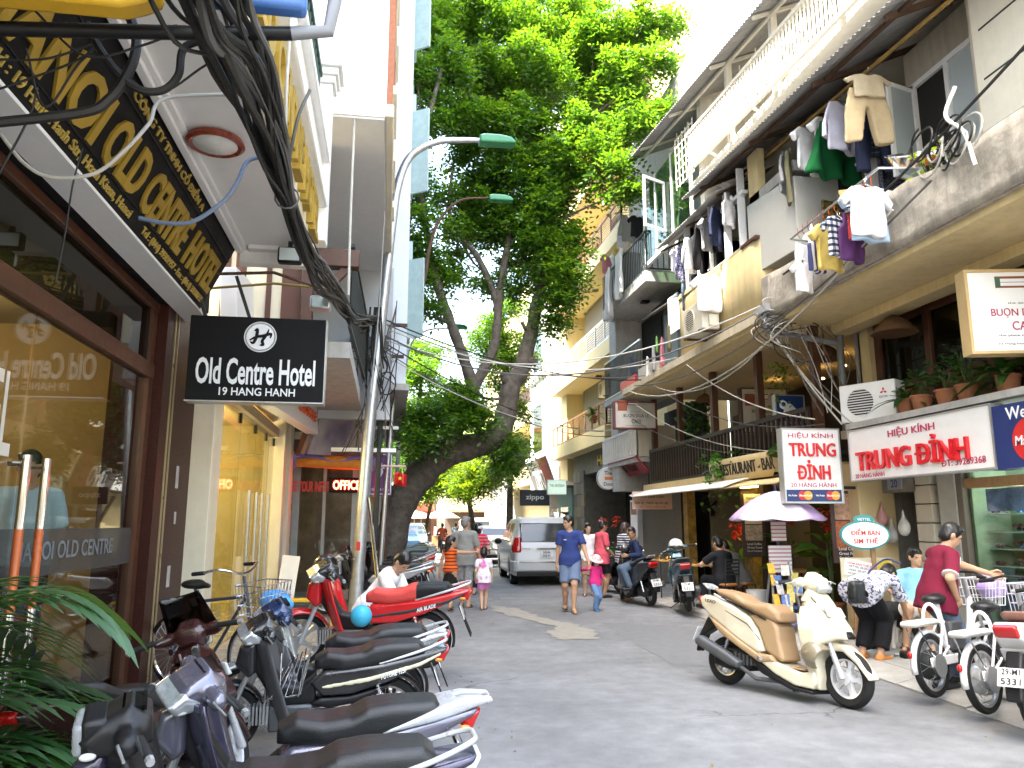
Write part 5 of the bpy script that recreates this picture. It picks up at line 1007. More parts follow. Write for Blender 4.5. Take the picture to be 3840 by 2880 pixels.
LP_=[Vector(p) for p in P[40:]]+[Vector((.7,17.2,8.5)),Vector((.64,17,10.1)),Vector((1.58,18.3,8.7)),Vector((2.9,18.2,9.3)),Vector((3.1,18.2,11.2)),Vector((1.24,17.5,6.5)),Vector((2.5,18,6.4)),Vector((1.0,18,3.0)),Vector((1.5,17.95,3.3))]
for i,b in enumerate(BL):
 c=Vector(b[:3]);q=min(LP_,key=lambda p:(p-c).length);mid=q.lerp(c,.5)+Vector((0,0,-.12+.2*((i%3)-1)));MB().tube(bez([q,mid,c+Vector((0,0,.1))],5),[.045-.032*k/10 for k in range(11)],6).build('branch',BARK,tr)
def far_tree(label,trunk,blobs,seed,m,r0=.16,dens=34,size=1.25):
 t=thing('background_tree',label,'tree',(0,0,0),group='trees further down the street');mb=MB();Q_=limb(mb,trunk,r0,r0*.35,10,seed=seed)
 for b in blobs:
  c=Vector(b[:3]);q=min(Q_,key=lambda p:(p-c).length);mb.tube([q,q.lerp(c,.6)+Vector((0,0,.15)),c],[.05,.035,.015],6)
 mb.build('trunk',BARK,t);crown(t,blobs,dens,seed,m,size);return t
LF2=leafmat('tree_leaf_yellow',(.065,.14,.015),(.12,.20,.02),.5)
LF3=leafmat('tree_leaf_fresh',(.035,.11,.013),(.075,.17,.02),.48)
far_tree('pale green tree behind the main trunk on the lamp pole side',[(.6,31,0),(.7,31,3),(1.1,31,6),(1.3,31,8)],[(1.0,30.0,7.53,1.08),(2.26,32.0,6.77,1.16),(1.04,30.0,5.68,.99),(1.23,34.0,4.19,.82),(1.4,31,8.6,.8),(.9,30.5,4.6,.8)],21,LF3)
far_tree('light green tree rising in front of the white house',[(4.6,29.5,0),(4.5,28.5,3),(4.2,27.6,6),(4.0,27.2,9)],[(3.55,27.0,8.05,.81),(4.07,27.0,7.03,.9),(4.58,27.0,7.74,.73),(3.72,27.0,8.92,.57),(4.41,27.0,5.68,.57),(4.24,27.0,3.68,.65),(4.07,27.0,4.34,.57),(4.3,27.5,9.6,.6)],22,LF3)
far_tree('low yellow green tree arching over the parked cars',[(3.6,33,0),(3.5,32,1.6),(3.0,30.5,3),(2.5,30,4)],[(1.98,30.0,3.53,.81),(2.87,28.0,3.1,.84),(3.71,28.0,3.35,.84),(2.5,31,4.6,.9),(3.4,30,4.6,.8),(2.3,31,3.4,.7)],23,LF2)
far_tree('sunlit yellow green tree at the far end of the street',[(2.2,44,0),(2.3,44,2),(2.9,43,4.2)],[(2.4,42,3.9,1.3),(3.7,42,4.3,1.2),(1.2,43,4.4,1.1),(3.0,43,5.6,1.4),(4.9,43,4.4,1.1),(5.4,44,6.2,1.3)],24,LF2,dens=30,size=1.6)
far_tree('dark tree at the far end on the lamp pole side',[(-.4,46,0),(-.2,46,3),(.2,45,6)],[(.2,45,6.2,1.5),(-1,46,5.2,1.4),(1.4,46,7.2,1.5),(.2,46,8.6,1.5)],25,LF3,dens=28,size=1.6)
# ================================================================ lamp posts
GREENL=mat('green_lamp_shell',(.02,.20,.075),.35,var=.1,coat=.3)
def street_lamp(label,pole,r,head,hx,m=STEEL,s=1.):
 t=thing('street_lamp',label,'street lamp',(0,0,0),group='green headed street lamps');P=bez([Vector(p) for p in pole],6)
 MB().tube(P,[r*(1-.62*i/(len(P)-1)) for i in range(len(P))],14).build('pole',m,t)
 M=frame(head,hx)
 sh_=[(.0,.02),(.0,.17),(.12,.20),(.42,.19),(.60,.15),(.68,.07),(.68,.02)]
 V,F=nets([pext([(a*s,b*s) for a,b in sh_],.13*s,.03*s)],.018*s,0);o=add('lamp_head',mesh_np(V,F),GREENL,t,M)
 o.matrix_local=Matrix.Translation(head)@Vector(hx).to_track_quat('X','Z').to_matrix().to_4x4()
 V,F=nets([ell((.43*s,0,.02*s),(.22*s,.115*s,.12*s))],.018*s,0,clip=lambda X,Y,Z:Z-.03*s);d=add('lamp_glass',mesh_np(V,F),glass('lamp_glass',(.75,.78,.80),haze=.45,hcol=(.6,.62,.64)),t);d.matrix_local=o.matrix_local.copy()
 return t
street_lamp('nearest street lamp on the tall galvanised pole with green head',[(-.46,13,.08),(-.43,13,1),(-.32,13,3.32),(-.19,13,5),(-.07,13,6.62),(.03,13,7.5),(.25,13,8.08),(.7,13,8.38),(1.2,13,8.46),(1.5,13,8.48)],.115,(1.48,13,8.38),(1,0,.03),s=.98)
street_lamp('second street lamp with green head on a rusty bent arm',[(-.05,16,.08),(.02,16,3.9),(.1,16,5.2),(.62,16,6.6),(.74,16,7.4),(.95,16,8.1),(1.4,16,8.6),(2.1,16,8.72)],.06,(2.05,16,8.62),(1,0,.02),m=RUST,s=.80)
street_lamp('farthest small street lamp with pale green head',[(.2,24,.08),(.3,24,4),(.5,24,6.8),(1.0,24,7.6),(1.85,24,7.75)],.07,(1.8,24,7.70),(1,0,.03),s=.9)
pb_=thing('notice_sticker','small red sticker on the galvanised pole','sticker',(-.44,12.90,1.2));MB().box(-.03,.03,-.012,-.002,-.07,.07).build('sticker',RED,pb_)
ub_=thing('utility_pole','thin grey utility pole beside the tree trunk','pole',(-.12,15.2,.08));MB().tube([(0,0,0),(.08,0,2),(.20,0,4.2)],[.05,.045,.04],10).build('shaft',STEEL,ub_);MB().box(-.3,.3,-.02,.02,3.3,3.36).build('cross_arm',WHITEP,ub_)
cp_=thing('clutter_pole','dark pole wrapped in cables between the lamp posts','pole',(-.22,14.1,.08));MB().tube([(0,0,0),(.05,0,3),(.12,0,5.9)],.05,8).build('shaft',IRON,cp_);MB().box(-.8,.35,-.03,.03,2.75,2.82).build('cross_arm',WHITEP,cp_);MB().box(-.6,.5,-.03,.03,5.1,5.16).build('cross_arm',RUST,cp_);MB().box(-.5,.45,-.03,.03,4.5,4.56).build('cross_arm',RUST,cp_)
for z in (3.5,4.1):MB().box(-.28,.02,-.14,.0,z,z+.38).build('meter_box',mat('meter_grey',(.36,.36,.35),.6,var=.2),cp_,bevel=.01)
# ================================================================ cables
cbd=thing('cable_bundle','thick bundle of black cables running under the canopy to the lamp pole','cables');r_=random.Random(3)
BP=[(-.50,1.6,3.02),(-.60,2.3,3.22),(-.62,2.95,3.43),(-.655,3.85,3.53),(-.64,4.45,3.46),(-.62,5.4,3.52),(-.60,6.6,3.68),(-.585,8.2,3.97),(-.55,10,4.27),(-.42,11.6,4.62),(-.30,12.8,4.98)]
for i in range(30):
 a=r_.uniform(0,6.283);rr=r_.random()**.5;pts=[]
 for j,p in enumerate(BP):
  k=[.16,.14,.125,.095,.05,.06,.075,.085,.09,.10,.12][j]*rr;aa=a+j*r_.uniform(-.25,.35);pts.append(Vector(p)+Vector((math.cos(aa)*k,0,math.sin(aa)*k))+Vector((0,0,-r_.random()**3*.10 if j not in (4,) else 0)))
 MB().tube(bez(pts,5),r_.choice([.006,.008,.010,.012,.016]),6).build('cable',r_.choice([CABLE,CABLE,CABLE,CABG]),cbd)
for y,x in ((4.45,-.64),(8.3,-.585)):MB().tube([Vector((x+.07*math.cos(a),y,3.46+(.53 if y>5 else 0)+.07*math.sin(a))) for a in np.linspace(0,6.28,12)],.006,6).build('binding',CABG,cbd)
def cable(label,pts,r,m=CABLE,group='loose cables near the hotel canopy',name='cable',n=8):
 o=MB().tube(bez([Vector(p) for p in pts],n),r,7).build(name,m);return tag(o,label,'cable',group)
cable('white cable looping across the black name board',[(-1.8,3.6,3.31),(-1.69,3.6,3.18),(-1.57,3.6,3.12),(-1.39,3.6,3.15),(-1.27,3.6,3.27),(-1.17,3.6,3.42),(-1.1,3.6,3.56),(-.7,3.6,3.62)],.009,CABW)
cable('blue grey cut cable hanging below the round ceiling light',[(-1.37,4.2,3.18),(-1.24,4.2,3.16),(-1.09,4.2,3.18),(-.94,4.2,3.31),(-.87,4.2,3.44),(-.82,4.2,3.56),(-.66,4.2,3.60)],.012,mat('blue_grey_cable',(.12,.16,.24),.5))
cable('thick black cable drooping left of the bundle',[(-1.1,3,3.6),(-1.06,3,3.51),(-1.05,3,3.42),(-1.07,3,3.32),(-1.13,3,3.2),(-1.24,3,3.13),(-1.7,3,3.03)],.020)
cable('black cable swooping in a U under the soffit',[(-1.24,3,3.52),(-1.18,3,3.41),(-1.09,3,3.3),(-1.01,3,3.25),(-.93,3,3.26),(-.88,3,3.33),(-.86,3,3.46),(-.70,3,3.52)],.016)
for i,p in enumerate([[(-1.4,2.9,3.5),(-1.2,2.9,3.32),(-1.0,2.9,3.38),(-.8,2.9,3.5)],[(-1.55,3,3.33),(-1.35,3,3.36),(-1.1,3,3.5),(-.9,3,3.55)],[(-1.6,3.1,3.25),(-1.3,3.1,3.42),(-1.2,3.1,3.56)],[(-1.5,3.1,3.45),(-1.4,3.1,3.2),(-1.25,3.1,3.45),(-1.0,3.1,3.3),(-.8,3.1,3.45)],[(-1.58,3.4,3.45),(-1.6,3.4,3.3),(-1.7,3.4,3.0)],[(-1.69,4.2,3.56),(-1.72,4.2,3.34),(-1.73,4.2,3.08),(-1.75,4.2,2.8)]]):cable(['thin wire sagging between the U shaped cable and the bundle','thin wire rising across the first gold letters','short thin wire curling up by the black pipe','thin wire waving through the tangle over the gold letters','thin wire hanging down over the address line','thin wire hanging past the hotel camera'][i],p,.005)
cable('white rope tied to the cable bundle',[(-.64,4.2,5.2),(-.64,4.2,4.33),(-.64,4.2,3.99),(-.64,4.3,3.7),(-.63,4.4,3.5)],.010,CABW,name='rope');cable('grey rope end sticking out of the cable tie',[(-.51,4.2,4.02),(-.57,4.2,3.83),(-.63,4.35,3.6)],.010,CABG,name='rope')
cable('second white rope hanging by the striped wall',[(-.50,8.4,6.2),(-.50,8.4,5),(-.49,8.4,4.05)],.014,CABW,name='rope');cable('thin pale cord hanging beside the white bay',[(-.16,11,6.2),(-.2,11,4.6),(-.28,11,3.4)],.008,CABW,name='rope')
tg_=thing('cable_tangle','messy tangle of loose cables around the lamp pole','cables')
for i in range(46):
 a=Vector((r_.uniform(-.75,.12),r_.uniform(12.7,14.6),r_.uniform(4.2,5.6)));b=Vector((r_.uniform(-.8,.15),r_.uniform(12.7,14.6),r_.uniform(2.4,4.8)));m_=a.lerp(b,.5)+Vector((r_.gauss(0,.16),r_.gauss(0,.1),r_.gauss(-.1,.22)))
 MB().tube(bez([a,m_,b],7),r_.choice([.006,.009,.012]),5).build('cable',r_.choice([CABLE,CABLE,CABG,mat('brown_cable',(.10,.07,.045),.7)]),tg_)
for i in range(9):
 x=r_.uniform(-.6,-.2);MB().tube(bez([Vector((x,12.9,5.2)),Vector((x+r_.uniform(-.1,.1),12.9,4.4)),Vector((x+.12,12.95,3.6+r_.random()))],6),.014,6).build('cable',CABLE,tg_)
for i in range(3):
 c=Vector((r_.uniform(-.3,.1),13.6,r_.uniform(3.9,4.9)));MB().tube([c+Vector((.16*math.cos(a),.03*math.sin(3*a),.2*math.sin(a))) for a in np.linspace(0,6.28,24)],.012,6,closed=False).build('coil',CABLE,tg_)
def wire(label,a,b,s,r=.010,m=CABG,group='wires crossing the street'):
 o=MB().tube(sag(a,b,s),r,5).build('overhead_wire',m);return tag(o,label,'wire',group)
WL=(-.15,13.1,5.05)
for i,(b,s,r,m) in enumerate([((5.55,16.2,4.72),.30,.014,CABLE),((5.55,16.0,4.78),.36,.012,CABG),((5.5,14.0,4.75),.45,.012,CABW),((5.48,10.6,4.72),.85,.014,CABG),((5.5,10.5,4.80),.65,.012,CABW),((6.4,22.4,4.3),.35,.012,CABLE),((6.4,21.0,4.0),.45,.010,CABG),((5.9,18.3,3.9),.5,.010,CABW)]):wire(['thick black wire from the lamp pole to the iron balcony','grey wire running just under the thick black one','white wire from the lamp pole to the plaster slab','grey wire sagging deepest towards the drain pipe','pale wire from the lamp pole to the gutter end','black wire from the lamp pole to the lowest yellow balcony','thin grey wire to the yellow apartments','thin white wire to the picket balcony'][i],(WL[0]+.05*(i%3),WL[1]+.1*i,WL[2]-.07*i),b,s,r,m)
for i,(a,b,s,r,m) in enumerate([((5.5,16.6,4.66),(5.42,6.6,5.02),.55,.013,CABG),((5.48,17.0,4.60),(5.40,7.2,4.95),.8,.013,CABW),((5.5,15.5,4.5),(5.6,10.4,4.3),.45,.010,CABW),((5.5,13.5,4.52),(5.9,9.9,3.0),.2,.011,CABW),((5.45,10.5,4.7),(6.25,9.8,2.92),.06,.013,CABW),((5.5,10.5,4.66),(6.35,9.7,2.92),.15,.011,CABW),((5.55,10.5,4.62),(6.55,9.75,2.95),.1,.009,CABG),((5.5,15.0,4.3),(6.1,10.0,2.95),.3,.009,CABG),((5.5,16.5,4.2),(6.2,11.5,2.7),.25,.009,CABW),((5.7,17.4,4.0),(6.2,12.5,2.75),.2,.008,CABG),((5.4,9.6,5.0),(5.50,5.2,5.8),.15,.016,CABLE)]):wire(['grey wire slung the length of the balcony fronts','white wire sagging lowest along the balcony fronts','white wire looping below the yellow soffit','white drop wire to the shop sign ledge','thick white drop wire from the knot of wires','second white drop wire beside the drain pipe','thin grey drop wire nearest the drain pipe','grey wire crossing in front of the wooden cafe rail','white wire slanting across the planter sign','thin grey wire behind the dim cafe sign','black cable rising to the cream corner'][i],a,b,s,r,m,'wires along the balconies')
kn=thing('wire_knot','tangled coil of wires at the balcony corner above the drain pipe','cables')
for i in range(22):
 c=Vector((5.62+r_.uniform(-.12,.35),10.3+r_.uniform(-.2,.1),4.55+r_.uniform(-.15,.2)));R0=r_.uniform(.12,.32)
 MB().tube([c+Vector((R0*math.cos(a),.05*math.sin(2*a+i),R0*.35*math.sin(a)-.04*a*(i%3))) for a in np.linspace(0,r_.uniform(4,9),22)],.008,5).build('wire',r_.choice([CABLE,CABG,CABW]),kn)
for i in range(12):
 a=Vector((5.6+.07*i,10.2,4.45));b=Vector((6.0+.06*i+r_.uniform(-.2,.2),9.9,2.95+r_.uniform(0,.4)));MB().tube(bez([a,a.lerp(b,.5)+Vector((r_.gauss(0,.12),0,r_.gauss(0,.1))),b],6),.006,5).build('wire',r_.choice([CABG,CABW,mat('brown_cable',(.10,.07,.045))]),kn)
k2=thing('cable_coil','coiled black and white cables hanging by the cream corner','cables')
for i in range(14):
 c=Vector((5.55+r_.uniform(-.1,.1),6.5+r_.uniform(-.35,.35),5.35+r_.uniform(-.2,.25)));R0=r_.uniform(.1,.25);MB().tube([c+Vector((.04*math.sin(a*1.3),R0*math.cos(a),R0*.8*math.sin(a))) for a in np.linspace(0,r_.uniform(5,8),22)],.011,6).build('cable',r_.choice([CABLE,CABLE,CABW]),k2)
MB().tube(bez([Vector((5.55,6.3,5.9)),Vector((5.45,6.35,5.6)),Vector((5.5,6.2,5.35)),Vector((5.5,6.1,4.95))],6),.020,8).build('white_hose',mat('white_hose',(.68,.67,.62),.5),k2)
# ================================================================ laundry and balcony clutter
cl_=lambda n,c:mat('cloth_'+n,c,.9,var=.12,scale=8,spec=.15,bump=.2,bscale=60)
WHT=cl_('white',(.78,.78,.80));BEI=cl_('beige',(.46,.36,.22));GRN=cl_('green',(.010,.115,.035));NVY=cl_('navy',(.020,.025,.055));BLKc=cl_('black',(.015,.014,.016));GRY=cl_('grey',(.30,.30,.31));SKY=cl_('skyblue',(.36,.50,.66));YLW=cl_('yellow',(.62,.48,.14));REDc=cl_('red',(.50,.03,.03));PUR=cl_('purple',(.09,.035,.13));PNK=cl_('pink',(.55,.22,.28));OLV=cl_('olive',(.16,.15,.09));DEN=cl_('denim',(.10,.14,.20));LAV=cl_('lavender',(.55,.54,.66))
PLD=bands('plaid_bw',(.62,.64,.70),(.05,.06,.09),2,.11,.45,c3=(.25,.27,.34),axis2=0);PLD2=bands('plaid_dark',(.03,.05,.06),(.12,.16,.17),2,.09,.3,c3=(.5,.5,.5),axis2=0);FLO=blotch('floral_navy',(.03,.03,.10),(.45,.45,.55),30,.55)
FLW=blotch('floral_white',(.80,.79,.80),(.42,.12,.14),26,.66)
for a in [('pants','beige trousers hung highest on the bamboo pole',BEI,(5.66,7.85,6.82),0,1.05,1.05,.70),('shirt','beige hooded top pegged over the beige trousers',cl_('khaki',(.50,.42,.29)),(5.66,7.78,6.97),0,.72,1.1,.6),('long','white long sleeved shirt beside the beige trousers',LAV,(5.80,8.55,7.05),.3,.95),('shirt','white shirt at the far end of the bamboo pole',WHT,(5.78,9.35,7.10),.5,.95),('shirt','second white shirt behind the first',WHT,(5.90,9.05,7.10),.4,.95),('skirt','bright green pleated skirt hanging under the awning',GRN,(5.92,9.0,7.0),.3,1.08),('pants','olive trousers nearest the grey cabinet',OLV,(5.72,9.75,6.90),.8,.85),('long','grey shirt hung beside the olive trousers',GRY,(5.72,9.95,6.95),.9,.85),('pants','dark navy trousers behind the beige pair',NVY,(5.98,8.2,6.78),0,.9),('shirt','dark plaid shirt next to the open window leaf',PLD2,(6.12,8.35,6.72),0,.75),('shirt','grey tee shirt below the dark plaid shirt',GRY,(6.16,8.42,6.28),0,.7),('long','navy long shirt beside the window frame',NVY,(6.30,8.5,6.75),.1,.95),('towel','blue checked cloth in the shade behind the skirt',blotch('blue_print',(.03,.035,.05),(.12,.12,.16),60,.5),(6.45,8.4,6.35),0,.95),('towel','dull yellow patterned cloth lowest under the skirt',blotch('yellow_print',(.16,.13,.03),(.05,.04,.02),18,.5),(6.1,9.3,6.0),.2,.75)]:garment(a[0],a[1],a[2],a[3],a[4],a[5],seed=int(a[3][1]*7)%5,sx=a[6] if len(a)>6 else 1.1,sz=a[7] if len(a)>7 else 1.)
for a in [('shirt','pale blue shirt in front on the lower rack',SKY,(5.22,7.38,5.28),.1,.92),('shirt','white shirt against the pale blue one',WHT,(5.16,7.30,5.26),.1,.85),('shirt','black and white plaid shirt on the lower rack',PLD,(5.22,7.95,5.16),.3,.72),('shirt','small plaid shirt behind the pale blue one',PLD,(5.30,7.62,5.22),.3,.62),('tank','red patterned top on the lower rack',blotch('red_print',(.50,.03,.03),(.62,.20,.12),30,.6),(5.28,7.62,5.3),.3,.8),('tank','purple top between the plaid shirts',PUR,(5.26,7.78,5.14),.3,.85),('shirt','yellow shirt on the lower rack',YLW,(5.24,8.18,5.16),.3,.85),('tank','navy and white top left of the yellow shirt',bands('navy_white',(.62,.62,.66),(.05,.06,.16),0,.12,.5),(5.22,8.45,5.16),.4,.75),('pants','white shorts at the end of the lower rack',WHT,(5.2,8.75,5.12),.4,.50),('shirt','white tee shirt hanging lowest from the rack',WHT,(5.18,8.70,4.86),.3,.58)]:garment(a[0],a[1],a[2],a[3],a[4],a[5],seed=int(a[3][1]*9)%5)
rk=thing('clothes_rack','bent pole rack holding the lower row of washing','clothes rack');MB().tube([(5.55,9.1,5.30),(5.2,9.0,5.28),(5.2,7.1,5.38),(5.6,7.0,5.36)],.014,6).build('pole',STEEL,rk)
for i in range(14):MB().tube([(5.2,7.25+i*.12,5.36),(5.2,7.25+i*.12,5.26),(5.24,7.27+i*.12,5.24)],.005,5).build('hook',ORG,rk)
for a in [('tank','white and pink tank top under the sagging tin awning',FLW,(5.62,11.62,7.12),.6,.85),('long','big navy shirt under the sagging tin awning',NVY,(5.66,12.15,7.08),.7,1.0),('shirt','light grey tee shirt between navy garments',GRY,(5.66,12.6,7.05),.7,.9),('pants','black trousers under the sagging tin awning',BLKc,(5.64,12.95,7.0),.7,.85),('long','white long shirt beside the black trousers',WHT,(5.62,13.35,6.95),.7,.9),('pants','navy floral trousers at the end of the washing line',FLO,(5.6,13.8,6.95),.7,.7),('shirt','white tee shirt over the floral trousers',WHT,(5.6,14.05,6.98),.8,.7),('pants','faded jeans hung above the tin shade',DEN,(5.85,14.0,6.62),.6,.95)]:garment(a[0],a[1],a[2],a[3],a[4],a[5],seed=int(a[3][1]*5)%5)
garment('shirt','sunlit white top with red hem over the air conditioner',bands('red_hem',(.82,.80,.80),(.75,.04,.07),2,2.,.0),(5.38,12.05,5.80),.2,.95);garment('towel','crumpled white cloth on top of the parapet air conditioner',WHT,(5.42,12.55,5.62),1.2,.45,hanger=False)
for a in [('towel','white quilt draped over the upper iron balcony',WHT,(5.66,18.0,8.35),1.4,1.3),('towel','second white quilt sagging off the upper balcony corner',WHT,(5.64,18.9,8.15),1.3,1.4),('shirt','pink top hung beside the white quilts',PNK,(5.7,19.3,8.75),.8,.8),('tank','red and white top on the upper balcony line',FLW,(5.8,18.2,9.1),.5,.8),('long','pale shirt on the upper balcony line',GRY,(5.8,17.6,9.2),.5,.95),('shirt','black shirt on the upper balcony corner',BLKc,(5.78,16.9,8.9),.5,.8),('towel','yellow cloth on the upper balcony rail',YLW,(5.76,18.6,8.7),.8,.4),('towel','faded pink rag over the plaster slab edge',PNK,(5.56,14.9,5.35),1.2,.65),('towel','grey rag over the plaster slab edge',GRY,(5.55,15.4,5.25),1.2,.55),('towel','green string bag hung over the slab edge',cl_('lime',(.2,.45,.12)),(5.54,15.15,5.45),1.2,.35),('towel','white rag nearest the iron balcony',WHT,(5.55,15.8,5.15),1.2,.5),('towel','brown rag beside the open white leaf',OLV,(5.56,14.5,5.5),1.2,.55)]:garment(a[0],a[1],a[2],a[3],a[4],a[5],seed=int(a[3][1]*5)%5,hanger=a[0]!='towel',thick=.06)
bs_=thing('tin_basin','large tin basin lying on the balcony board','basin',(5.95,7.45,5.62),rot=(R(25),R(-12),0));MB().lathe([(.05,0),(.26,.02),(.34,.14),(.355,.14),(.35,.155),(.27,.04),(.0,.03)],28).build('bowl',CHROME,bs_)
b2_=thing('white_basin','upturned white basin beside the tin basin','basin',(5.9,7.95,5.55),rot=(R(205),R(10),0));MB().lathe([(.05,0),(.24,.02),(.31,.13),(.33,.14)],28).build('bowl',WHITEP,b2_,solid=.01)
tbl=thing('folding_table','brown folding table stored on its side on the balcony','table',(6.0,7.65,5.30),rot=(R(18),R(-15),.1));MB().box(-.45,.45,-.35,.35,0,.03).build('top',BROWNL,tbl,bevel=.01)
for x in (-.4,.4):MB().box(x-.02,x+.02,-.33,.33,-.05,0).build('leg',IRON,tbl)
ht=thing('conical_hat','straw conical hat hung above the pale blue shirt','hat',(5.72,8.35,5.55),rot=(R(60),0,.4));MB().lathe([(.24,0),(.12,.12),(.0,.22)],28,caps=False).build('brim',mat('straw',(.42,.28,.11),.85,var=.25,scale=30),ht,solid=.006)
pb2=thing('plastic_bag','white plastic bag of shoes on the balcony edge','bag',(5.75,9.35,5.30));blob('bag',cl_('plastic',(.62,.62,.60)),pb2,[ell((0,0,.12),(.16,.14,.14)),cap((0,0,.2),(0,.02,.36),.06,.03)],.02,.05)
hm=thing('black_helmet','black helmet lying on the balcony edge','helmet',(5.72,9.0,5.30));blob('shell',BLK,hm,[ell((0,0,.1),(.13,.15,.12))],.015,0,clip=lambda X,Y,Z:-Z)
od=thing('orange_crate','orange plastic crate in the balcony corner','crate',(6.15,7.2,4.7));MB().box(-.2,.2,-.25,.25,0,.5).build('body',mat('orange_crate',(.62,.13,.03),.5),od,bevel=.02);MB().box(-.205,-.2,-.15,.15,.2,.32).build('cutout',BLK,od)
bc=thing('blue_chair','blue plastic chair behind the lower iron balcony','chair',(6.1,17.9,4.80),R(60));BLP=mat('blue_plastic',(.03,.12,.42),.45)
MB().box(-.2,.2,-.2,.2,.38,.42).build('seat',BLP,bc,bevel=.01);MB().box(-.2,.2,.18,.22,.42,.82).build('backrest',BLP,bc,bevel=.01)
for x in (-.17,.17):
 for y in (-.17,.17):MB().box(x-.02,x+.02,y-.02,y+.02,0,.38).build('leg',BLP,bc)
plant('sprig of weeds growing from the window ledge',(6.45,7.45,5.35),'bush',.55,40,31,leafmat('leaf_weed',(.16,.28,.05),(.26,.40,.08),.5),pot=False,group='weeds on the old wall');plant('pale weeds sprouting from the concrete parapet',(5.75,7.0,5.15),'bush',.45,26,32,leafmat('leaf_weed',(.16,.28,.05),(.26,.40,.08)),pot=False,group='weeds on the old wall')
for i,(y,k,h_,n,l) in enumerate(((9.05,'strap',.5,24,'dark strappy plant at the far end of the ledge above the shop sign'),(8.75,'bush',.35,40,'small leafed plant second along the ledge above the shop sign'),(8.3,'bush',.42,55,'bushy plant in a terracotta pot above the shop sign'),(7.95,'bush',.50,50,'taller dark bush above the middle of the shop sign'),(7.35,'strap',.62,34,'broad arching plant above the navy card panel'),(6.85,'broad',.5,14,'large leafed plant nearest the bright cafe sign'))):plant(l,(6.72,y,2.92),k,h_,n,40+i,LEAF2,lw=2.2 if k=='strap' else 1.)
for i,(y,k,l) in enumerate(((11.3,'broad','leafy plant in the cafe planter nearest the coffee sign'),(12.0,'strap','fern in the middle of the cafe planter'),(12.8,'bush','bushy greenery in the cafe planter'),(13.5,'broad','big leaf plant in the cafe planter'),(14.1,'bush','dark bush at the far end of the cafe planter'))):plant(l,(6.22,y,2.46),k,.42,34,60+i,LEAF1 if i%2 else LEAF2,pot=False,group='plants in the cafe planter',lw=1.5)
plant('creeper trailing down from the cafe planter',(5.92,13.2,2.60),'vine',.95,110,70,LEAF1,pot=False,group='plants in the cafe planter',lw=1.1);plant('yellow flowered hanging plant by the wire knot',(6.35,11.6,4.05),'vine',.55,60,71,LF2,pot=False,group='hanging plants');plant('dark hanging plant inside the cafe balcony',(6.45,15.4,4.0),'vine',.9,130,72,LEAF2,pot=False,group='hanging plants',lw=1.5)
for i,(y) in enumerate((10.9,15.6)):
 lp=thing('basket_lamp',['woven conical lamp shade by the drain pipe','woven conical lamp shade deeper in the cafe balcony'][i],'lamp shade',(6.75,y,4.10));MB().lathe([(.26,0),(.15,.16),(.03,.24)],24,caps=False).build('shade',mat('wicker',(.12,.06,.025),.85,var=.3,scale=40),lp,solid=.01);MB().tube([(0,0,.24),(0,0,.42)],.006,5).build('cord',BLK,lp)
lp=thing('basket_lamp','woven conical lamp shade over the spectacles shop window','lamp shade',(6.75,9.2,4.10));MB().lathe([(.30,0),(.17,.16),(.03,.25)],24,caps=False).build('shade',mat('wicker',(.12,.06,.025)),lp,solid=.01);MB().tube([(0,0,.24),(0,0,.3)],.006,5).build('cord',BLK,lp)
ac_unit('white air conditioner on the ledge beside the drain pipe',(6.62,9.62,2.94),R(-62),.80,.54,.29,brand=True);ac_unit('small air conditioner on the lowest yellow balcony',(7.4,25.5,5.9),R(-90),.8,.55,.3,CREAM)
plant('potted plant hanging over the lowest yellow balcony',(6.6,24.2,4.8),'strap',.7,40,80,LEAF2,group='plants on the yellow apartments',lw=1.5);plant('dark plant on the middle yellow balcony corner',(6.9,20.6,7.1),'bush',1.0,110,81,LEAF2,group='plants on the yellow apartments',lw=1.4)
# ================================================================ two-wheelers (local +x forward, origin on the ground between the wheels)
MC={}
def cached(key,fn):
 if key not in MC:MC[key]=fn()
 return MC[key]
def npm(prims,h=.012,k=0.,**kw):
 V,F=nets(prims,h,k,**kw);return mesh_np(relax(V,F,2),F)
def paint(n,c,metal=.0,rough=.22):return mat('paint_'+n,c,rough,metal=metal,var=.06,scale=5,coat=.6)
PLATE=mat('plate_white',(.72,.72,.72),.5);TAILR=mat('tail_lens',(.45,.01,.01),.12,coat=.5);AMB=mat('amber_lens',(.7,.22,.02),.15,coat=.5)
HLENS=glass('headlamp_glass',(.85,.88,.9),haze=.35,hcol=(.6,.62,.64));SEATM=mat('black_seat',(.010,.0105,.012),.40,var=.3,scale=7,bump=.2,bscale=180);ALU=mat('cast_alloy',(.55,.56,.57),.32,metal=.75,var=.1)
SILV=mat('silver_plastic',(.50,.51,.53),.30,metal=.35,var=.06,coat=.3);EXH=mat('grey_muffler',(.10,.105,.11),.5,metal=.4,var=.2)
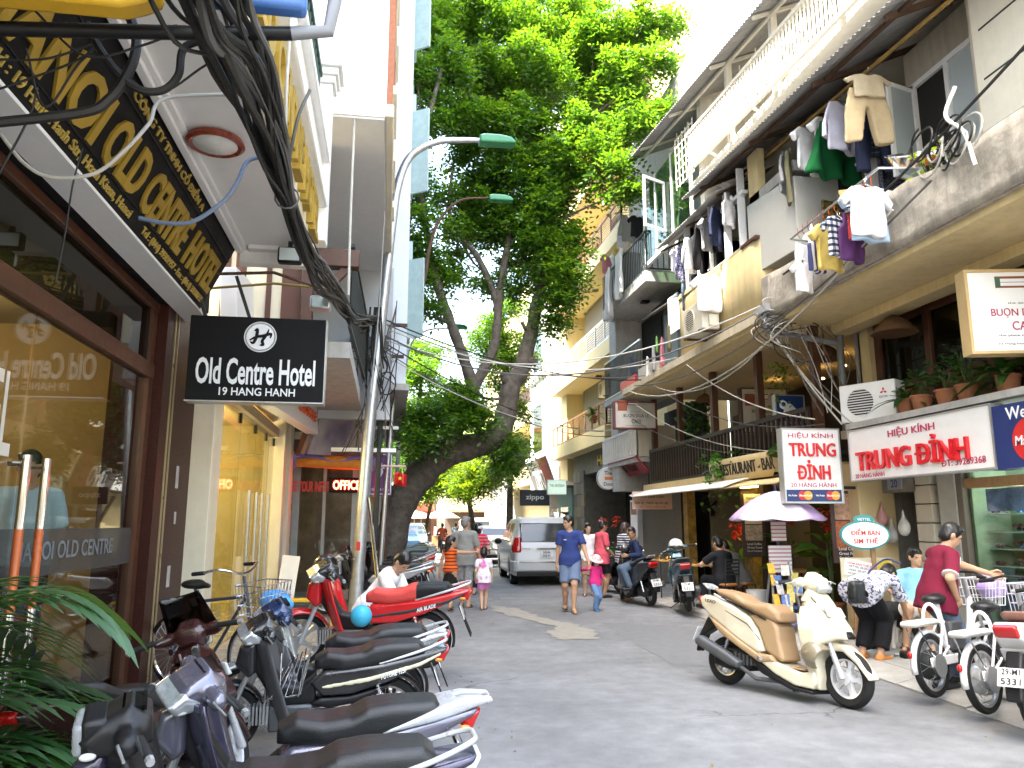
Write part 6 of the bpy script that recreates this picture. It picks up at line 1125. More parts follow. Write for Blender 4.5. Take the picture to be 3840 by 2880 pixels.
def wheel_parts(root,x,R_,tw,kind,rimm,steer=None,hub=.05):
 def tyre():
  r=tw;c=R_-r;return MB().lathe([(c-r*.75,-r*.72),(c+r*.3,-r*.98),(c+r*.75,-r*.68),(c+r,0),(c+r*.75,r*.68),(c+r*.3,r*.98),(c-r*.75,r*.72),(c-r*.85,0),(c-r*.75,-r*.72)],40,caps=False).mesh()
 def rim():
  c=R_-tw*1.72;mb=MB().lathe([(c,-tw*.62),(c+.012,-tw*.66),(c+.014,tw*.66),(c,tw*.62),(c-.018,tw*.45),(c-.02,-tw*.45),(c,-tw*.62)],40,caps=False)
  mb.lathe([(.0,-hub*.9),(hub,-hub*.9),(hub*.7,-hub*.4),(hub*.7,hub*.4),(hub,hub*.9),(.0,hub*.9)],18)
  return mb.mesh()
 def spokes():
  c=R_-tw*1.72;mb=MB()
  if kind=='wire':
   for i in range(28):
    a=2*math.pi*i/28;s=1 if i%2 else -1;b=a+.35*(1 if i%4<2 else -1);mb.tube([(hub*math.cos(b),hub*math.sin(b),s*hub*.6),(c*math.cos(a),c*math.sin(a),0)],.0022,4)
  else:
   for i in range(5):
    a=2*math.pi*i/5;M=Matrix.Rotation(a,4,'Z');mb.loft([[M@Vector((x_,w_*sy,z_)) for sy,z_ in ((-1,-.016),(1,-.016),(1,.016),(-1,.016))] for x_,w_ in ((hub*.6,.030),(c*.55,.017),(c+.005,.034))])
  return mb.mesh()
 M=tl(x,0,R_)@Matrix.Rotation(R(90),4,'X')
 if steer is not None:M=steer@M
 w=add('wheel',cached(('ty',R_,tw),tyre),RUB,root,M);add('rim',cached(('ri',R_,tw,hub),rim),rimm,w);add('spokes',cached(('sp',R_,tw,kind,hub),spokes),rimm if kind!='wire' else STEEL,w)
 return w
def arc_fender(R_,a0,a1,w_,x,z,n=14,flat=.0):
 mb=MB();mb.grid(lambda u,v:(x+(R_-.02*abs(2*v-1)**2)*math.cos(a0+(a1-a0)*u),w_*(2*v-1),z+(R_-.035*abs(2*v-1)**2.5)*math.sin(a0+(a1-a0)*u)),n,8);return mb
def steerM(ang,x,z,rake=.45):
 ax=Vector((-math.sin(rake),0,math.cos(rake)));return tl(x,0,z)@Matrix.Rotation(ang,4,ax)@tl(-x,0,-z)
def grips(root,S,x,z,hw=.33,rise=.03,m=RUB,mirror=False,lever=True):
 MB().tube([(x-.06,-hw*.95,z-.01),(x,-.12,z+rise),(x,.12,z+rise),(x-.06,hw*.95,z-.01)],.011,8).build('handlebar',IRON,root,M=S)
 for s in (-1,1):
  MB().tube([(x-.04,s*hw*.60,z+.005),(x-.075,s*hw,z-.012)],.018,10).build('grip',m,root,M=S);MB().tube([(x-.075,s*hw,z-.012),(x-.08,s*(hw+.028),z-.014)],[.018,.016],8).build('bar_end',STEEL,root,M=S)
  if lever:MB().tube([(x,s*hw*.55,z+.01),(x+.035,s*hw*.7,z+.005),(x+.01,s*hw*.98,z-.015)],.006,6).build('brake_lever',STEEL,root,M=S)
  if mirror:MB().tube([(x,s*hw*.5,z+.02),(x+.0,s*hw*.62,z+.16)],.006,6).build('mirror_stem',BLK,root,M=S);MB().lathe([(.0,-.01),(.055,-.006),(.06,.006),(.0,.012)],18,tl(x,s*hw*.68,z+.20)@Matrix.Rotation(R(90),4,'Y')).build('mirror',BLK,root,M=S)
def underbone(label,loc,heading,body,side=None,seat=SEATM,rack='rail',lamp='cowl',lean=6,steer=30,scale=.9,kind='wire',basket=False,cowl=None,group='motorbikes parked along the shop fronts',plate='29-H1 463',stripe=None,letters=None,shield=None,red_lamp=True):
 t=thing('motorbike',label,'motorbike',loc,0,group);t.rotation_euler=(R(-lean),0,heading);t.scale=(scale,)*3
 side=side or body;cowl=cowl or body;X0=-.62;S=steerM(R(steer),.36,.85)
 wheel_parts(t,X0,.285,.040,kind,CHROME if kind=='wire' else ALU);wheel_parts(t,.62,.285,.036,kind,CHROME if kind=='wire' else ALU,S)
 o=lambda P:[(x+X0,z) for x,z in P]
 add('seat',cached('u_seat',lambda:npm([pext(o([(-.30,.80),(-.24,.845),(.0,.845),(.12,.83),(.20,.79),(.34,.775),(.48,.79),(.57,.74),(.57,.66),(.3,.655),(-.05,.71),(-.28,.755)]),lambda x,z:.118+.022*np.sin((x-X0+.3)*3.4)-.035*np.clip((x-X0-.35)*5,0,1),.045)],.012)),seat,t)
 add('side_cover',cached('u_side',lambda:npm([pext(o([(-.48,.80),(-.30,.775),(.05,.70),(.50,.655),(.60,.56),(.50,.46),(.28,.47),(.0,.55),(-.25,.66),(-.46,.76)]),lambda x,z:.105+.03*np.sin(np.clip((x-X0+.48)/1.1,0,1)*3.1),.035)],.011)),side,t)
 add('lower_cover',cached('u_low',lambda:npm([pext(o([(-.10,.55),(.30,.455),(.52,.45),(.60,.40),(.45,.36),(.2,.40)]),.10,.03)],.012)),BLK,t)
 add('body',cached('u_tun',lambda:npm([pext(o([(.55,.62),(.66,.53),(.80,.56),(.92,.74),(.97,.90),(1.07,.88),(1.04,.70),(.92,.50),(.78,.38),(.55,.40)]),lambda x,z:.075+0*x,.03)],.012)),BLK,t)
 sh=cached('u_shield',lambda:(lambda mb:(mb.grid(lambda u,v:(X0+1.06-.20*(1-v)**1.2-.13*(2*u-1)**2-.02,(.235-.05*(1-v)-.10*max(0,v-.75))*(2*u-1),.25+.66*v),16,14),mb)[1])(MB()).mesh())
 s_=add('leg_shield',sh,shield or body,t);k=s_.modifiers.new('so','SOLIDIFY');k.thickness=.018
 nose=cached('u_nose',lambda:npm([pext(o([(1.00,.92),(1.13,.86),(1.16,.72),(1.06,.62),(1.0,.66)]),lambda x,z:.13+0*x,.05)],.012));add('front_panel',nose,side,t)
 for s in (-1,1):MB().tube([(.62,s*.075,.285),(.43,s*.068,.72)],[.026,.020],10).build('fork',SILV if kind!='wire' else STEEL,t,M=S)
 add('front_fender',cached('u_ff',lambda:arc_fender(.325,R(10),R(158),.062,.62,.285).mesh()),body,t,S).modifiers.new('so','SOLIDIFY').thickness=.006
 add('handlebar_cowl',cached('u_cowl',lambda:npm([pext(o([(.86,.93),(.87,1.03),(.95,1.085),(1.06,1.03),(1.13,.96),(1.08,.90),(.98,.885)]),lambda x,z:.125-.25*np.clip(z-1.0,0,1),.04),cap((.33,-.21,.98),(.33,.21,.98),.045,.045)],.011,.03)),cowl,t,S)
 if lamp=='square':MB().box(.455,.53,-.095,.095,.90,1.03).build('headlamp',HLENS,t,bevel=.02,M=S);MB().box(.40,.50,-.105,.105,.885,1.045).build('lamp_surround',BLK,t,bevel=.02,M=S)
 else:add('headlamp',cached('u_hl',lambda:npm([pext(o([(.99,.895),(.995,.955),(1.08,1.005),(1.165,.95),(1.12,.89)]),lambda x,z:.133+0*x,.03)],.009)),mat('reflector_lens',(.50,.52,.54),.07,metal=.55,var=.3,scale=25,coat=.6),t,S)
 MB().box(.27,.36,-.075,.075,1.055,1.075).build('speedometer',GLD,t,M=S@Matrix.Rotation(R(0),4,'Y'))
 grips(t,S,.33,.99,.34)
 for s in (-1,1):add('indicator',cached('u_ind',lambda:npm([ell((0,0,0),(.032,.015,.016))],.006)),AMB if s<0 else mat('clear_lens',(.6,.6,.58),.15),t,S@tl(.47,s*.12,.915))
 en=MB().box(-.05,.28,-.09,.09,.20,.40).lathe([(.06,-.06),(.06,.06)],14,tl(.02,.115,.30)@Matrix.Rotation(R(90),4,'X'));en.build('engine',EXH,t,bevel=.02)
 cy_=MB()
 for i in range(6):cy_.box(.28+i*.026,.294+i*.026,-.075,.075,.26,.40)
 cy_.build('cylinder_fins',ALU,t)
 MB().tube([(.40,-.05,.28),(.30,-.12,.16),(.0,-.13,.15),(-.2,-.135,.19)],.018,8).build('exhaust_pipe',STEEL,t);MB().tube([(-.2,-.135,.19),(-.28,-.137,.20),(-.72,-.15,.30),(-.86,-.152,.33)],[.030,.052,.056,.035],14).build('muffler',EXH if kind!='wire' else CHROME,t)
 MB().box(-.66,-.05,.075,.10,.24,.37).build('chain_case',BLK,t,bevel=.02)
 for s in (-1,1):
  MB().tube([(-.62,s*.105,.285),(-.50,s*.11,.66)],[.016,.013],8).build('shock_absorber',CHROME,t)
  mb=MB();mb.tube([Vector((-.605+.10*q,s*.106,.33+.30*q))+Vector((.024*math.cos(q*44),.024*math.sin(q*44),0)) for q in np.linspace(0,1,60)],.006,5);mb.build('spring',RED if kind!='wire' else CHROME,t)
 add('rear_fender',cached('u_rf',lambda:arc_fender(.325,R(55),R(195),.07,X0,.30).mesh()),BLK,t).modifiers.new('so','SOLIDIFY').thickness=.006
 MB().bar((-.98,0,.62),(-1.10,0,.33),.15,.012,up=(1,0,0)).build('mud_flap',BLK,t)
 pl=MB().box(-.095,.095,0,.14,-.004,.004,frame((-1.035,0,.50),(0,-1,0),(.35,0,1))).build('number_plate',PLATE,t);
 if plate:text('lettering',plate.split(' ')[0],LETK,pl,frame((-1.015,0,.60),(0,-1,0),(.35,0,1))@tl(0,0,.006),.13,.045,.001,.01);text('lettering',plate.split(' ')[1],LETK,pl,frame((-1.03,0,.54),(0,-1,0),(.35,0,1))@tl(0,0,.006),.14,.05,.001,.01)
 add('tail_lamp',cached('u_tl',lambda:npm([pext(o([(-.50,.79),(-.40,.77),(-.38,.71),(-.45,.68)]),lambda x,z:.085+0*x,.025)],.009)),TAILR if red_lamp else mat('clear_lens',(.6,.6,.58)),t)
 for s in (-1,1):add('indicator',cached('u_ind',lambda:None),AMB,t,tl(-1.02,s*.12,.71))
 if rack=='plate':
  V=[(-.28,.83),(-.40,.855),(-.55,.85),(-.57,.82),(-.46,.80),(-.34,.77),(.05,.70),(.0,.73)]
  add('grab_rack',cached('u_rk',lambda:npm([pext(o(V),lambda x,z:.05+.09*np.clip((x-X0+.68)*2.2,0,1),.016)],.008,sub=[pext(o([(-.53,.90),(-.36,.90),(-.36,.76),(-.53,.76)]),.030,.01)])),SILV,t)
 else:
  MB().tube(bez([Vector(p) for p in ((-.55,.115,.70),(-.85,.125,.78),(-1.06,.08,.845),(-1.09,0,.85),(-1.06,-.08,.845),(-.85,-.125,.78),(-.55,-.115,.70))],6),.012,8).build('grab_rail',SILV,t)
 for s in (-1,1):
  MB().tube([(.12,s*.06,.20),(.12,s*.22,.19)],.012,8).build('foot_peg',RUB,t);MB().tube([(-.28,s*.10,.33),(-.20,s*.22,.34)],.010,6).build('pillion_peg',ALU,t)
 MB().tube([(.05,.10,.18),(.0,.24,.03),(.03,.25,.02)],.010,6).build('side_stand',IRON,t)
 if stripe:
  add('stripe',cached('u_st',lambda:npm([pext(o([(-.42,.765),(-.25,.70),(.15,.605),(.52,.545),(.50,.52),(.15,.565),(-.25,.665),(-.42,.745)]),lambda x,z:.1085+.03*np.sin(np.clip((x-X0+.48)/1.1,0,1)*3.1),.004)],.010)),stripe,t)
 if letters:
  for s in (-1,1):text('lettering',letters,LETW,t,frame((-.66,s*.142,.625),(-s*1,0,s*.26),(0,0,1))@tl(0,0,.004),.20,.035,.001,.012,.3)
 if basket:
  b=MB()
  for s in (-1,1):
   for k in range(5):b.tube([(.02+.03*k,s*.10,.78-.02*k),(.06+.05*k,s*.13,.48),(.22+.02*k,s*.11,.46)],.004,5)
   b.tube([(-.02,s*.11,.80),(.05,s*.15,.50),(.22,s*.14,.47)],.006,6);b.tube([(.2,s*.1,.8),(.2,s*.14,.47)],.005,5)
  for k in range(5):b.tube([(.04+.04*k,-.13,.50-.006*k),(.04+.04*k,.13,.50-.006*k)],.004,5)
  b.build('wire_basket',CHROME,t)
 return t
def scooter(label,loc,heading,c1,c2,c3,seat,lean=7,steer=-25,scale=1.,rim='cast',group='scooters parked in the street',letters=None,plate='29-M1 5331',rack=True,screen=False,skirt=None,mirror=False,lampc=None,name='scooter'):
 t=thing(name,label,'scooter',loc,0,group);t.rotation_euler=(R(-lean),0,heading);t.scale=(scale,)*3;X0=-.635;S=steerM(R(steer),.40,.9,.47)
 o=lambda P:[(x+X0,z) for x,z in P]
 wheel_parts(t,X0,.225,.047,rim,ALU,hub=.06);wheel_parts(t,.635,.245,.047,rim,mat('white_alloy',(.72,.73,.75),.35,metal=.3),S,hub=.05)
 tapr=lambda x,z:.10+.075*np.clip((x-X0+.30)*2.4,0,1)-.05*np.clip((.62-z)*3.,0,1)*0
 add('rear_cowl',cached('s_cowl',lambda:npm([pext(o([(-.30,.80),(-.22,.835),(-.05,.82),(.18,.75),(.36,.665),(.46,.54),(.53,.375),(.47,.35),(.30,.42),(.05,.545),(-.14,.63),(-.26,.715)]),tapr,.03)],.009)),c1,t)
 add('side_trim',cached('s_trim',lambda:npm([pext(o([(-.16,.64),(.05,.555),(.30,.43),(.48,.35),(.62,.35),(.66,.30),(.50,.27),(.25,.38),(0,.50)]),lambda x,z:tapr(x,z)+.012,.02)],.010)),c2,t)
 add('seat_base',cached('s_base',lambda:npm([pext(o([(.34,.69),(.46,.56),(.54,.37),(.70,.30),(.74,.32),(.69,.48),(.67,.60),(.60,.68)]),lambda x,z:.145+0*x,.035)],.011)),c2,t)
 add('seat',cached('s_seat',lambda:npm([pext(o([(-.12,.90),(-.02,.905),(.18,.875),(.30,.815),(.44,.80),(.58,.80),(.68,.735),(.70,.65),(.62,.635),(.40,.71),(.20,.77),(-.04,.84)]),lambda x,z:.115+.05*np.sin(np.clip((x-X0+.15)/.95,0,1)*2.6),.05)],.011)),seat,t)
 add('floor_skirt',cached('s_floor',lambda:npm([pext(o([(.46,.36),(.66,.30),(.92,.245),(1.04,.27),(1.06,.17),(1.02,.115),(.86,.125),(.66,.19),(.50,.28)]),lambda x,z:.175-.05*np.clip((x-X0-.85)*4,0,1),.025)],.010)),c1,t)
 add('under_panel',cached('s_under',lambda:npm([pext(o([(.32,.36),(.50,.27),(.68,.18),(.88,.115),(1.04,.105),(1.03,.075),(.80,.085),(.50,.18)]),.165,.02)],.011)),BLK,t)
 MB().box(.02,.32,-.15,.15,.262,.275).build('floor_mat',c3,t,bevel=.004)
 apr=cached('s_apron',lambda:npm([pext(o([(.93,.98),(1.05,.93),(1.16,.80),(1.285,.66),(1.31,.565),(1.22,.555),(1.11,.50),(1.06,.38),(1.075,.22),(1.06,.115),(.98,.12),(.95,.28),(.93,.46),(.89,.66),(.88,.88)]),lambda x,z:.09+.095*np.clip((z-.12)*2.6,0,1)-.10*np.clip((z-.62)*3.0,0,1)-.15*np.clip((x-X0-1.06)*3.0,0,1),.022)],.009,sub=[pext(o([(.80,.86),(.955,.86),(.965,.46),(1.0,.2),(.8,.2)]),.12,.03)]));add('front_apron',apr,c1,t)
 add('inner_panel',cached('s_inner',lambda:npm([pext(o([(.90,.84),(.955,.86),(.985,.46),(1.0,.27),(.95,.27),(.93,.46)]),.125,.02)],.011)),c2,t)
 add('chin_trim',cached('s_chin',lambda:npm([pext(o([(1.10,.80),(1.14,.80),(1.335,.585),(1.315,.565),(1.28,.60)]),lambda x,z:.052+0*x,.01)],.009)),BLK,t)
 for s in (-1,1):
  MB().tube([(X0+1.0,s*.118,.90),(X0+1.12,s*.108,.78),(X0+1.25,s*.075,.64)],.0045,5).build('panel_seam',BLK,t);MB().tube([(X0+.50,s*.165,.47),(X0+.36,s*.178,.60),(X0+.10,s*.172,.70)],.004,5).build('panel_seam',BLK,t);MB().tube([(X0+.55,s*.150,.655),(X0+.30,s*.155,.735),(X0+.02,s*.14,.825)],.006,5).build('seat_gap',BLK,t)
 add('front_fender',cached('s_ff',lambda:npm([pext(o([(1.00,.47),(1.12,.535),(1.28,.525),(1.42,.42),(1.535,.275),(1.515,.26),(1.40,.38),(1.27,.465),(1.12,.455),(1.02,.40)]),.068,.02)],.009)),c1,t,S)
 for s in (-1,1):MB().tube([(.635,s*.078,.245),(.50,s*.075,.56)],[.028,.022],10).build('fork',SILV,t,M=S)
 add('handlebar_cowl',cached('s_hc',lambda:npm([pext(o([(.885,.97),(.88,1.06),(.93,1.125),(1.0,1.10),(1.075,1.0),(1.05,.95),(.95,.93)]),lambda x,z:.082+0*x,.045),cap((.30,-.15,1.03),(.30,.15,1.03),.036,.036),cap((.30,.15,1.03),(.26,.20,1.02),.034,.024),cap((.30,-.15,1.03),(.26,-.20,1.02),.034,.024)],.011,.04)),c1,t,S)
 add('headlamp',cached('s_hl',lambda:npm([pext(o([(1.03,.945),(1.045,1.03),(1.075,1.01),(1.10,.975),(1.07,.94)]),lambda x,z:.085+0*x,.02)],.009)),lampc or HLENS,t,S)
 grips(t,S,.275,1.03,.34,.015,mirror=mirror)
 for s in (-1,1):add('indicator',cached('s_ind',lambda:npm([pext(o([(1.12,.83),(1.15,.82),(1.20,.74),(1.16,.74)]),.02,.008)],.007)),mat('clear_lens',(.6,.6,.58),.15),t,tl(0,s*.105,0))
 add('tail_lamp',cached('s_tl',lambda:npm([pext(o([(-.325,.80),(-.29,.825),(-.235,.80),(-.25,.715),(-.29,.73)]),.088,.02)],.008)),TAILR,t)
 if rack:add('grab_rail',cached('s_rk',lambda:npm([pext(o([(-.30,.945),(-.26,.95),(-.08,.86),(.10,.79),(.02,.79),(-.10,.825)]),lambda x,z:.065+.10*np.clip((x-X0+.30)*2.6,0,1),.014)],.008,sub=[pext(o([(-.2,1.0),(.2,.9),(.2,.7),(-.2,.75)]),.11,.01)])),SILV,t)
 add('engine_cover',cached('s_eng',lambda:npm([pext(o([(-.10,.30),(.0,.36),(.26,.36),(.40,.28),(.34,.17),(.10,.15),(-.08,.18)]),.115,.03)],.012)),BLK,t)
 fc=MB()
 for i in range(6):fc.box(-.45+i*.045,-.425+i*.045,-.135,-.115,.21+.004*i,.33-.006*i)
 fc.build('fan_grille',EXH,t)
 MB().tube([(.04,-.10,.13),(-.2,-.13,.12),(-.36,-.15,.20)],.020,8).build('exhaust_pipe',EXH,t)
 add('muffler',cached('s_mf',lambda:npm([pext(o([(-.245,.40),(-.19,.44),(.16,.315),(.30,.25),(.28,.19),(.18,.20),(-.16,.32),(-.24,.35)]),.055,.035,y0=-.175)],.010)),EXH,t)
 add('rear_fender',cached('s_rf',lambda:npm([pext(o([(-.06,.56),(-.22,.62),(-.33,.42),(-.36,.27),(-.34,.27),(-.26,.44),(-.16,.50)]),.06,.015)],.010)),BLK,t)
 pl=MB().box(-.095,.095,0,.14,-.004,.004,frame((-1.00,0,.38),(0,-1,0),(.45,0,1))).build('number_plate',PLATE,t)
 if plate:text('lettering',plate.split(' ')[0],LETK,pl,frame((-.955,0,.48),(0,-1,0),(.45,0,1))@tl(0,0,.006),.13,.045,.001,.01);text('lettering',plate.split(' ')[1],LETK,pl,frame((-.985,0,.415),(0,-1,0),(.45,0,1))@tl(0,0,.006),.14,.05,.001,.01)
 for s in (-1,1):MB().tube([(-.60,s*.115,.26),(-.50,s*.12,.55)],.018,8).build('shock_absorber',CHROME,t)
 MB().tube([(-.02,.08,.12),(-.05,.24,.03),(-.0,.25,.02)],.010,6).build('side_stand',IRON,t)
 MB().tube([(-.18,-.15,.33),(-.10,-.20,.31)],.018,8).build('pillion_peg',ALU,t)
 if letters:
  for s in (-1,1):text('lettering',letters,LETK,t,frame((-.74,s*.150,.775),(-s,0,s*.1),(0,0,1))@tl(0,0,.003),.13,.032,.001,.012)
 if screen:
  mb=MB();mb.grid(lambda u,v:(.42-.16*v-.05*(2*u-1)**2,.17*(1-.25*v)*(2*u-1),1.02+.26*v),10,6);mb.build('windscreen',glass('smoke_screen',(.12,.09,.08)),t,solid=.004,M=S)
 return t
def place(a,b,lift=0.):
 """root position and heading for rear contact a and front contact b"""
 return ((a[0]+b[0])/2,(a[1]+b[1])/2,lift),math.atan2(b[1]-a[1],b[0]-a[0])
# --- beige scooter in the road
CRM=paint('cream',(.62,.56,.42));TANP=mat('tan_plastic',(.36,.24,.13),.45,var=.08);TANS=mat('tan_seat',(.34,.215,.11),.5,var=.12,bump=.15,bscale=150)
L_,h_=place((3.35,7.53),(3.93,6.38));lead=scooter('cream and tan scooter parked alone in the road',L_,h_,CRM,TANP,TANP,TANS,lean=6,steer=-8,letters='LEAD',plate='29-N1 2045')
hmt=thing('open_helmet','olive open face helmet hung inside the cream scooter','helmet',(L_[0]+.12,L_[1]-.40,.42));blob('shell',mat('olive_shell',(.20,.17,.11),.25,coat=.5),hmt,[ell((0,0,0),(.125,.135,.125))],.012,0,sub=[cap((.0,-.2,-.05),(.05,-.02,-.03),.09)],clip=lambda X,Y,Z:-.11-Z)
# --- scooters by the cafe
L_,h_=place((5.12,12.9),(5.45,14.1),.08);scooter('teal blue scooter with a white helmet on its mirror near the cafe tables',L_,h_,paint('tealblue',(.045,.10,.13),.4),paint('gunmetal',(.10,.11,.115),.4),BLK,mat('grey_seat',(.09,.095,.10),.45,var=.2),lean=5,steer=20,rack=False)
L_,h_=place((5.02,14.5),(4.9,15.75),.03);scooter('black scooter with large red tail lamp beside the teal blue one',L_,h_,paint('black',(.02,.02,.022)),paint('black',(.02,.02,.022)),BLK,SEATM,lean=6,steer=-20,rack=True)
L_,h_=place((5.25,17.4),(5.1,18.6),.03);scooter('dark scooter behind the striped shirt woman',L_,h_,paint('darkgrey',(.05,.05,.055),.3),BLK,BLK,SEATM,lean=6,steer=10)
hw=thing('white_helmet','white and black helmet hung on the teal blue scooter','helmet',(5.30,13.86,1.16));blob('shell',mat('helmet_white',(.70,.70,.68),.25,coat=.5),hw,[ell((0,0,0),(.13,.145,.13))],.012,0,clip=lambda X,Y,Z:-.10-Z);blob('visor',GLD,hw,[ell((-.01,-.03,-.03),(.125,.135,.06))],.012,0)
# --- electric bikes and moped at the right edge
def ebike(label,loc,heading,c,basket=None,seatc=None,steer=10,lean=5,fend=None):
 t=thing('electric_bicycle',label,'electric bicycle',loc,0,'electric bicycles at the kerb');t.rotation_euler=(R(-lean),0,heading);S=steerM(R(steer),.42,.8,.3)
 fend=fend or mat('white_fender',(.74,.74,.75),.3,coat=.4);seatc=seatc or mat('cream_seat',(.62,.60,.52),.5)
 wheel_parts(t,-.50,.27,.030,'wire',STEEL,hub=.10);wheel_parts(t,.55,.27,.030,'wire',STEEL,S,hub=.06)
 MB().lathe([(.0,-.05),(.12,-.045),(.13,0),(.12,.045),(.0,.05)],24,tl(-.50,0,.27)@Matrix.Rotation(R(90),4,'X')).build('hub_motor',ALU if seatc.name.startswith('silver') else IRON,t)
 add('rear_fender',cached('e_rf',lambda:arc_fender(.305,R(25),R(190),.030,-.50,.27).mesh()),fend,t).modifiers.new('so','SOLIDIFY').thickness=.005;add('front_fender',cached('e_ff',lambda:arc_fender(.305,R(20),R(165),.030,.55,.27).mesh()),fend,t,S).modifiers.new('so','SOLIDIFY').thickness=.005
 MB().tube(bez([Vector(p) for p in ((.40,0,.80),(.30,0,.55),(.10,0,.33),(-.15,0,.33),(-.3,0,.5))],5),.028,10).build('frame',c,t);MB().tube([(-.15,0,.30),(-.22,0,.78)],.022,10).build('seat_tube',c,t)
 for s in (-1,1):
  MB().tube([(-.18,s*.02,.40),(-.50,s*.06,.27)],.012,8).build('chain_stay',fend,t);MB().tube([(-.22,s*.03,.62),(-.50,s*.07,.27)],.012,8).build('seat_stay',fend,t);MB().tube([(.55,s*.05,.27),(.45,s*.045,.66),(.42,0,.78)],.014,8).build('fork',STEEL,t,M=S);MB().tube([(-.72,s*.06,.62),(-.50,s*.07,.27)],.007,6).build('rack_stay',CHROME,t)
 blob('saddle',SEATM,t,[ell((-.26,0,.82),(.12,.10,.045)),cap((-.2,0,.82),(-.06,0,.80),.05,.03)],.012,.04)
 MB().box(-.78,-.36,-.075,.075,.60,.655).build('rear_seat',seatc,t,bevel=.025);MB().tube([Vector((-.36,.075*math.cos(a),.62+.16*math.sin(a))) for a in np.linspace(0,math.pi,12)],.016,8).build('seat_hoop',mat('white_hoop',(.75,.75,.74),.35),t)
 MB().box(-.18,.06,-.07,.07,.36,.62).build('battery_case',mat('battery_grey',(.06,.06,.065),.5),t,bevel=.02);MB().tube([(.40,0,.70),(.36,0,.98)],.02,8).build('stem',STEEL,t,M=S)
 grips(t,S,.36,1.0,.30,.04);add('tail_lamp',cached('e_tl',lambda:npm([ell((0,0,0),(.018,.022,.032))],.007)),TAILR,t,tl(-.815,0,.38));MB().lathe([(.0,0),(.09,.0),(.09,.012),(.0,.012)],24,tl(-.06,-.06,.28)@Matrix.Rotation(R(90),4,'X')).build('chain_ring',IRON,t)
 for s in (-1,1):MB().box(-.10,.02,s*.13-.03,s*.13+.03,.19 if s>0 else .35,.21 if s>0 else .37).build('pedal',RUB,t)
 MB().box(-.60,-.0,-.065,-.05,.26,.34).build('chain_guard',fend,t,bevel=.01)
 if basket:
  bk=MB()
  for z,k in ((.72,.8),(.80,.87),(.88,.94),(.97,1.)):
   P_=[(.44,-.17*k,z),(.72*(.94+.06*k),-.17*k,z),(.72*(.94+.06*k),.17*k,z),(.44,.17*k,z)];bk.tube(P_,.007 if z>.95 else .004,5,closed=True)
  for i in range(7):
   f=-1+i/3;bk.tube([(.71,.136*f,.72),(.72,.17*f,.97)],.004,5);bk.tube([(.44+.046*i,-.136,.72),(.44+.046*i,-.17,.97)],.004,5);bk.tube([(.44+.046*i,.136,.72),(.44+.046*i,.17,.97)],.004,5);bk.tube([(.44+.046*i,-.136,.72),(.44+.046*i,.136,.72)],.004,5)
  bk.build('basket',basket,t,M=S)
 return t
L_,h_=place((4.74,6.38),(5.72,6.85),.06);ebike('white fendered electric bicycle held by the maroon shirt man',L_,h_,mat('frame_white',(.68,.68,.70),.35,coat=.4),basket=mat('basket_white',(.72,.72,.74),.4),steer=-12)
L_,h_=place((4.78,5.82),(5.75,6.25),.05);ebike('second electric bicycle with round silver hub motor in front of the first',L_,h_,mat('frame_black',(.03,.03,.035),.35),basket=mat('basket_pink',(.62,.58,.70),.4),steer=-15,seatc=mat('silver_seat',(.60,.59,.55),.5))
L_,h_=place((4.80,5.28),(5.75,5.75),.05);scooter('white moped cut off by the right edge of the picture',L_,h_,paint('white',(.74,.74,.75)),paint('white',(.74,.74,.75)),BLK,mat('brown_seat',(.22,.10,.07),.5),lean=4,steer=0,rack=False,scale=.95,name='moped')
pbg=thing('shopping_bag','purple plastic bag in the white bicycle basket','bag',(5.93,6.98,.98));blob('bag',mat('purple_bag',(.42,.30,.66),.45,var=.2),pbg,[ell((0,0,-.05),(.13,.13,.12)),ell((.03,.05,.02),(.09,.08,.08))],.014,.05,disp=lambda X,Y,Z:.008*np.sin(40*X)*np.sin(36*Z))
# --- row of motorbikes on the left pavement
BLACKP=paint('black',(.012,.012,.014));GREYP=paint('violetgrey',(.15,.145,.19),.55);SILVP=paint('silver',(.42,.43,.45),.6);REDP=paint('red',(.50,.012,.015));MAR=paint('maroon',(.035,.010,.010));BLUEP=paint('navyblue',(.02,.04,.11),.3);DPUR=paint('darkviolet',(.045,.042,.075),.4)
Z1=.10
L_,h_=(-.56,2.98,Z1),R(183);underbone('nearest motorbike with square headlamp and worn black seat',L_,h_,BLK,DPUR,rack='rail',lamp='square',lean=5,steer=14,scale=.82,cowl=BLK,plate=None,red_lamp=False)
L_,h_=(-.48,3.66,Z1),R(184);underbone('violet grey motorbike with clear headlamp and silver tail rack',L_,h_,DPUR,GREYP,rack='plate',lamp='cowl',lean=5,steer=32,scale=.82,cowl=GREYP,plate='29-L7 1182',shield=DPUR)
L_,h_=(-.62,4.42,Z1),R(176);scooter('dark maroon scooter with smoked windscreen between the row and the column',(-1.10,4.30,Z1),R(60),MAR,MAR,BLK,SEATM,lean=5,steer=25,screen=True,scale=.84,rack=False)
L_,h_=(-.48,5.42,Z1),R(184);underbone('black motorbike with wire basket and white stripe lettered 125i',L_,h_,BLACKP,BLACKP,rack='rail',lamp='cowl',lean=6,steer=16,scale=.82,basket=True,kind='wire',stripe=mat('cream_stripe',(.66,.60,.42),.35),letters='FUTURE 125i',shield=mat('shield_grey',(.07,.07,.075),.5))
L_,h_=(-.46,6.02,Z1),R(182);underbone('silver and black motorbike with blue screen behind the wire basket one',L_,h_,SILVP,SILVP,rack='rail',lamp='cowl',lean=6,steer=20,scale=.85,cowl=BLUEP)
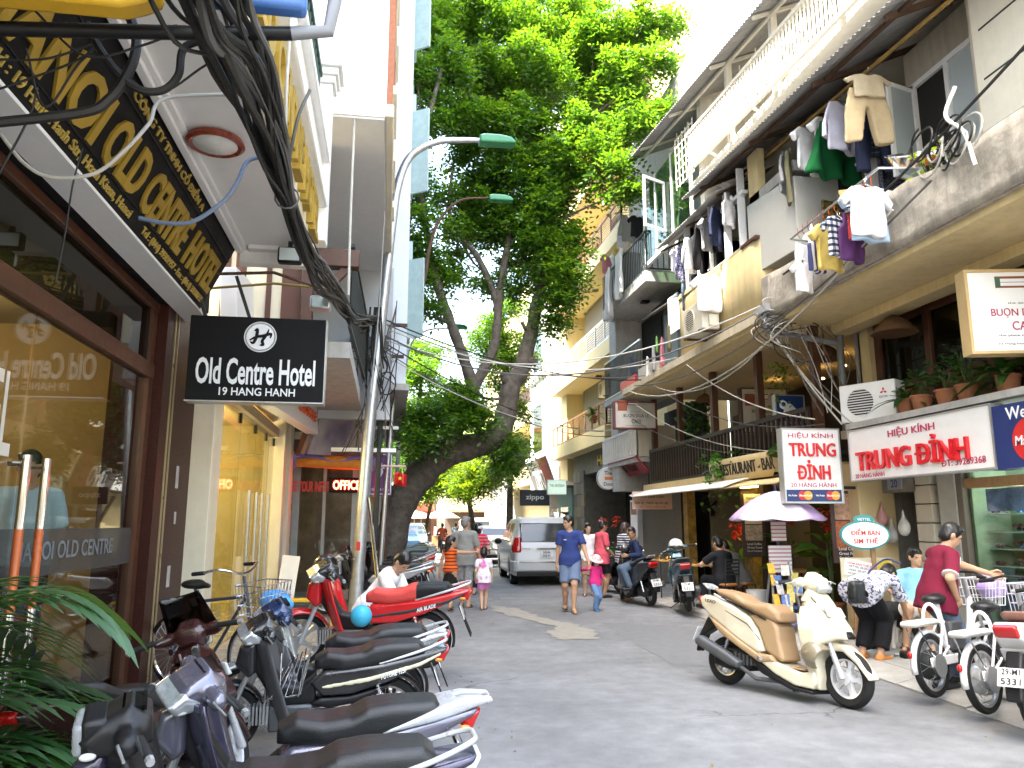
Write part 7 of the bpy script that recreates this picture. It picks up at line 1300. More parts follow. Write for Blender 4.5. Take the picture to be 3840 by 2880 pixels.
L_,h_=(-.22,8.35,Z1),R(172);underbone('bright red motorbike with red and black seat',L_,h_,REDP,REDP,seat=bands('red_black_seat',(.50,.06,.05),(.010,.0105,.012),0,10.,.944,.45),rack='rail',lamp='cowl',lean=6,steer=25,scale=1.02,kind='cast',cowl=BLACKP,stripe=mat('black_stripe',(.02,.02,.02)),letters='AIR BLADE')
for i,(x,y,hd,c,s2,l) in enumerate(((-.30,13.2,176,BLACKP,SILVP,'black and silver motorbike first in the row beside the lamp pole'),(-.28,15.4,172,paint('darkgreen',(.02,.03,.03)),BLACKP,'dark motorbike with white rimmed wheels second beside the lamp pole'),(-.05,17.0,178,BLACKP,REDP,'black and red motorbike third in the row, before the tree trunk'),(.12,19.4,174,SILVP,BLACKP,'silver motorbike just past the tree trunk'),(.2,20.6,176,BLACKP,BLACKP,'black motorbike two past the tree trunk'),(.3,22.0,178,REDP,BLACKP,'red and black motorbike three past the tree trunk'),(.35,24.0,176,BLUEP,BLACKP,'blue motorbike last in the row past the tree'))):underbone(l,(x,y,Z1),R(hd),c,s2,lean=6,steer=15+6*(i%3),scale=1.,plate='29-K3 70%d2'%i,kind='wire' if i%2 else 'cast')
yt=scooter('yellow scooter parked under the tree',(.75,28.5,.0),R(150),paint('yellow',(.60,.45,.03)),BLK,BLK,SEATM,lean=5)
bln=thing('ball','blue toy globe ball hanging from the red motorbike','ball',(-.22,7.98,.66));blob('ball',blotch('globe_print',(.05,.36,.55),(.10,.38,.10),9,.66,.3),bln,[ell((0,0,0),(.105,.105,.105))],.014,0);MB().tube([(0,0,.1),(-.04,.1,.3)],.004,5).build('string',CABW,bln)
hb_=thing('hanging_helmet','black and white helmet on the handlebar of the red motorbike','helmet',(-.62,8.55,1.12));blob('shell',BLACKP,hb_,[ell((0,0,0),(.13,.14,.12))],.012,0,clip=lambda X,Y,Z:-.09-Z);MB().tube([Vector((.135*math.cos(a),.145*math.sin(a),-.085)) for a in np.linspace(0,6.28,24)],.015,6).build('trim',WHITEP,hb_)
bt_=thing('bicycle','old bicycle with wire basket leaning by the cream column','bicycle',(-1.45,7.35,.1));bt_.rotation_euler=(R(6),0,R(-38))
wheel_parts(bt_,-.5,.32,.018,'wire',CHROME,hub=.03);wheel_parts(bt_,.52,.32,.018,'wire',CHROME,hub=.025)
for a,b in (((.44,0,.85),(-.02,0,.30)),((.44,0,.85),(-.16,0,.78)),((-.02,0,.30),(-.2,0,.90)),((-.5,0,.32),(-.17,0,.78)),((-.5,0,.32),(-.02,0,.30)),((.52,0,.32),(.42,0,1.02))):MB().tube([a,b],.014,8).build('frame',mat('bike_frame',(.05,.06,.10),.4),bt_)
MB().tube(bez([Vector(p) for p in ((.22,-.27,1.08),(.36,-.2,1.10),(.42,0,1.04),(.36,.2,1.10),(.22,.27,1.08))],6),.011,8).build('handlebar',CHROME,bt_);blob('saddle',SEATM,bt_,[ell((-.22,0,.93),(.12,.09,.04)),cap((-.15,0,.93),(-.02,0,.92),.04,.02)],.012,.03)
for s in (-1,1):MB().tube([(.24,s*.26,1.08),(.12,s*.28,1.07)],.017,8).build('grip',RUB,bt_)
bk=MB()
for z,k in ((.72,.8),(.80,.86),(.88,.93),(.97,1.)):bk.tube([(.50,-.17*k,z),(.50+.30*k,-.17*k,z),(.50+.30*k,.17*k,z),(.50,.17*k,z)],.005,5,closed=True)
for i in range(9):
 f=-1+i/4;bk.tube([(.74,.136*f,.72),(.80,.17*f,.97)],.003,4);bk.tube([(.5+.035*i,-.137,.72),(.5+.037*i,-.17,.97)],.003,4);bk.tube([(.5+.035*i,.137,.72),(.5+.037*i,.17,.97)],.003,4);bk.tube([(.5+.03*i,-.137,.72),(.5+.03*i,.137,.72)],.003,4)
bk.build('basket',CHROME,bt_)
bl2=thing('toy_in_basket','blue plastic toy in the bicycle basket','toy',(-.92,6.95,.92));blob('toy',mat('toy_blue',(.06,.30,.70),.35),bl2,[ell((0,0,0),(.13,.10,.085)),ell((.1,-.04,-.04),(.07,.06,.05))],.012,.04)
# ================================================================ cars (local +x forward)
def car(label,loc,heading,pm,L=4.5,W=1.76,H=1.72,kind='mpv',group='cars queuing in the street',plate='30A 127',lit=None):
 t=thing('car',label,'car',loc,heading,group);hL=L/2;rw=.31
 if kind=='mpv':P=[(-hL,.36),(-hL-.02,.62),(-hL+.02,.98),(-hL+.18,1.36),(-hL+.34,H-.04),(-hL+1.2,H),(hL-2.0,H-.05),(hL-1.15,1.12),(hL-.35,.98),(hL,.80),(hL+.02,.40),(hL-.1,.22),(-hL+.1,.24)]
 elif kind=='suv':P=[(-hL,.42),(-hL,1.0),(-hL+.16,H-.06),(-hL+.5,H),(hL-2.0,H-.03),(hL-1.3,1.2),(hL-.1,1.08),(hL,.45),(hL-.1,.26),(-hL+.1,.28)]
 else:P=[(-hL,.36),(-hL-.02,.62),(-hL+.03,.96),(-hL+.30,1.04),(-hL+.72,1.08),(-hL+1.25,H-.03),(-hL+1.9,H),(hL-1.95,H-.04),(hL-1.2,1.02),(hL-.3,.86),(hL,.68),(hL,.34),(hL-.1,.22),(-hL+.1,.24)]
 wf=lambda x,z:W/2-.30*np.clip(z-.98,0,1)*(1.0/max(.5,H-.98))*.75-.06*np.clip(.5-z,0,1)-.10*np.clip((np.abs(x)-hL+.5)*1.6,0,1)**2
 body=pext(P,wf,.09);xa,xb=-hL+.82,hL-.86
 arch=[cap((x,-W,rw),(x,W,rw),rw+.055) for x in (xa,xb)]
 h=.035;add('body',npm([body],h,0,sub=arch),pm,t)
 def piece(name,m,region,off=.008,hh=.028):
  f=lambda X,Y,Z:body[0](X,Y,Z)-off
  V,F=nets([(lambda X,Y,Z:np.maximum(f(X,Y,Z),region[0](X,Y,Z)),region[1],region[2])],hh,0);
  if len(F):add(name,mesh_np(V,F),m,t)
 def bx(x0,x1,y0,y1,z0,z1):
  return (lambda X,Y,Z:np.maximum(np.maximum(np.maximum(x0-X,X-x1),np.maximum(y0-Y,Y-y1)),np.maximum(z0-Z,Z-z1)),A3(x0,y0,z0),A3(x1,y1,z1))
 GW=mat('car_glass',(.035,.04,.045),.06,var=.0,coat=.3)
 rt_=-hL+(.36 if kind!='sedan' else 1.2);zr0,zr1=(1.06,H-.16) if kind!='sedan' else (1.10,H-.10)
 piece('rear_window',GW,bx(-hL-.2,rt_+(.02 if kind!='sedan' else -.05),-W*.38,W*.38,zr0,zr1));piece('windscreen',GW,bx(hL-2.05,hL-1.0,-W*.37,W*.37,1.1,H-.12))
 for s in (-1,1):
  y0,y1=(W*.25,W) if s>0 else (-W,-W*.25)
  for (a,b) in (((-.42,.58),(.66,1.42),(-1.45,-.52)) if kind!='sedan' else ((-.95,-.05),(.03,.92))):
   reg=pext([(a,1.06),(a+.05,H-.15),(min(b,hL-1.95 if b>1 else b),H-.15),(b,1.06)],W,.03);side=(lambda X,Y,Z,r=reg,yy=s:np.maximum(r[0](X,Y,Z),.25-yy*Y),A3(a,y0,1.06),A3(b+.1,y1,H-.1));piece('side_window',GW,side)
  piece('tail_lamp',TAILR,bx(-hL-.1,-hL+.22,*((W*.36,W) if s>0 else (-W,-W*.36)),*((.82,1.22) if kind!='sedan' else (.74,.92))),.014)
  if lit==s:MB().lathe([(.0,0),(.07,.0),(.06,.02),(.0,.025)],16,frame((-hL-.02,s*W*.43,.88),(0,-1,0))).build('lit_lamp',mat('lit_brake',(1,.5,.2),emit=(1,.32,.08,10)),t)
  piece('headlamp',HLENS,bx(hL-.35,hL+.1,*((W*.26,W) if s>0 else (-W,-W*.26)),.64,.82),.012)
  blob('door_mirror',BLK if kind=='mpv' else pm,t,[ell((hL-1.45,s*(W/2+.08),1.06),(.08,.11,.09))],.025,0)
  for x in (-.05,-1.15):MB().box(x,x+.16,s*(W/2+.005)-.01,s*(W/2+.005)+.01,.90,.93).build('door_handle',CHROME,t)
  MB().box(-hL+1.25,hL-1.3,s*(W/2-.01)-.012,s*(W/2-.01)+.014,.50,.56).build('side_moulding',pm,t)
  for x in (xa,xb):
   M=tl(x,s*(W/2-.13),rw)@Matrix.Rotation(R(90),4,'X');w=add('wheel',cached('car_ty',lambda:MB().lathe([(.21,-.09),(.30,-.095),(.31,-.06),(.31,.06),(.30,.095),(.21,.09),(.20,0),(.21,-.09)],32,caps=False).mesh()),RUB,t,M);add('rim',cached('car_rim',lambda:MB().lathe([(.0,-.06),(.20,-.085),(.215,-.085),(.215,.085),(.20,.085),(.0,.06)],24).mesh()),ALU,w)
   hc=MB()
   for i in range(6):a=i*math.pi/3;hc.prism([(.07*math.cos(a+.4),.07*math.sin(a+.4)),(.16*math.cos(a+.15),.16*math.sin(a+.15)),(.16*math.cos(a+.65),.16*math.sin(a+.65))],.004,tl(0,0,.082 if s<0 else -.086))
   hc.build('wheel_slots',BLK,w)
 piece('bumper',pm,bx(-hL-.1,-hL+.35,-W,W,.36,.62),.035);MB().box(-hL-.035,-hL+.02,-W*.43,W*.43,.235,.36).build('lower_bumper',BLK,t,bevel=.02);MB().box(-hL-.06,-hL-.03,-W*.40,W*.40,.58,.61).build('chrome_strip',CHROME,t)
 pz=.80 if kind!='sedan' else .78;pl=MB().box(-hL-.05,-hL-.03,-.16,.16,pz-.09,pz+.09).build('number_plate',PLATE,t)
 for j,s_ in enumerate(plate.split(' ')):text('lettering',s_,LETK,pl,frame((-hL-.052,0,pz+.04-.085*j),(0,-1,0)),.2,.06,.001,.01)
 MB().box(-hL-.045,-hL-.02,-.26,.26,pz+.115,pz+.15).build('garnish',CHROME if kind!='sedan' else pm,t)
 if kind=='mpv':MB().tube([(-hL+.10,.1,1.14),(-hL+.08,-.35,1.20)],.008,6).build('wiper',BLK,t);text('lettering','INNOVA',CHROME,t,frame((-hL-.028,.52,.93),(0,-1,0)),.22,.04,.002,.01);
 return t
SILC=mat('silver_car',(.56,.57,.58),.42,metal=.15,var=.0,coat=.25)
car('silver people carrier with lit tail lamps in the road',(4.18,22.0,0),R(87),SILC,4.55,1.76,1.74,'mpv',plate='30A 258.47',lit=-1)
car('pale silver saloon ahead of the people carrier',(4.55,32.6,0),R(87),mat('pale_silver_car',(.60,.61,.62),.42,metal=.12,var=.0,coat=.25),4.3,1.7,1.48,'sedan',plate='29A 610.33')
car('dark windowed silver wagon farthest ahead in the queue',(4.55,41.5,0),R(88),SILC,4.6,1.8,1.86,'suv',plate='30F 118.20')
car('blue and white car parked past the tree on the lamp pole side',(1.15,38.5,0),R(-92),paint('carblue',(.10,.22,.48)),4.1,1.66,1.6,'mpv',plate='29C 334.10')
# ================================================================ people (local +y forward, +x right-hand side)
SKIN={'a':mat('skin_a',(.46,.27,.17),.55,var=.08,spec=.35),'b':mat('skin_b',(.36,.20,.12),.55,var=.08,spec=.35),'c':mat('skin_c',(.54,.34,.23),.55,var=.08,spec=.35)}
HAIR=mat('black_hair',(.010,.009,.009),.38,var=.3,scale=60);HAIRG=mat('grey_hair',(.20,.19,.18),.6,var=.4,scale=50);HAIRB=mat('brown_hair',(.028,.014,.011),.42,var=.3,scale=60)
EYEW=mat('eye_dark',(.015,.012,.010),.3);LIP=mat('lip',(.30,.11,.085),.5)
HAND={}
def hand_mesh(curl):
 if curl in HAND:return HAND[curl]
 pr=[cap((.0,0,0),(.05,0,0),.024,.030,q=.55,side=(0,1,0)),cap((.05,0,0),(.085,0,-.004),.034,.036,q=.42,side=(0,1,0))]
 for i,(y,L) in enumerate(((.029,.068),(.010,.078),(-.010,.072),(-.028,.056))):
  p=Vector((.085,y,-.003));a=curl*.5
  for s in (.42,.32,.26):
   q=p+Vector((math.cos(a),y*.8*(1-curl*.5),-math.sin(a)))*(L*s);pr.append(cap(p,q,.0088,.0078));p=q;a+=curl*.75
 p=Vector((.03,.026,-.004));q=p+Vector((.034,.026,-.012-.01*curl));r=q+Vector((.030,.006-.012*curl,-.012*curl));pr+=[cap(p,q,.0135,.0105),cap(q,r,.0105,.008)]
 HAND[curl]=nets(pr,.0052,.008);return HAND[curl]
def V3(p):return np.array(p,float)
def ik(a,b,l1,l2,pole):
 d=b-a;L=np.linalg.norm(d);L=min(L,(l1+l2)*.999);u=d/(np.linalg.norm(d)+1e-9);x=(l1*l1-l2*l2+L*L)/(2*L);h=math.sqrt(max(l1*l1-x*x,0));p=pole-u*(pole@u);n=np.linalg.norm(p);p=p/n if n>1e-6 else p
 return a+u*x+p*h,a+u*L
def person(label,loc,rz,h=1.68,pelvis=(0,0,.92),tor=(0,.02,1),an=((-.09,0,.08),(.09,0,.08)),wr=None,look=(0,0),skin='a',hair='short',hairm=None,top=None,bottom=None,shoes=None,girth=1.,hs=1.,knee=None,elb=None,curl=.5,twist=0.,voxel=.0145,face=True,group=None,toes=None,shoul=1.,female=False):
 s=h/1.70;t=thing('person',label,'person',loc,rz,group);sk=SKIN[skin];hairm=hairm or HAIR
 P=V3(pelvis)*s;d=V3(tor);d/=np.linalg.norm(d);rt=V3((math.cos(twist),math.sin(twist),0));fw=np.cross(V3((0,0,1)),rt);fw=-fw if fw[1]<0 and abs(twist)<1.5 else fw;tf=np.cross(rt,d)*-1;tf=tf if tf@V3((0,1,0))>-1e9 else -tf
 tf=np.cross(d,rt)
 g=girth;S=P+d*.49*s
 yaw,pit=look;hd=Matrix.Rotation(yaw+twist,3,'Z')@Matrix.Rotation(pit,3,'X');hf=V3(hd@Vector((0,1,0)));hu=V3(hd@Vector((0,0,1)));hr=V3(hd@Vector((1,0,0)));Hm=np.stack([hr,hf,hu],1)
 nb=S+d*.02*s+tf*.005;Hc=nb+(d*.5+hu*.5)*.085*s+hu*.075*s*hs+hf*.015*s;k=s*hs
 hl=lambda x,y,z:Hc+(hr*x+hf*y+hu*z)*k
 body=[cap(P-rt*.075*s,P+rt*.075*s,.115*s*(.5+.5*g)),cap(P+d*.05*s,P+d*.24*s,.135*s*g,.130*s*g,.74,rt),cap(P+d*.24*s,P+d*.42*s,.133*s*g,.145*s*(.6+.4*g),.70,rt),cap(S-rt*.13*s*shoul-d*.03*s,S+rt*.13*s*shoul-d*.03*s,.060*s),cap(nb-d*.03*s,Hc-hu*.05*k,.054*s,.050*s)]
 head=[ell(hl(0,-.012,.025),V3((.073,.092,.092))*k,Hm),ell(hl(0,.022,-.045),V3((.058,.066,.068))*k,Hm),cap(hl(0,.083,.006),hl(0,.100,-.026),.009*k,.014*k),ell(hl(.0,.062,-.088),V3((.026,.024,.020))*k,Hm),ell(hl(0,.078,-.058),V3((.022,.014,.010))*k,Hm),cap(hl(-.035,.070,.022),hl(.035,.070,.022),.016*k),ell(hl(-.076,-.008,-.012),V3((.012,.020,.032))*k,Hm),ell(hl(.076,-.008,-.012),V3((.012,.020,.032))*k,Hm)]
 legs=[];arms=[];extra=[];jl=[];ja=[]
 for i,sd in enumerate((-1,1)):
  hp=P+rt*sd*.088*s-V3((0,0,.02*s));A_=V3(an[i])*s;kp=V3((0,1,.15)) if knee is None else V3(knee[i]);K_,A_=ik(hp,A_,.435*s,.415*s,kp);jl.append((hp,K_,A_))
  legs+=[cap(hp,K_,.092*s*(.55+.45*g),.060*s),cap(K_,K_*.62+A_*.38-V3((0,.010,0))*s,.058*s,.056*s),cap(K_*.62+A_*.38-V3((0,.010,0))*s,A_,.056*s,.037*s)]
  td=V3((sd*.15,1,0)) if toes is None else V3(toes[i]);td=td/np.linalg.norm(td);heel=A_+V3((0,0,-.045))*s-td*.035*s;toe=A_+td*.155*s+V3((0,0,-.055 if abs(td[2])<.05 else 0))*s;legs.append(cap(heel,toe,.036*s,.026*s));jl[-1]+=(heel,toe)
  sh=S+rt*sd*.175*s*shoul-d*.045*s;w_=(V3(wr[i])*s) if wr is not None else sh+V3((sd*.06,.03,-.50))*s;ep=V3((sd*.3,-1,-.2)) if elb is None else V3(elb[i]);E_,w_=ik(sh,w_,.285*s,.25*s,ep);ja.append((sh,E_,w_))
  arms+=[cap(sh,E_,.050*s*(.5+.5*g),.040*s),cap(E_,w_,.041*s,.026*s)]
  u=(w_-E_)/np.linalg.norm(w_-E_);up_=V3((sd,0,0))-u*(u@V3((sd,0,0)));up_=V3((0,0,1))-u*u[2] if np.linalg.norm(up_)<.3 else up_;up_/=np.linalg.norm(up_);yv=np.cross(up_,u);mir=1
  if yv@V3((0,1,.3))<0:yv=-yv;mir=-1
  HV,HF=hand_mesh(curl);M=np.stack([u,yv,up_],1);v=(HV*s*1.02)@M.T+(w_-u*.006*s);extra.append((v,HF if mir>0 else HF[:,::-1]))
 V,F=nets(body+head+legs+arms,voxel*s,.022*s);n=len(V)
 for v,f in extra:V=np.concatenate([V,v]);F=np.concatenate([F,f+n]);n=len(V)
 b=add('body',mesh_np(V,F),sk,t)
 fold=lambda a,f:(lambda X,Y,Z:a*s*np.sin(f*X+9*Z+2*np.sin(11*Y))*np.sin(f*.7*Z+7*Y+4*X))
 if top:
  tm=top['m'];sl_=top.get('sleeve',.62);hem=top.get('hem',-.06);i_=.014*s;ga=top.get('loose',1.0)
  hb=P+d*hem*s
  fg_=(.5+.5*g)*ga;pr=[cap(hb,P+d*.05*s,.208*fg_*s,.198*fg_*s,.72,rt,flat=1),cap(P+d*.04*s,P+d*.18*s,.196*fg_*s,.148*s*g*ga+i_*.6,.76,rt),cap(P+d*.15*s,P+d*.30*s,.140*s*g*ga+i_,.138*s*g+i_,.80,rt),cap(P+d*.28*s,P+d*.425*s,.138*s*g+i_,.148*s*(.6+.4*g)+i_*.7,.74,rt),cap(S-rt*.13*s*shoul-d*.035*s,S+rt*.13*s*shoul-d*.035*s,.060*s+i_*.8)]
  for sh,E_,w_ in ja:
   if sl_<=0:continue
   if sl_<=1:pr.append(cap(sh,sh+(E_-sh)*sl_,.056*s+i_,.054*s+i_*1.2,flat=2))
   else:pr+=[cap(sh,E_,.056*s+i_,.046*s+i_),cap(E_,E_+(w_-E_)*min(1,sl_-1),.046*s+i_,.034*s+i_,flat=2)]
  V,F=nets(pr,.0125*s,.018*s,disp=fold(.004,26),sub=[cap(nb-d*.005*s+tf*.02*s,nb+d*.2*s+tf*.03*s,.058*s,.07*s)]);sh_=add('top',mesh_np(V,F),tm,t)
  if top.get('collar'):
   c=nb-d*.012*s;mb=MB();n_=20
   mb.grid(lambda u,v:tuple(c+(rt*math.cos(u*6.283)*(.064+.012*v)+tf*math.sin(u*6.283)*(.058+.012*v))*s+d*(.030-.035*v-.035*max(0,math.sin(u*6.283)))*s),n_,2);mb.build('collar',top['collar'],sh_,solid=.006*s)
  if top.get('cuff'):
   for sh,E_,w_ in ja:
    q=sh+(E_-sh)*sl_;u=(E_-sh)/np.linalg.norm(E_-sh);V,F=nets([cap(q-u*.012*s,q+u*.004*s,.057*s+i_*1.35,flat=3)],.009*s,0);add('cuff',mesh_np(V,F),top['cuff'],sh_)
 if bottom:
  bm=bottom['m'];ln=bottom.get('len',.5);i_=.013*s;fl=bottom.get('flare',1.);wz=bottom.get('waist',.10)
  if bottom.get('kind')=='skirt':
   e=P-V3((0,0,.42*ln*2))*s;V,F=nets([cap(P+d*wz*s,e,.130*s*g,.215*s*fl,.85,rt,flat=3)],.013*s,0,disp=lambda X,Y,Z:.010*s*np.sin(np.arctan2(Y-P[1],X-P[0])*13)*np.clip((P[2]-Z)*5,0,1))
  else:
   pr=[cap(P+d*wz*s,P+d*.02*s,.135*s*g+i_,.130*s*g+i_,.80,rt,flat=1),cap(P-rt*.068*s,P+rt*.068*s,.106*s*(.5+.5*g)+i_*.8)]
   for q in jl:
    hp,K_,A_=q[:3]
    if ln<=.5:pr.append(cap(hp,hp+(K_-hp)*ln*2,.096*s*(.55+.45*g)+i_,(.096-.02*ln)*s*fl+i_*.6,flat=2))
    else:pr+=[cap(hp,K_,.096*s*(.55+.45*g)+i_*.8,.066*s*fl+i_),cap(K_,K_+(A_-K_)*min(1.04,ln*2-1),.066*s*fl+i_,.054*s*fl+i_,flat=2)]
   V,F=nets(pr,.0125*s,.018*s,disp=fold(.004,22))
  add('bottoms',mesh_np(V,F),bm,t)
 if shoes:
  for q in jl:
   heel,toe=q[3],q[4];dn=V3((0,0,-1))*.022*s
   if shoes[0]=='sandal':
    u=(toe-heel)/np.linalg.norm(toe-heel);e=toe+u*.025*s;V,F=nets([cap(heel+dn*1.2,e+dn*.6,.040*s,.042*s,.34,np.cross(u,V3((0,0,1))))],.008*s,0);add('sandal',mesh_np(V,F),shoes[1],t);m_=heel*.35+toe*.65;V,F=nets([cap(m_-rt*.032*s,m_+rt*.032*s,.019*s)],.007*s,0,disp=None);add('strap',mesh_np(V,F+0),shoes[1],t,tl(0,0,.012*s))
   else:V,F=nets([cap(heel+dn*.4,toe+dn*.2,.043*s,.035*s),cap(q[2]-V3((0,0,.03))*s,heel,.042*s)],.010*s,.015*s,clip=lambda X,Y,Z,z=q[2][2]+.01*s:Z-z);add('shoe',mesh_np(V,F),shoes[1],t)
 HA=1.0
 hp_=[ell(hl(0,-.016,.036),V3((.082,.099,.100))*k,Hm),ell(hl(0,-.045,-.02),V3((.078,.066,.078))*k,Hm),ell(hl(.02,.040,.088),V3((.050,.040,.026))*k,Hm)];sb=[ell(hl(0,.098,-.048),V3((.090,.085,.092))*k,Hm)]
 if hair=='long':hp_+=[cap(hl(0,-.075,.0),hl(0,-.085,-.16),.062*k,.050*k),cap(hl(0,-.085,-.16),hl(.01,-.09,-.36),.048*k,.022*k)]
 elif hair=='bob':hp_+=[cap(hl(-.055,-.02,.0),hl(-.068,-.012,-.11),.034*k,.028*k),cap(hl(.055,-.02,.0),hl(.068,-.012,-.11),.034*k,.028*k),cap(hl(0,-.06,-.02),hl(0,-.062,-.12),.062*k,.052*k)]
 elif hair=='bun':hp_+=[ell(hl(0,-.05,.125),V3((.035,.035,.035))*k),cap(hl(0,-.07,-.02),hl(0,-.07,-.08),.055*k,.04*k)]
 if hair:
  V,F=nets(hp_,.0095*k,.02*k,sub=sb,disp=lambda X,Y,Z:.0022*np.sin(150*X+60*Z)*np.sin(130*Y));add('hair',mesh_np(V,F),hairm,t)
 if face:
  for sd in (-1,1):
   V,F=nets([ell(hl(sd*.031,.0775,.006),V3((.0165,.009,.0065))*k,Hm)],.0045*k,0);add('eye',mesh_np(V,F),EYEW,t);V,F=nets([cap(hl(sd*.014,.0865,.030),hl(sd*.048,.074,.029),.0042*k,.003*k)],.0042*k,0);add('eyebrow',mesh_np(V,F),hairm,t)
  V,F=nets([cap(hl(-.02,.083,-.060),hl(.02,.083,-.060),.0055*k,.0055*k)],.004*k,0);add('mouth',mesh_np(V,F),LIP,t)
 return t,dict(hl=hl,P=P,S=S,d=d,rt=rt,tf=tf,ja=ja,jl=jl,s=s,nb=nb,Hm=Hm,k=k)
c_=lambda n,c:cl_(n,c)
SAND_=('sandal',mat('sandal_brown',(.07,.04,.025),.7));FLIP=('sandal',mat('sandal_tan',(.30,.17,.09),.7));BLKS=('shoe',mat('black_shoe',(.02,.02,.022),.4));BLUES=('shoe',mat('blue_shoe',(.12,.24,.42),.6))
BPOLO=c_('bluepolo',(.035,.055,.19));SHORTB=c_('blueshort',(.13,.18,.28))
pm_,J=person('man in dark blue polo and blue shorts walking hand in hand with the pink toddler',(3.30,13.9,0),R(165),1.70,pelvis=(0,0,.915),an=((-.06,.20,.09),(.10,-.12,.10)),wr=((-.36,.20,.80),(.25,-.02,.80)),look=(R(-55),R(-8)),skin='a',top=dict(m=BPOLO,sleeve=.66,hem=-.10,collar=BPOLO),bottom=dict(m=SHORTB,len=.44,flare=1.08),shoes=FLIP,toes=((-.2,1,.0),(.1,1,-.12)),curl=.75)
MB().box(-.02,.02,-.004,.004,-.028,.028).build('chest_badge',LETW,pm_,M=frame((.085,.135,1.27),(-1,-.3,0))@tl(0,0,0))
td_,J=person('toddler in bright pink top, jeans and pink sun hat',(3.80,14.05,0),R(195),.98,pelvis=(0,0,.86),an=((-.10,-.17,.09),(.10,.16,.09)),wr=((-.28,.1,.98),(.50,.10,1.30)),hs=1.42,girth=1.12,skin='c',look=(0,R(-25)),top=dict(m=c_('hotpink',(.70,.04,.22)),sleeve=1.85,hem=-.08),bottom=dict(m=DEN if 0 else c_('jeans',(.14,.24,.42)),len=1.,flare=1.15),shoes=BLUES,hair='bob',voxel=.016)
k=J['k'];ht_=thing('sun_hat','floppy pink flowered sun hat on the toddler','hat',(3.80,14.05,0),R(195));V,F=nets([ell(J['hl'](0,-.01,.055),V3((.098,.112,.085))*k,J['Hm']),ell(J['hl'](0,-.01,.02),V3((.16,.175,.020))*k,J['Hm'])],.012,.03);add('hat',mesh_np(V,F),blotch('hat_print',(.70,.42,.45),(.72,.60,.56),40,.5),ht_)
person('grey haired old man in grey tee shirt and pale shorts seen from behind',(1.50,15.0,0),R(-14),1.68,an=((-.08,.17,.09),(.09,-.10,.08)),wr=((-.24,.12,.95),(.30,.06,.82)),look=(R(-38),0),skin='a',hairm=HAIRG,top=dict(m=c_('greytee',(.24,.245,.23)),sleeve=.8,hem=-.14,loose=1.12,collar=c_('yellowneck',(.55,.42,.05))),bottom=dict(m=blotch('pale_shorts',(.42,.42,.44),(.32,.33,.36),14,.5),len=.46,flare=1.12),shoes=SAND_,curl=.6)
OR=bands('orange_stripe',(.62,.11,.015),(.10,.025,.02),2,.062,.36)
person('girl in orange striped vest and black skirt pointing ahead',(1.17,14.35,0),R(-28),1.30,an=((-.08,.16,.09),(.10,-.22,.16)),wr=((-.30,-.02,.78),(.50,.42,1.36)),look=(R(-52),0),skin='a',hs=1.18,girth=.92,hair='long',top=dict(m=OR,sleeve=0,hem=.02),bottom=dict(m=c_('blackskirt',(.015,.013,.014)),kind='skirt',len=.52,waist=.10),shoes=SAND_,curl=.3,toes=((-.1,1,0),(.1,1,-.7)),face=True)
_,J=person('small girl in pink and white dress seen from behind',(1.80,14.5,0),R(-6),1.08,an=((-.05,-.10,.10),(.06,.12,.09)),wr=((-.24,.06,.86),(.26,.12,.80)),look=(0,0),skin='c',hs=1.32,girth=1.0,hair='bun',top=dict(m=blotch('pink_dress',(.72,.70,.74),(.62,.18,.45),6,.56,.85,.03),sleeve=.6,hem=-.16,loose=1.1),bottom=dict(m=c_('pinkshorts',(.62,.20,.48)),len=.36,flare=1.1),shoes=SAND_,curl=.6,voxel=.016)
bg_=thing('green_bag','green plastic bag carried between the old man and the small girl','bag',(1.66,14.62,.62));blob('bag',mat('green_bag',(.02,.20,.08),.4,var=.2),bg_,[ell((0,0,0),(.055,.05,.10)),cap((0,0,.08),(0,0,.18),.03,.015)],.012,.03)
person('woman in red striped top and white cap ahead of the old man',(2.05,17.6,0),R(-20),1.56,look=(R(-40),0),skin='c',hair='bob',top=dict(m=bands('redstripe',(.60,.03,.06),(.55,.30,.32),2,.07,.25),sleeve=.7,hem=-.12),bottom=dict(m=NVY,len=.9),shoes=SAND_,wr=((-.22,.2,1.0),(.24,.22,1.02)))
cpq=thing('sun_visor','white sun cap on the red striped woman','hat',(2.06,17.64,1.47));blob('cap',WHT,cpq,[ell((0,0,0),(.10,.11,.09)),ell((.04,.10,-.02),(.10,.10,.02))],.014,.03,clip=lambda X,Y,Z:-.04-Z)
person('woman in white tee shirt with hair clips facing the camera',(4.42,16.9,0),R(170),1.56,look=(R(20),0),skin='c',hair='bob',top=dict(m=WHT,sleeve=.5,hem=-.10),bottom=dict(m=c_('tanpants',(.30,.20,.14)),len=.5),shoes=SAND_,wr=((-.24,.05,.84),(.30,.08,.88)),female=True)
person('person in coral shirt and black shorts behind the striped woman',(4.62,16.5,0),R(-75),1.62,look=(R(-10),R(-10)),skin='b',top=dict(m=c_('coral',(.62,.10,.14)),sleeve=.8,hem=-.18,loose=1.1),bottom=dict(m=BLKc,len=.42),shoes=BLKS,wr=((-.2,.2,.9),(.2,.2,.92)))
person('woman in navy and white striped top and navy trousers',(4.90,15.85,.0),R(-82),1.58,look=(R(5),R(-22)),skin='c',hair='bob',hairm=HAIRB,girth=1.1,top=dict(m=bands('breton',(.62,.62,.64),(.025,.03,.07),2,.050,.55),sleeve=1.3,hem=-.10,loose=1.1),bottom=dict(m=c_('navypants',(.018,.024,.055)),len=.66),shoes=FLIP,wr=((-.10,.30,1.02),(.10,.32,1.02)),elb=((-.5,-.6,-1),(.5,-.6,-1)),female=True)
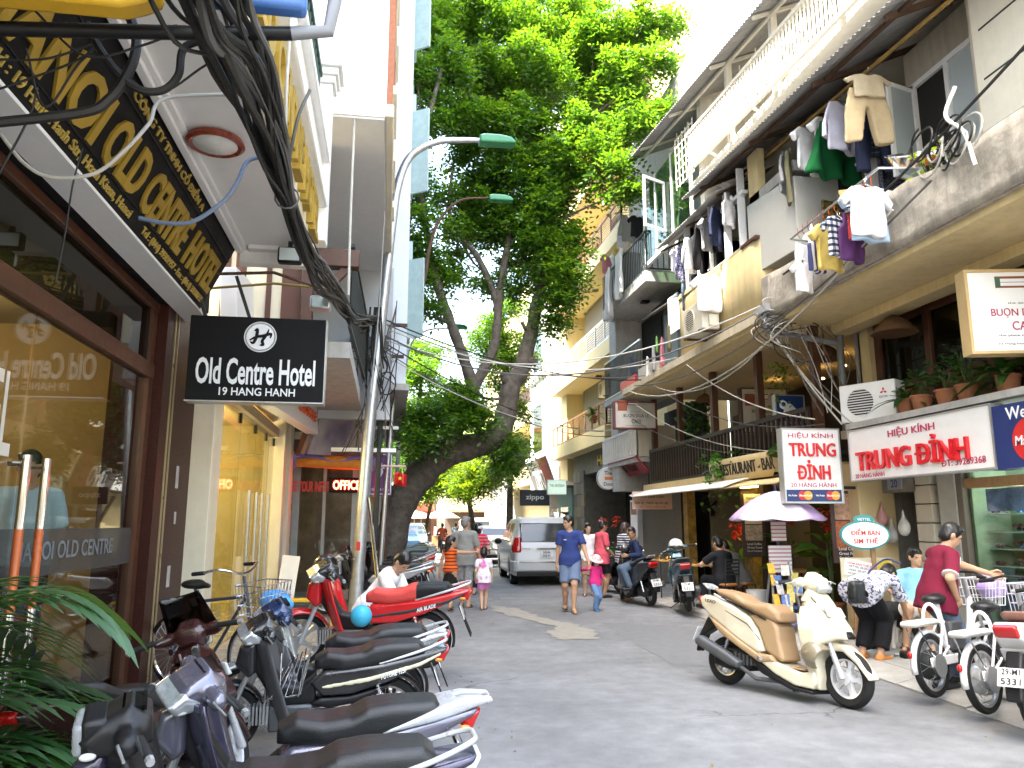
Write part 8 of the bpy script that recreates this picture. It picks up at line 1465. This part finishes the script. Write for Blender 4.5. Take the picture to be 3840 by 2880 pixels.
person('boy in navy hooded jacket sitting on the black scooter',(4.98,15.05,.0),R(88),1.48,pelvis=(0,0,.92),an=((-.20,.28,.40),(.20,.28,.40)),wr=((-.26,.34,1.08),(.30,.02,1.02)),tor=(0,.28,1),look=(R(60),R(-5)),skin='b',top=dict(m=c_('navyhood',(.02,.03,.075)),sleeve=1.95,hem=-.06,collar=c_('hoodlining',(.35,.42,.5))),bottom=dict(m=DEN,len=1.),shoes=BLKS,hs=1.1)
person('man in black tee shirt sitting at the cafe table with his back turned',(5.85,13.0,.09),R(18),1.66,pelvis=(0,0,.50),tor=(-.06,.14,1),an=((-.16,.40,.09),(.14,.42,.09)),wr=((-.12,.36,.86),(.12,.36,.84)),look=(R(12),R(-16)),skin='a',girth=1.08,top=dict(m=c_('blacktee',(.018,.019,.024)),sleeve=.72,hem=-.10),bottom=dict(m=c_('darkjeans',(.022,.022,.026)),len=1.),shoes=BLKS,elb=((-1,-.2,-.6),(1,-.2,-.6)))
person('man in grey shirt leaning over the cafe table',(6.28,13.25,.09),R(30),1.66,pelvis=(0,0,.50),tor=(-.22,.42,1),an=((-.16,.40,.09),(.14,.42,.09)),wr=((-.20,.50,.84),(.10,.50,.84)),look=(R(30),R(-25)),skin='a',girth=1.1,top=dict(m=c_('midgrey',(.17,.17,.175)),sleeve=.9,hem=-.10),bottom=dict(m=c_('darkjeans',(.022,.022,.026)),len=1.),shoes=BLKS,elb=((-1,-.2,-.6),(1,-.2,-.6)))
PRT=blotch('inkprint',(.66,.66,.72),(.10,.10,.20),32,.53,.8,.02)
bw,J=person('woman in white printed blouse and black trousers bending to the ground',(5.35,8.15,.07),R(-62),1.60,pelvis=(0,-.14,.80),tor=(0,1,.24),an=((-.10,-.05,.085),(.10,.0,.085)),wr=((-.14,.62,.42),(.16,.66,.34)),look=(0,R(-62)),skin='a',girth=1.12,hair='short',top=dict(m=PRT,sleeve=.95,hem=-.10,loose=1.12),bottom=dict(m=c_('blackwide',(.012,.012,.014)),len=.93,flare=1.35),shoes=('shoe',mat('orange_shoe',(.55,.20,.05),.6)),knee=((0,1,.1),(0,1,.1)),elb=((-.6,-.2,1),(.6,-.2,1)),female=True)
sb_=thing('shoulder_bag','black leather shoulder bag hanging at the side of the bending woman','bag',(5.14,7.97,.82),R(-62));MB().box(-.05,.05,-.17,.17,-.12,.12).build('pouch',mat('black_leather',(.018,.020,.022),.32,var=.2,bump=.2),sb_,bevel=.035,seg=3);MB().box(-.058,-.05,-.15,.15,-.11,.06).build('flap',mat('black_leather',(.018,.02,.022)),sb_,bevel=.01);MB().tube(bez([Vector(p) for p in ((-.02,.15,.1),(-.02,.30,.22),(.10,.42,.34),(.30,.36,.30))],6),.012,6).build('strap',mat('navy_strap',(.03,.035,.09),.6),sb_)
bls=c_('lightblue',(.22,.46,.66))
person('man in light blue shirt sitting in a plastic chair by the shop pier',(6.38,8.72,.09),R(140),1.64,pelvis=(0,0,.44),tor=(0,-.22,1),an=((-.14,.42,.09),(.14,.40,.09)),wr=((-.16,.30,.62),(.18,.30,.60)),look=(R(35),R(-4)),skin='a',girth=1.22,top=dict(m=bls,sleeve=.85,hem=-.08,collar=c_('darkcollar',(.08,.14,.22))),bottom=dict(m=c_('creamshorts',(.55,.53,.48)),len=.42,flare=1.2),shoes=SAND_,elb=((-1,-.4,-.3),(1,-.4,-.3)),voxel=.0125)
MRN=c_('maroonpolo',(.15,.014,.034))
person('man in maroon polo and jeans wheeling the white electric bicycle',(5.22,6.78,.06),R(-98),1.60,pelvis=(0,-.06,.84),tor=(0,.24,1),an=((-.10,.10,.09),(.10,-.16,.09)),wr=((-.02,.60,1.06),(.22,.02,.86)),look=(R(-10),R(-30)),skin='a',girth=1.18,top=dict(m=MRN,sleeve=.85,hem=-.12,loose=1.1,collar=c_('whitecollar',(.62,.60,.62)),cuff=c_('whitecuff',(.66,.64,.66))),bottom=dict(m=DEN,len=1.,flare=1.05),shoes=BLKS,elb=((-.3,-.4,-1),(.8,-.8,.0)),voxel=.0125,curl=1.0)
person('man with pale blue collared shirt standing inside the hotel glass doors',(-2.55,6.05,.42),R(-162),1.64,skin='b',look=(R(-10),R(-6)),top=dict(m=c_('paleblue',(.36,.46,.56)),sleeve=.8,hem=-.05,collar=c_('darkcollar',(.08,.14,.22))),bottom=dict(m=NVY,len=1.),shoes=BLKS,voxel=.0125)
person('man in white shirt crouching behind the red motorbike',(-.16,9.0,.08),R(-115),1.66,pelvis=(0,0,.56),tor=(.0,.55,.8),an=((-.12,.22,.09),(.12,.20,.09)),wr=((-.14,.52,.45),(.16,.55,.42)),look=(R(-20),R(-48)),skin='a',top=dict(m=WHT,sleeve=.85,hem=-.10,loose=1.1),bottom=dict(m=BLKc,len=1.),shoes=BLKS)
for i,(x,y,hd,c,l) in enumerate(((3.05,43.0,92,c_('rustred',(.45,.10,.06)),'far rider in a rust red shirt on a motorbike seen from behind'),(2.15,46.0,-75,c_('coral',(.62,.1,.14)),'far rider in a coral shirt with white helmet coming down the street'))):
 person(l,(x,y,0),R(hd-90),1.66,pelvis=(0,-.05,.84),tor=(0,.12,1),an=((-.18,.20,.30),(.18,.20,.30)),wr=((-.28,.48,1.02),(.28,.48,1.02)),top=dict(m=c,sleeve=.8),bottom=dict(m=DEN,len=1.),shoes=SAND_,voxel=.022,face=False,hairm=HAIR if i==0 else mat('helmet_white',(.70,.70,.68)))
 underbone(['black motorbike ridden by the far rust red rider','dark motorbike ridden by the far coral rider'][i],(x,y,0),R(hd),BLACKP,BLACKP,lean=0,steer=0,scale=1.,kind='cast',plate=None,group='motorbikes being ridden')
person('far walker in pale blue shirt at the end of the street',(4.0,45.5,0),R(5),1.62,top=dict(m=SKY,sleeve=.6),bottom=dict(m=BLKc,len=1.),shoes=BLKS,voxel=.022,face=False);person('far walker in white at the end of the street',(4.55,46,0),R(175),1.4,top=dict(m=WHT,sleeve=.6),bottom=dict(m=WHT,len=.5),shoes=BLKS,voxel=.022,face=False)
# ================================================================ black dog
dg=thing('dog','black dog with curled tail standing behind the bending woman','dog',(6.05,8.75,.09),R(-165));FUR=mat('black_fur',(.016,.015,.015),.7,var=.3,scale=40,bump=.5,bscale=90)
pr=[cap((.26,0,.42),(.05,0,.43),.125,.115),cap((.05,0,.43),(-.26,0,.45),.105,.095),cap((.30,0,.46),(.42,0,.58),.085,.07),ell((.47,0,.62),(.085,.07,.075)),cap((.50,0,.60),(.61,0,.57),.045,.032)]
for s in (-1,1):pr+=[cap((.27,s*.07,.36),(.26,s*.07,.19),.048,.030),cap((.26,s*.07,.19),(.28,s*.07,.03),.026,.022),cap((.28,s*.07,.025),(.32,s*.07,.02),.024,.020),cap((-.24,s*.07,.42),(-.17,s*.075,.27),.070,.042),cap((-.17,s*.075,.27),(-.29,s*.07,.16),.036,.024),cap((-.29,s*.07,.16),(-.27,s*.07,.03),.023,.021),cap((-.27,s*.07,.025),(-.22,s*.07,.02),.024,.02),cap((.45,s*.055,.67),(.43,s*.07,.74),.026,.012)]
pr+=[cap((-.30,0,.50),(-.40,0,.64),.035,.03),cap((-.40,0,.64),(-.34,.02,.74),.03,.028),cap((-.34,.02,.74),(-.25,.03,.70),.028,.018)]
V,F=nets(pr,.013,.035);add('body',mesh_np(V,F),FUR,dg)
# ================================================================ cafe tables, stools, stands
TOPW=mat('table_top_wood',(.46,.25,.07),.4,var=.2,scale=10,coat=.3);ORS=mat('orange_stool',(.42,.16,.03),.35,var=.25,scale=14,coat=.4)
def cafe_table(label,loc,rz=0.,w_=.62,d=.62):
 t=thing('cafe_table',label,'table',loc,rz,'cafe tables on the pavement');MB().box(-w_/2,w_/2,-d/2,d/2,.70,.735).build('table_top',TOPW,t,bevel=.008)
 for x in (-w_/2+.05,w_/2-.05):
  for y in (-d/2+.05,d/2-.05):MB().tube([(x,y,.70),(x,y,0)],.014,8).build('leg',IRON,t)
 return t
def stool(label,loc,rz=0.,back=True,h_=.45):
 t=thing('cafe_chair' if back else 'cafe_stool',label,'chair' if back else 'stool',loc,rz,'cafe chairs');MB().lathe([(.0,h_-.045),(.17,h_-.045),(.195,h_-.02),(.185,h_+.005),(.0,h_+.012)],24).build('seat',ORS,t)
 for x in (-.13,.13):
  for y in (-.13,.13):MB().tube([(x,y,h_-.03),(x*1.25,y*1.25,0)],.011,8).build('leg',IRON,t)
 MB().tube([Vector((.145*math.cos(a),.145*math.sin(a),.18)) for a in np.linspace(0,6.283,20,endpoint=False)],.007,6,closed=True).build('ring',IRON,t)
 if back:
  for x in (-.15,.15):MB().tube([(x,-.15,h_-.03),(x,-.19,h_+.42)],.011,8).build('back_post',IRON,t)
  for z in (.16,.22,.28,.34,.40):MB().bar((-.15,-.185,h_+z),(.15,-.185,h_+z),.008,.03).build('slat',IRON,t)
 return t
cafe_table('wooden cafe table with glass in front of the black tee shirt man',(5.72,13.85,.09),.1);cafe_table('wooden cafe table next to the red flowers',(6.55,11.9,.09),0);cafe_table('wooden cafe table with a candle by the tall fan',(5.75,15.6,.09),.1)
stool('cafe chair under the black tee shirt man',(5.85,12.98,.09),R(18));stool('cafe stool under the grey shirt man',(6.30,13.2,.09),R(30),False);stool('round orange cafe stool beside the tall sign stand',(6.05,11.15,.09),0,False);stool('empty metal cafe chair by the tall fan',(7.0,15.5,.09),R(150));stool('second empty metal cafe chair against the cafe wall',(7.5,15.0,.09),R(170))
pt=thing('white_pot','white cylindrical planter under the cafe stool','planter',(6.25,12.65,.09));MB().lathe([(.15,0),(.18,.36),(.16,.36),(.14,.1)],22).build('pot',WHITEP,pt)
for i,(x,y,l) in enumerate(((5.62,13.75,'drinking glass on the black shirt man table'),(5.70,15.5,'tall glass with straw on the fan side table'),(5.62,15.68,'small glass beside the candle'))):
 g_=thing('drinking_glass',l,'glass',(x,y,.825));MB().lathe([(.028,0),(.036,.11),(.033,.11),(.026,.008)],16).build('tumbler',GLS,g_);MB().lathe([(.025,.005),(.031,.08)],16).build('drink',mat('iced_tea',(.35,.18,.06),.2),g_)
cd=thing('candle','glowing candle glass on the fan side table','candle',(5.85,15.55,.825));MB().lathe([(.03,0),(.035,.06),(.0,.07)],14).build('glow',mat('candle_glow',(1,.8,.5),emit=(1,.6,.2,5)),cd)
fn=thing('wall_fan','black wall fan inside the cafe','fan',(7.2,16.6,1.95),R(20))
for r in (.10,.17,.23,.27):MB().tube([Vector((r*math.cos(a),-.06+.05*(r/.27)**2,r*math.sin(a))) for a in np.linspace(0,6.283,28,endpoint=False)],.005,5,closed=True).build('cage_ring',IRON,fn)
for i in range(4):a=i*math.pi/2+.4;MB().raw([(0,.0,0),(.22*math.cos(a-.3),.03,.22*math.sin(a-.3)),(.24*math.cos(a),.0,.24*math.sin(a)),(.2*math.cos(a+.35),-.03,.2*math.sin(a+.35))],[(0,1,2,3)]).build('blade',BLK,fn,solid=.006)
MB().tube([(0,.02,0),(0,.2,-.05),(.3,.5,-.1)],.04,10).build('motor',BLK,fn);MB().tube([(-.02,.1,-.1),(-.02,.1,-.7)],.004,5).build('cord',BLK,fn)
for i,(x,y,w_,z0,z1,l) in enumerate(((6.72,13.62,.42,.95,2.15,'tall dark cafe menu board lit by a yellow lamp'),(6.50,10.30,.42,1.0,2.02,'dark cafe menu board on the tan pier'))):
 mbn=thing('menu_board',l,'menu board',(x,y,0));M=frame((0,-.03,(z0+z1)/2),(1,-.35,0));hh=z1-z0
 MB().box(-w_/2,w_/2,-hh/2,hh/2,-.03,0,M).build('board',mat('menu_brown',(.045,.018,.016),.5),mbn,bevel=.006);MB().box(-w_*.36,w_*.36,0 if i==0 else .1,hh*.46,0,.006,M).build('sheet',mat('menu_cream',(.66,.63,.50),.6) if i==0 else mat('menu_photos',(.45,.25,.15),.5,var=.7,scale=11),mbn)
 MB().box(-w_*.36,w_*.36,-.30,-.02 if i==0 else .08,0,.006,M).build('photo',mat('food_photo%d'%i,[(.52,.42,.36),(.40,.10,.02)][i],.5,var=.8,scale=14),mbn)
 for j,sx in enumerate(['Come in','and try our','speciality dish','Great taste','Great price'] if i==0 else []):text('lettering',sx,LETK,mbn,M@tl(0,hh*.40-j*.085,.007),w_*.5,.045,.001)
 for j,sx in enumerate(['Local Coffee','Great Food','Good Company']):text('lettering',sx,LETW,mbn,M@tl(0,-hh*.30-j*.065,.007),w_*.62,.042,.001,.006)
yl=thing('picture_lamp','lit yellow strip lamp over the tall menu board','lamp',(6.62,13.5,2.22));MB().tube([(-.16,0,0),(.16,-.05,.02)],.018,8).build('tube',mat('yellow_tube',(1,.8,.3),emit=(1,.75,.2,6)),yl);MB().box(-.17,.17,.0,.08,.02,.04).build('cover',GOLD,yl)
yc=thing('paper_lantern','glowing yellow lantern beside the menu board','lamp',(6.98,14.02,1.25));MB().lathe([(.05,0),(.08,.1),(.08,.28),(.05,.38)],16).build('shade',mat('lantern_glow',(1,.8,.3),emit=(1,.68,.18,3.5)),yc)
for i,(x,y,h_,l) in enumerate(((6.62,10.95,1.25,'tall potted plant with bright red flower against the tan pier'),(7.1,13.0,1.3,'red flowered potted plant by the tall menu board'),(6.55,14.0,1.02,'red flowered potted plant behind the seated men'))):plant(l,(x,y,.09),'broad',h_,12,90+i,LEAF1,potr=.16,flower=True,group='red flowered plants',lw=1.6)
for i,(y,l) in enumerate(((22.3,'red flowered bush at the near side of the stone bar door'),(23.6,'red flowered bush at the middle of the stone bar door'),(24.8,'leafy bush at the far side of the stone bar door'))):plant(l,(6.7,y,.09),'strap',1.15,90,95+i,LEAF1,potr=.2,flower=i<2,group='bushes by the stone bar',lw=1.5)
um=thing('umbrella','lilac and white parasol over the phone card stand','umbrella',(5.56,10.5,.09));r_u=.68
for i in range(8):
 a0,a1=i*math.pi/4+.2,(i+1)*math.pi/4+.2;mb=MB();mb.grid(lambda u,v:(r_u*v*math.cos(a0+(a1-a0)*u)*(1-.06*v*math.sin(math.pi*u)),r_u*v*math.sin(a0+(a1-a0)*u)*(1-.06*v*math.sin(math.pi*u)),1.93-.40*v**1.7-.03*v*math.sin(math.pi*u)),5,8);mb.build('panel',mat('lilac_cloth',(.50,.36,.62),.8) if i%3==0 else mat('pale_lilac_cloth',(.66,.60,.72),.8),um,solid=.003,fix=False)
 a=a0;MB().tube([(0,0,1.55),(r_u*.5*math.cos(a),r_u*.5*math.sin(a),1.76)],.004,5).build('strut',STEEL,um)
MB().tube([(0,0,0),(0,0,2.02)],.016,10).build('pole',mat('blue_pole',(.04,.05,.16),.4),um)
for i,(z,h_) in enumerate(((1.22,.28),(.78,.38))):MB().box(-.12-.06*i,.10+.06*i,-.05,-.03,z,z+h_).build('price_card',bands('price_print%d'%i,(.66,.64,.64),(.45,.18,.2),2,.055,.35),um)
sd_=thing('card_stand','folding stand covered with phone card leaflets under the parasol','stand',(5.46,10.25,.09))
for x in (-.22,.22):MB().bar((x,-.12,0),(x*.6,.05,.95),.025).build('leg',STEEL,sd_);MB().bar((x,.22,0),(x*.6,.05,.95),.025).build('leg',STEEL,sd_)
lf_=MB().box(-.055,.055,-.005,.005,-.07,.07).mesh(False);LC=[mat('leaflet%d'%i,c,.5,var=.5,scale=20) for i,c in enumerate(((.70,.66,.58),(.75,.45,.06),(.55,.52,.5),(.10,.18,.45),(.7,.6,.2)))]
for i in range(22):add('leaflet',lf_,LC[i%5],sd_,tl(rnd.uniform(-.2,.2),-.12+.018*(i//4)-.02,.18+.13*(i//4)+rnd.uniform(-.03,.03))@Euler((rnd.uniform(-.3,.1),0,rnd.uniform(-.3,.3))).to_matrix().to_4x4())
MB().box(-.26,.26,-.02,.30,.30,.34).build('shelf',mat('blue_shelf',(.06,.10,.28),.5),sd_)
vs=thing('oval_sim_sign','oval white sign ĐIỂM BÁN SIM THẺ on a wooden post','sign',(6.12,9.3,.09));OV=lambda a,b,n=40:[(a*math.cos(q),b*math.sin(q)) for q in np.linspace(0,6.283,n,endpoint=False)]
M=frame((0,0,1.32),(1,-.12,0));MB().prism(OV(.33,.185),.03,M).build('rim',mat('teal_rim',(.02,.22,.24),.4),vs);MB().prism(OV(.305,.162),.004,M@tl(0,0,.031)).build('face',SGN,vs)
MB().prism(OV(.14,.06),.004,M@tl(0,.20,.02)).build('crest',mat('teal_rim',(.02,.22,.24)),vs);text('lettering','VIETTEL',LETW,vs,M@tl(0,.20,.026),.18,.035,.001,.01);text('lettering','ĐIỂM BÁN',LETR,vs,M@tl(0,.045,.036),.38,.095,.002,.01);text('lettering','SIM THẺ',LETR,vs,M@tl(0,-.065,.036),.32,.085,.002,.01)
MB().box(.10,.16,.02,.05,0,1.25).build('post',BROWNL,vs);MB().box(-.20,-.14,.02,.05,0,.5).build('post',BROWNL,vs)
nb_=thing('notice_board','board with ĐIỂM BÁN THẺ SIM paper under the oval sign','notice board',(6.15,9.34,.78));MB().box(-.36,.36,0,.02,0,.34).build('board',mat('board_cream',(.55,.50,.36),.6,var=.2),nb_);Mn=frame((-.10,-.004,.2),(1,0,-.18));MB().box(-.22,.22,-.10,.10,0,.004,Mn).build('paper',WHITEP,nb_);text('lettering','ĐIỂM BÁN THẺ SIM',LETR,nb_,Mn@tl(0,.06,.004),.38,.04,.001,.006)
for j in range(3):text('lettering',['VIETTEL 20-50-100','VINA 20-50-100','MOBI 20-50-100'][j],LETK,nb_,Mn@tl(0,.015-.045*j,.004),.34,.026,.001)
MB().box(.16,.34,-.006,0,.03,.31).build('poster',mat('yellow_poster',(.62,.45,.04),.5,var=.3),nb_)
ch=thing('plastic_chair','white plastic armchair under the light blue shirt man','chair',(6.40,8.78,.09),R(140));PLW=mat('white_plastic',(.70,.69,.66),.45)
MB().box(-.24,.24,-.22,.24,.40,.43).build('seat',PLW,ch,bevel=.012);mb=MB();mb.grid(lambda u,v:(.25*(2*u-1),-.22-.10*v+.05*(2*u-1)**2,.43+.45*v),10,6);mb.build('backrest',PLW,ch,solid=.015)
for x in (-.23,.23):
 for y in (-.2,.22):MB().tube([(x,y,.40),(x*1.15,y*1.15,0)],[.026,.020],8).build('leg',PLW,ch)
 MB().tube([(x,-.24,.64),(x*1.05,.0,.66),(x,.22,.62),(x,.22,.42)],.02,8).build('armrest',PLW,ch)
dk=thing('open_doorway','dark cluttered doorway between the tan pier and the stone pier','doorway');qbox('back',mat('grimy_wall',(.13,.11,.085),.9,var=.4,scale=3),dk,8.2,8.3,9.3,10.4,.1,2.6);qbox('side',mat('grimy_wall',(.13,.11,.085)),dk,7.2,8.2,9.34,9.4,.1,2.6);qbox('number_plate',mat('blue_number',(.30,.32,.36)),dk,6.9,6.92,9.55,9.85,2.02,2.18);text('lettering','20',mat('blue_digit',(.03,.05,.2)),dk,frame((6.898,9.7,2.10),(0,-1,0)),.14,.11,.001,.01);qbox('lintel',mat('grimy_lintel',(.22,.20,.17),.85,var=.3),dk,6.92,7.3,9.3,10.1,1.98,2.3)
for i,(y,z) in enumerate(((9.5,1.5),(9.95,1.62),(9.75,1.4))):tt=thing('hanging_bag',['pale plastic bag hanging nearest the stone pier','pink plastic bag hanging highest in the doorway','grey plastic bag hanging lowest in the doorway'][i],'bag',(6.85,y,z),group='bags hung in the doorway');blob('bag',mat('bag%d'%i,[(.5,.48,.45),(.5,.25,.25),(.32,.31,.30)][i],.5,var=.3),tt,[ell((0,0,0),(.07,.09,.11)),cap((0,0,.1),(0,0,.24),.03,.01)],.016,.04)
wb=thing('water_bottle','blue water bottle on the ground by the bending hand','bottle',(5.72,7.55,.09),rot=(R(90),0,.5));MB().lathe([(.0,0),(.04,.0),(.042,.17),(.018,.22),(.018,.25)],16).build('bottle',mat('bottle_blue',(.30,.48,.62),.15),wb)
tl_=thing('tool_pile','small black pump and tools on the pavement by the dog','tools',(5.75,8.1,.09));MB().box(-.08,.08,-.05,.05,0,.06).build('block',BLK,tl_,bevel=.01);MB().tube([(-.1,.1,.02),(.1,.12,.02)],.015,6).build('handle',STEEL,tl_);MB().tube([(0,-.05,.03),(.15,-.12,.01),(.1,-.2,.01)],.008,5).build('hose',RUB,tl_)
pfl=thing('raised_step','low dark step inside the hotel glass','step',(-2.8,6.0,.11));MB().box(-.5,.5,-.6,.6,0,.30).build('block',GRAN,pfl)
pm=thing('potted_palm','green feathery palm growing in front of the hotel glass at the lower left','plant',(-1.72,3.3,.1));MB().lathe([(.16,0),(.22,.36),(.24,.36),(.24,.40),(.20,.40),(.19,.34)],22).build('pot',TERRA,pm);r_=random.Random(12);PLF=leafmat('palm_leaf',(.016,.055,.013),(.04,.11,.025),.28);PLF2=leafmat('palm_leaf_light',(.05,.12,.05),(.08,.16,.07),.28)
for i in range(22):
 a=r_.uniform(-1.2,2.9) if i>3 else (.35+.45*i);el=r_.uniform(.5,1.25);L=r_.uniform(.6,.9);d=Vector((math.cos(a)*math.cos(el),math.sin(a)*math.cos(el),math.sin(el)));b=Vector((.03*math.cos(a),.03*math.sin(a),.42+.55*(i%3)/2));dr=.6;Pn=[b+d*L*t-Vector((0,0,1))*dr*L*t*t for t in np.linspace(0,1,12)]
 fr_=MB().tube(Pn,[.009*(1-.07*k) for k in range(12)],6).build('frond',mat('palm_stem',(.10,.17,.05),.6),pm);lm=MB()
 for k in range(3,12):
  tg2=(Pn[k]-Pn[k-1]).normalized();sd2=tg2.cross(Vector((0,0,1))).normalized()
  for s in (-1,1):leaf(lm,Pn[k],tg2*.75+sd2*s*.75+Vector((0,0,.15)),.36*(1-.35*abs(k-6)/6),.021,.4,5)
 fo=lm.build('leaflets',PLF2 if i%4==0 else PLF,fr_,fix=False);fo['kind']='stuff'
bn=thing('yellow_bench','low yellow bench by the tour office step','bench',(-1.15,11.9,.1));MB().box(-.5,.5,-.14,.14,.34,.38).build('seat',mat('yellow_bench',(.62,.40,.03),.5),bn,bevel=.01)
for x in (-.42,.42):MB().box(x-.03,x+.03,-.12,.12,0,.34).build('leg',mat('yellow_bench',(.62,.4,.03)),bn)
oj=thing('orange_jar','orange plastic jar on the yellow bench','jar',(-.95,11.9,.48));MB().lathe([(.05,0),(.055,.12),(.03,.15),(.03,.17)],16).build('jar',mat('orange_jar',(.62,.18,.02),.4),oj)
ws=thing('leaning_placard','white placard with red writing leaning by the cream column','placard',(-1.62,13.2,.1),rot=(R(-6),R(6),0));MB().box(-.14,.14,-.01,.01,0,.95).build('board',WHITEP,ws);text('lettering','SALE',LETR,ws,frame((0,-.012,.3),(1,0,0)),.2,.09,.001,.01)
wsp=thing('metal_prop','shiny metal prop leaning against the lamp pole','pipe');MB().tube([(-.30,12.6,1.95),(-.05,11.2,.45)],.028,8).build('pipe',CHROME,wsp)
fgt=thing('flag','small red flag with yellow star on a stick beside the purple sign','flag',(.12,15.0,2.30));MB().grid(lambda u,v:(.24*u,.05*math.sin(7*u),.24*v-.05*u),8,4).build('cloth',RED,fgt,solid=.004);MB().prism([(.07*(1 if i%2==0 else .42)*math.sin(i*math.pi/5),.07*(1 if i%2==0 else .42)*math.cos(i*math.pi/5)) for i in range(10)],.004,frame((.11,-.06,.11),(1,0,0))@Matrix.Scale(.7,4)).build('star',mat('star_yellow',(.8,.6,.03)),fgt)
# ================================================================ end of the street
for i,(x0,x1,y,h_,c,l) in enumerate(((-6,.8,62,9,(.55,.50,.40),'cream building closing the far end on the lamp pole side'),(.9,4.2,70,6.5,(.40,.17,.11),'low red brown building closing the middle of the far end'),(4.4,10,64,11,(.62,.58,.48),'tall pale building closing the far end behind the cars'),(10.2,20,58,10,(.5,.45,.36),'broad building far behind the white house'),(-18,-6.2,58,12,(.5,.48,.42),'broad building far behind the pale house'))):
 b=thing('far_building',l,'building',group='buildings at the end of the street');qbox('wall',mat('farwall%d'%i,c,.85,var=.12,streak=.2),b,x0,x1,y,y+6,0,h_);qbox('roof',TERRA if i%2==0 else GREYW,b,x0-.3,x1+.3,y-.3,y+6.2,h_,h_+.35)
 n_=int((x1-x0)/1.5)
 for q in range(n_):
  for z in np.arange(3.6,h_-1.2,2.8):w_=qbox('window',GLD,b,x0+.4+q*1.5,x0+1.2+q*1.5,y-.04,y,z,z+1.5);qbox('frame',WHITEP,w_,x0+.35+q*1.5,x0+1.25+q*1.5,y-.06,y-.04,z-.08,z)
 qbox('shop_awning',[W8,RED,BROWNL,W8,W8][i],b,x0+.2,x1-.2,y-1.6,y-.1,2.5,2.65);qbox('shopfront',mat('shop_dark',(.10,.07,.05),.7),b,x0+.3,x1-.3,y-.08,y-.03,0,2.5)
for i,(x,y,c) in enumerate(((3.6,52,(.72,.70,.64)),(1.9,55,(.70,.62,.50)),(2.6,60,(.55,.10,.07)))):
 u_=thing('street_umbrella',['white street umbrella over a far stall','cream street umbrella at the far end','red street umbrella farthest down the street'][i],'umbrella',(x,y,0),group='far street umbrellas');MB().lathe([(1.25,1.95),(.7,2.25),(.0,2.5)],16,caps=False).build('canopy',mat('umb%d'%i,c,.8),u_,solid=.02);MB().tube([(0,0,0),(0,0,2.45)],.03,8).build('pole',STEEL,u_);MB().box(-.6,.6,-.3,.3,0,.8).build('stall_box',BROWNL,u_)
wl=thing('left_row_houses','row of low shaded houses past the pale house','building')
for i,(y0,y1,h_,c) in enumerate(((23.6,29,9.0,(.52,.46,.34)),(29.1,36,7.5,(.45,.42,.36)),(36.1,46,8.5,(.5,.42,.3)),(46.1,57.5,7,(.42,.36,.28)))):
 b=qbox('wall',mat('rowwall%d'%i,c,.85,var=.15,streak=.3),wl,-4,-1.4-.15*i,y0,y1,.1,h_);qbox('awning',[W8,TIN,TERRA,W8][i],wl,-1.6-.15*i,-.4-.1*i,y0+.3,y1-.3,2.7,2.8);qbox('shopfront',DARK,wl,-1.39-.15*i,-1.36-.15*i,y0+.4,y1-.4,.1,2.6)
 for z in np.arange(3.4,h_-1,2.4):qbox('window',SHG,wl,-1.4-.15*i,-1.35-.15*i,y0+1,y1-1,z,z+1.4)
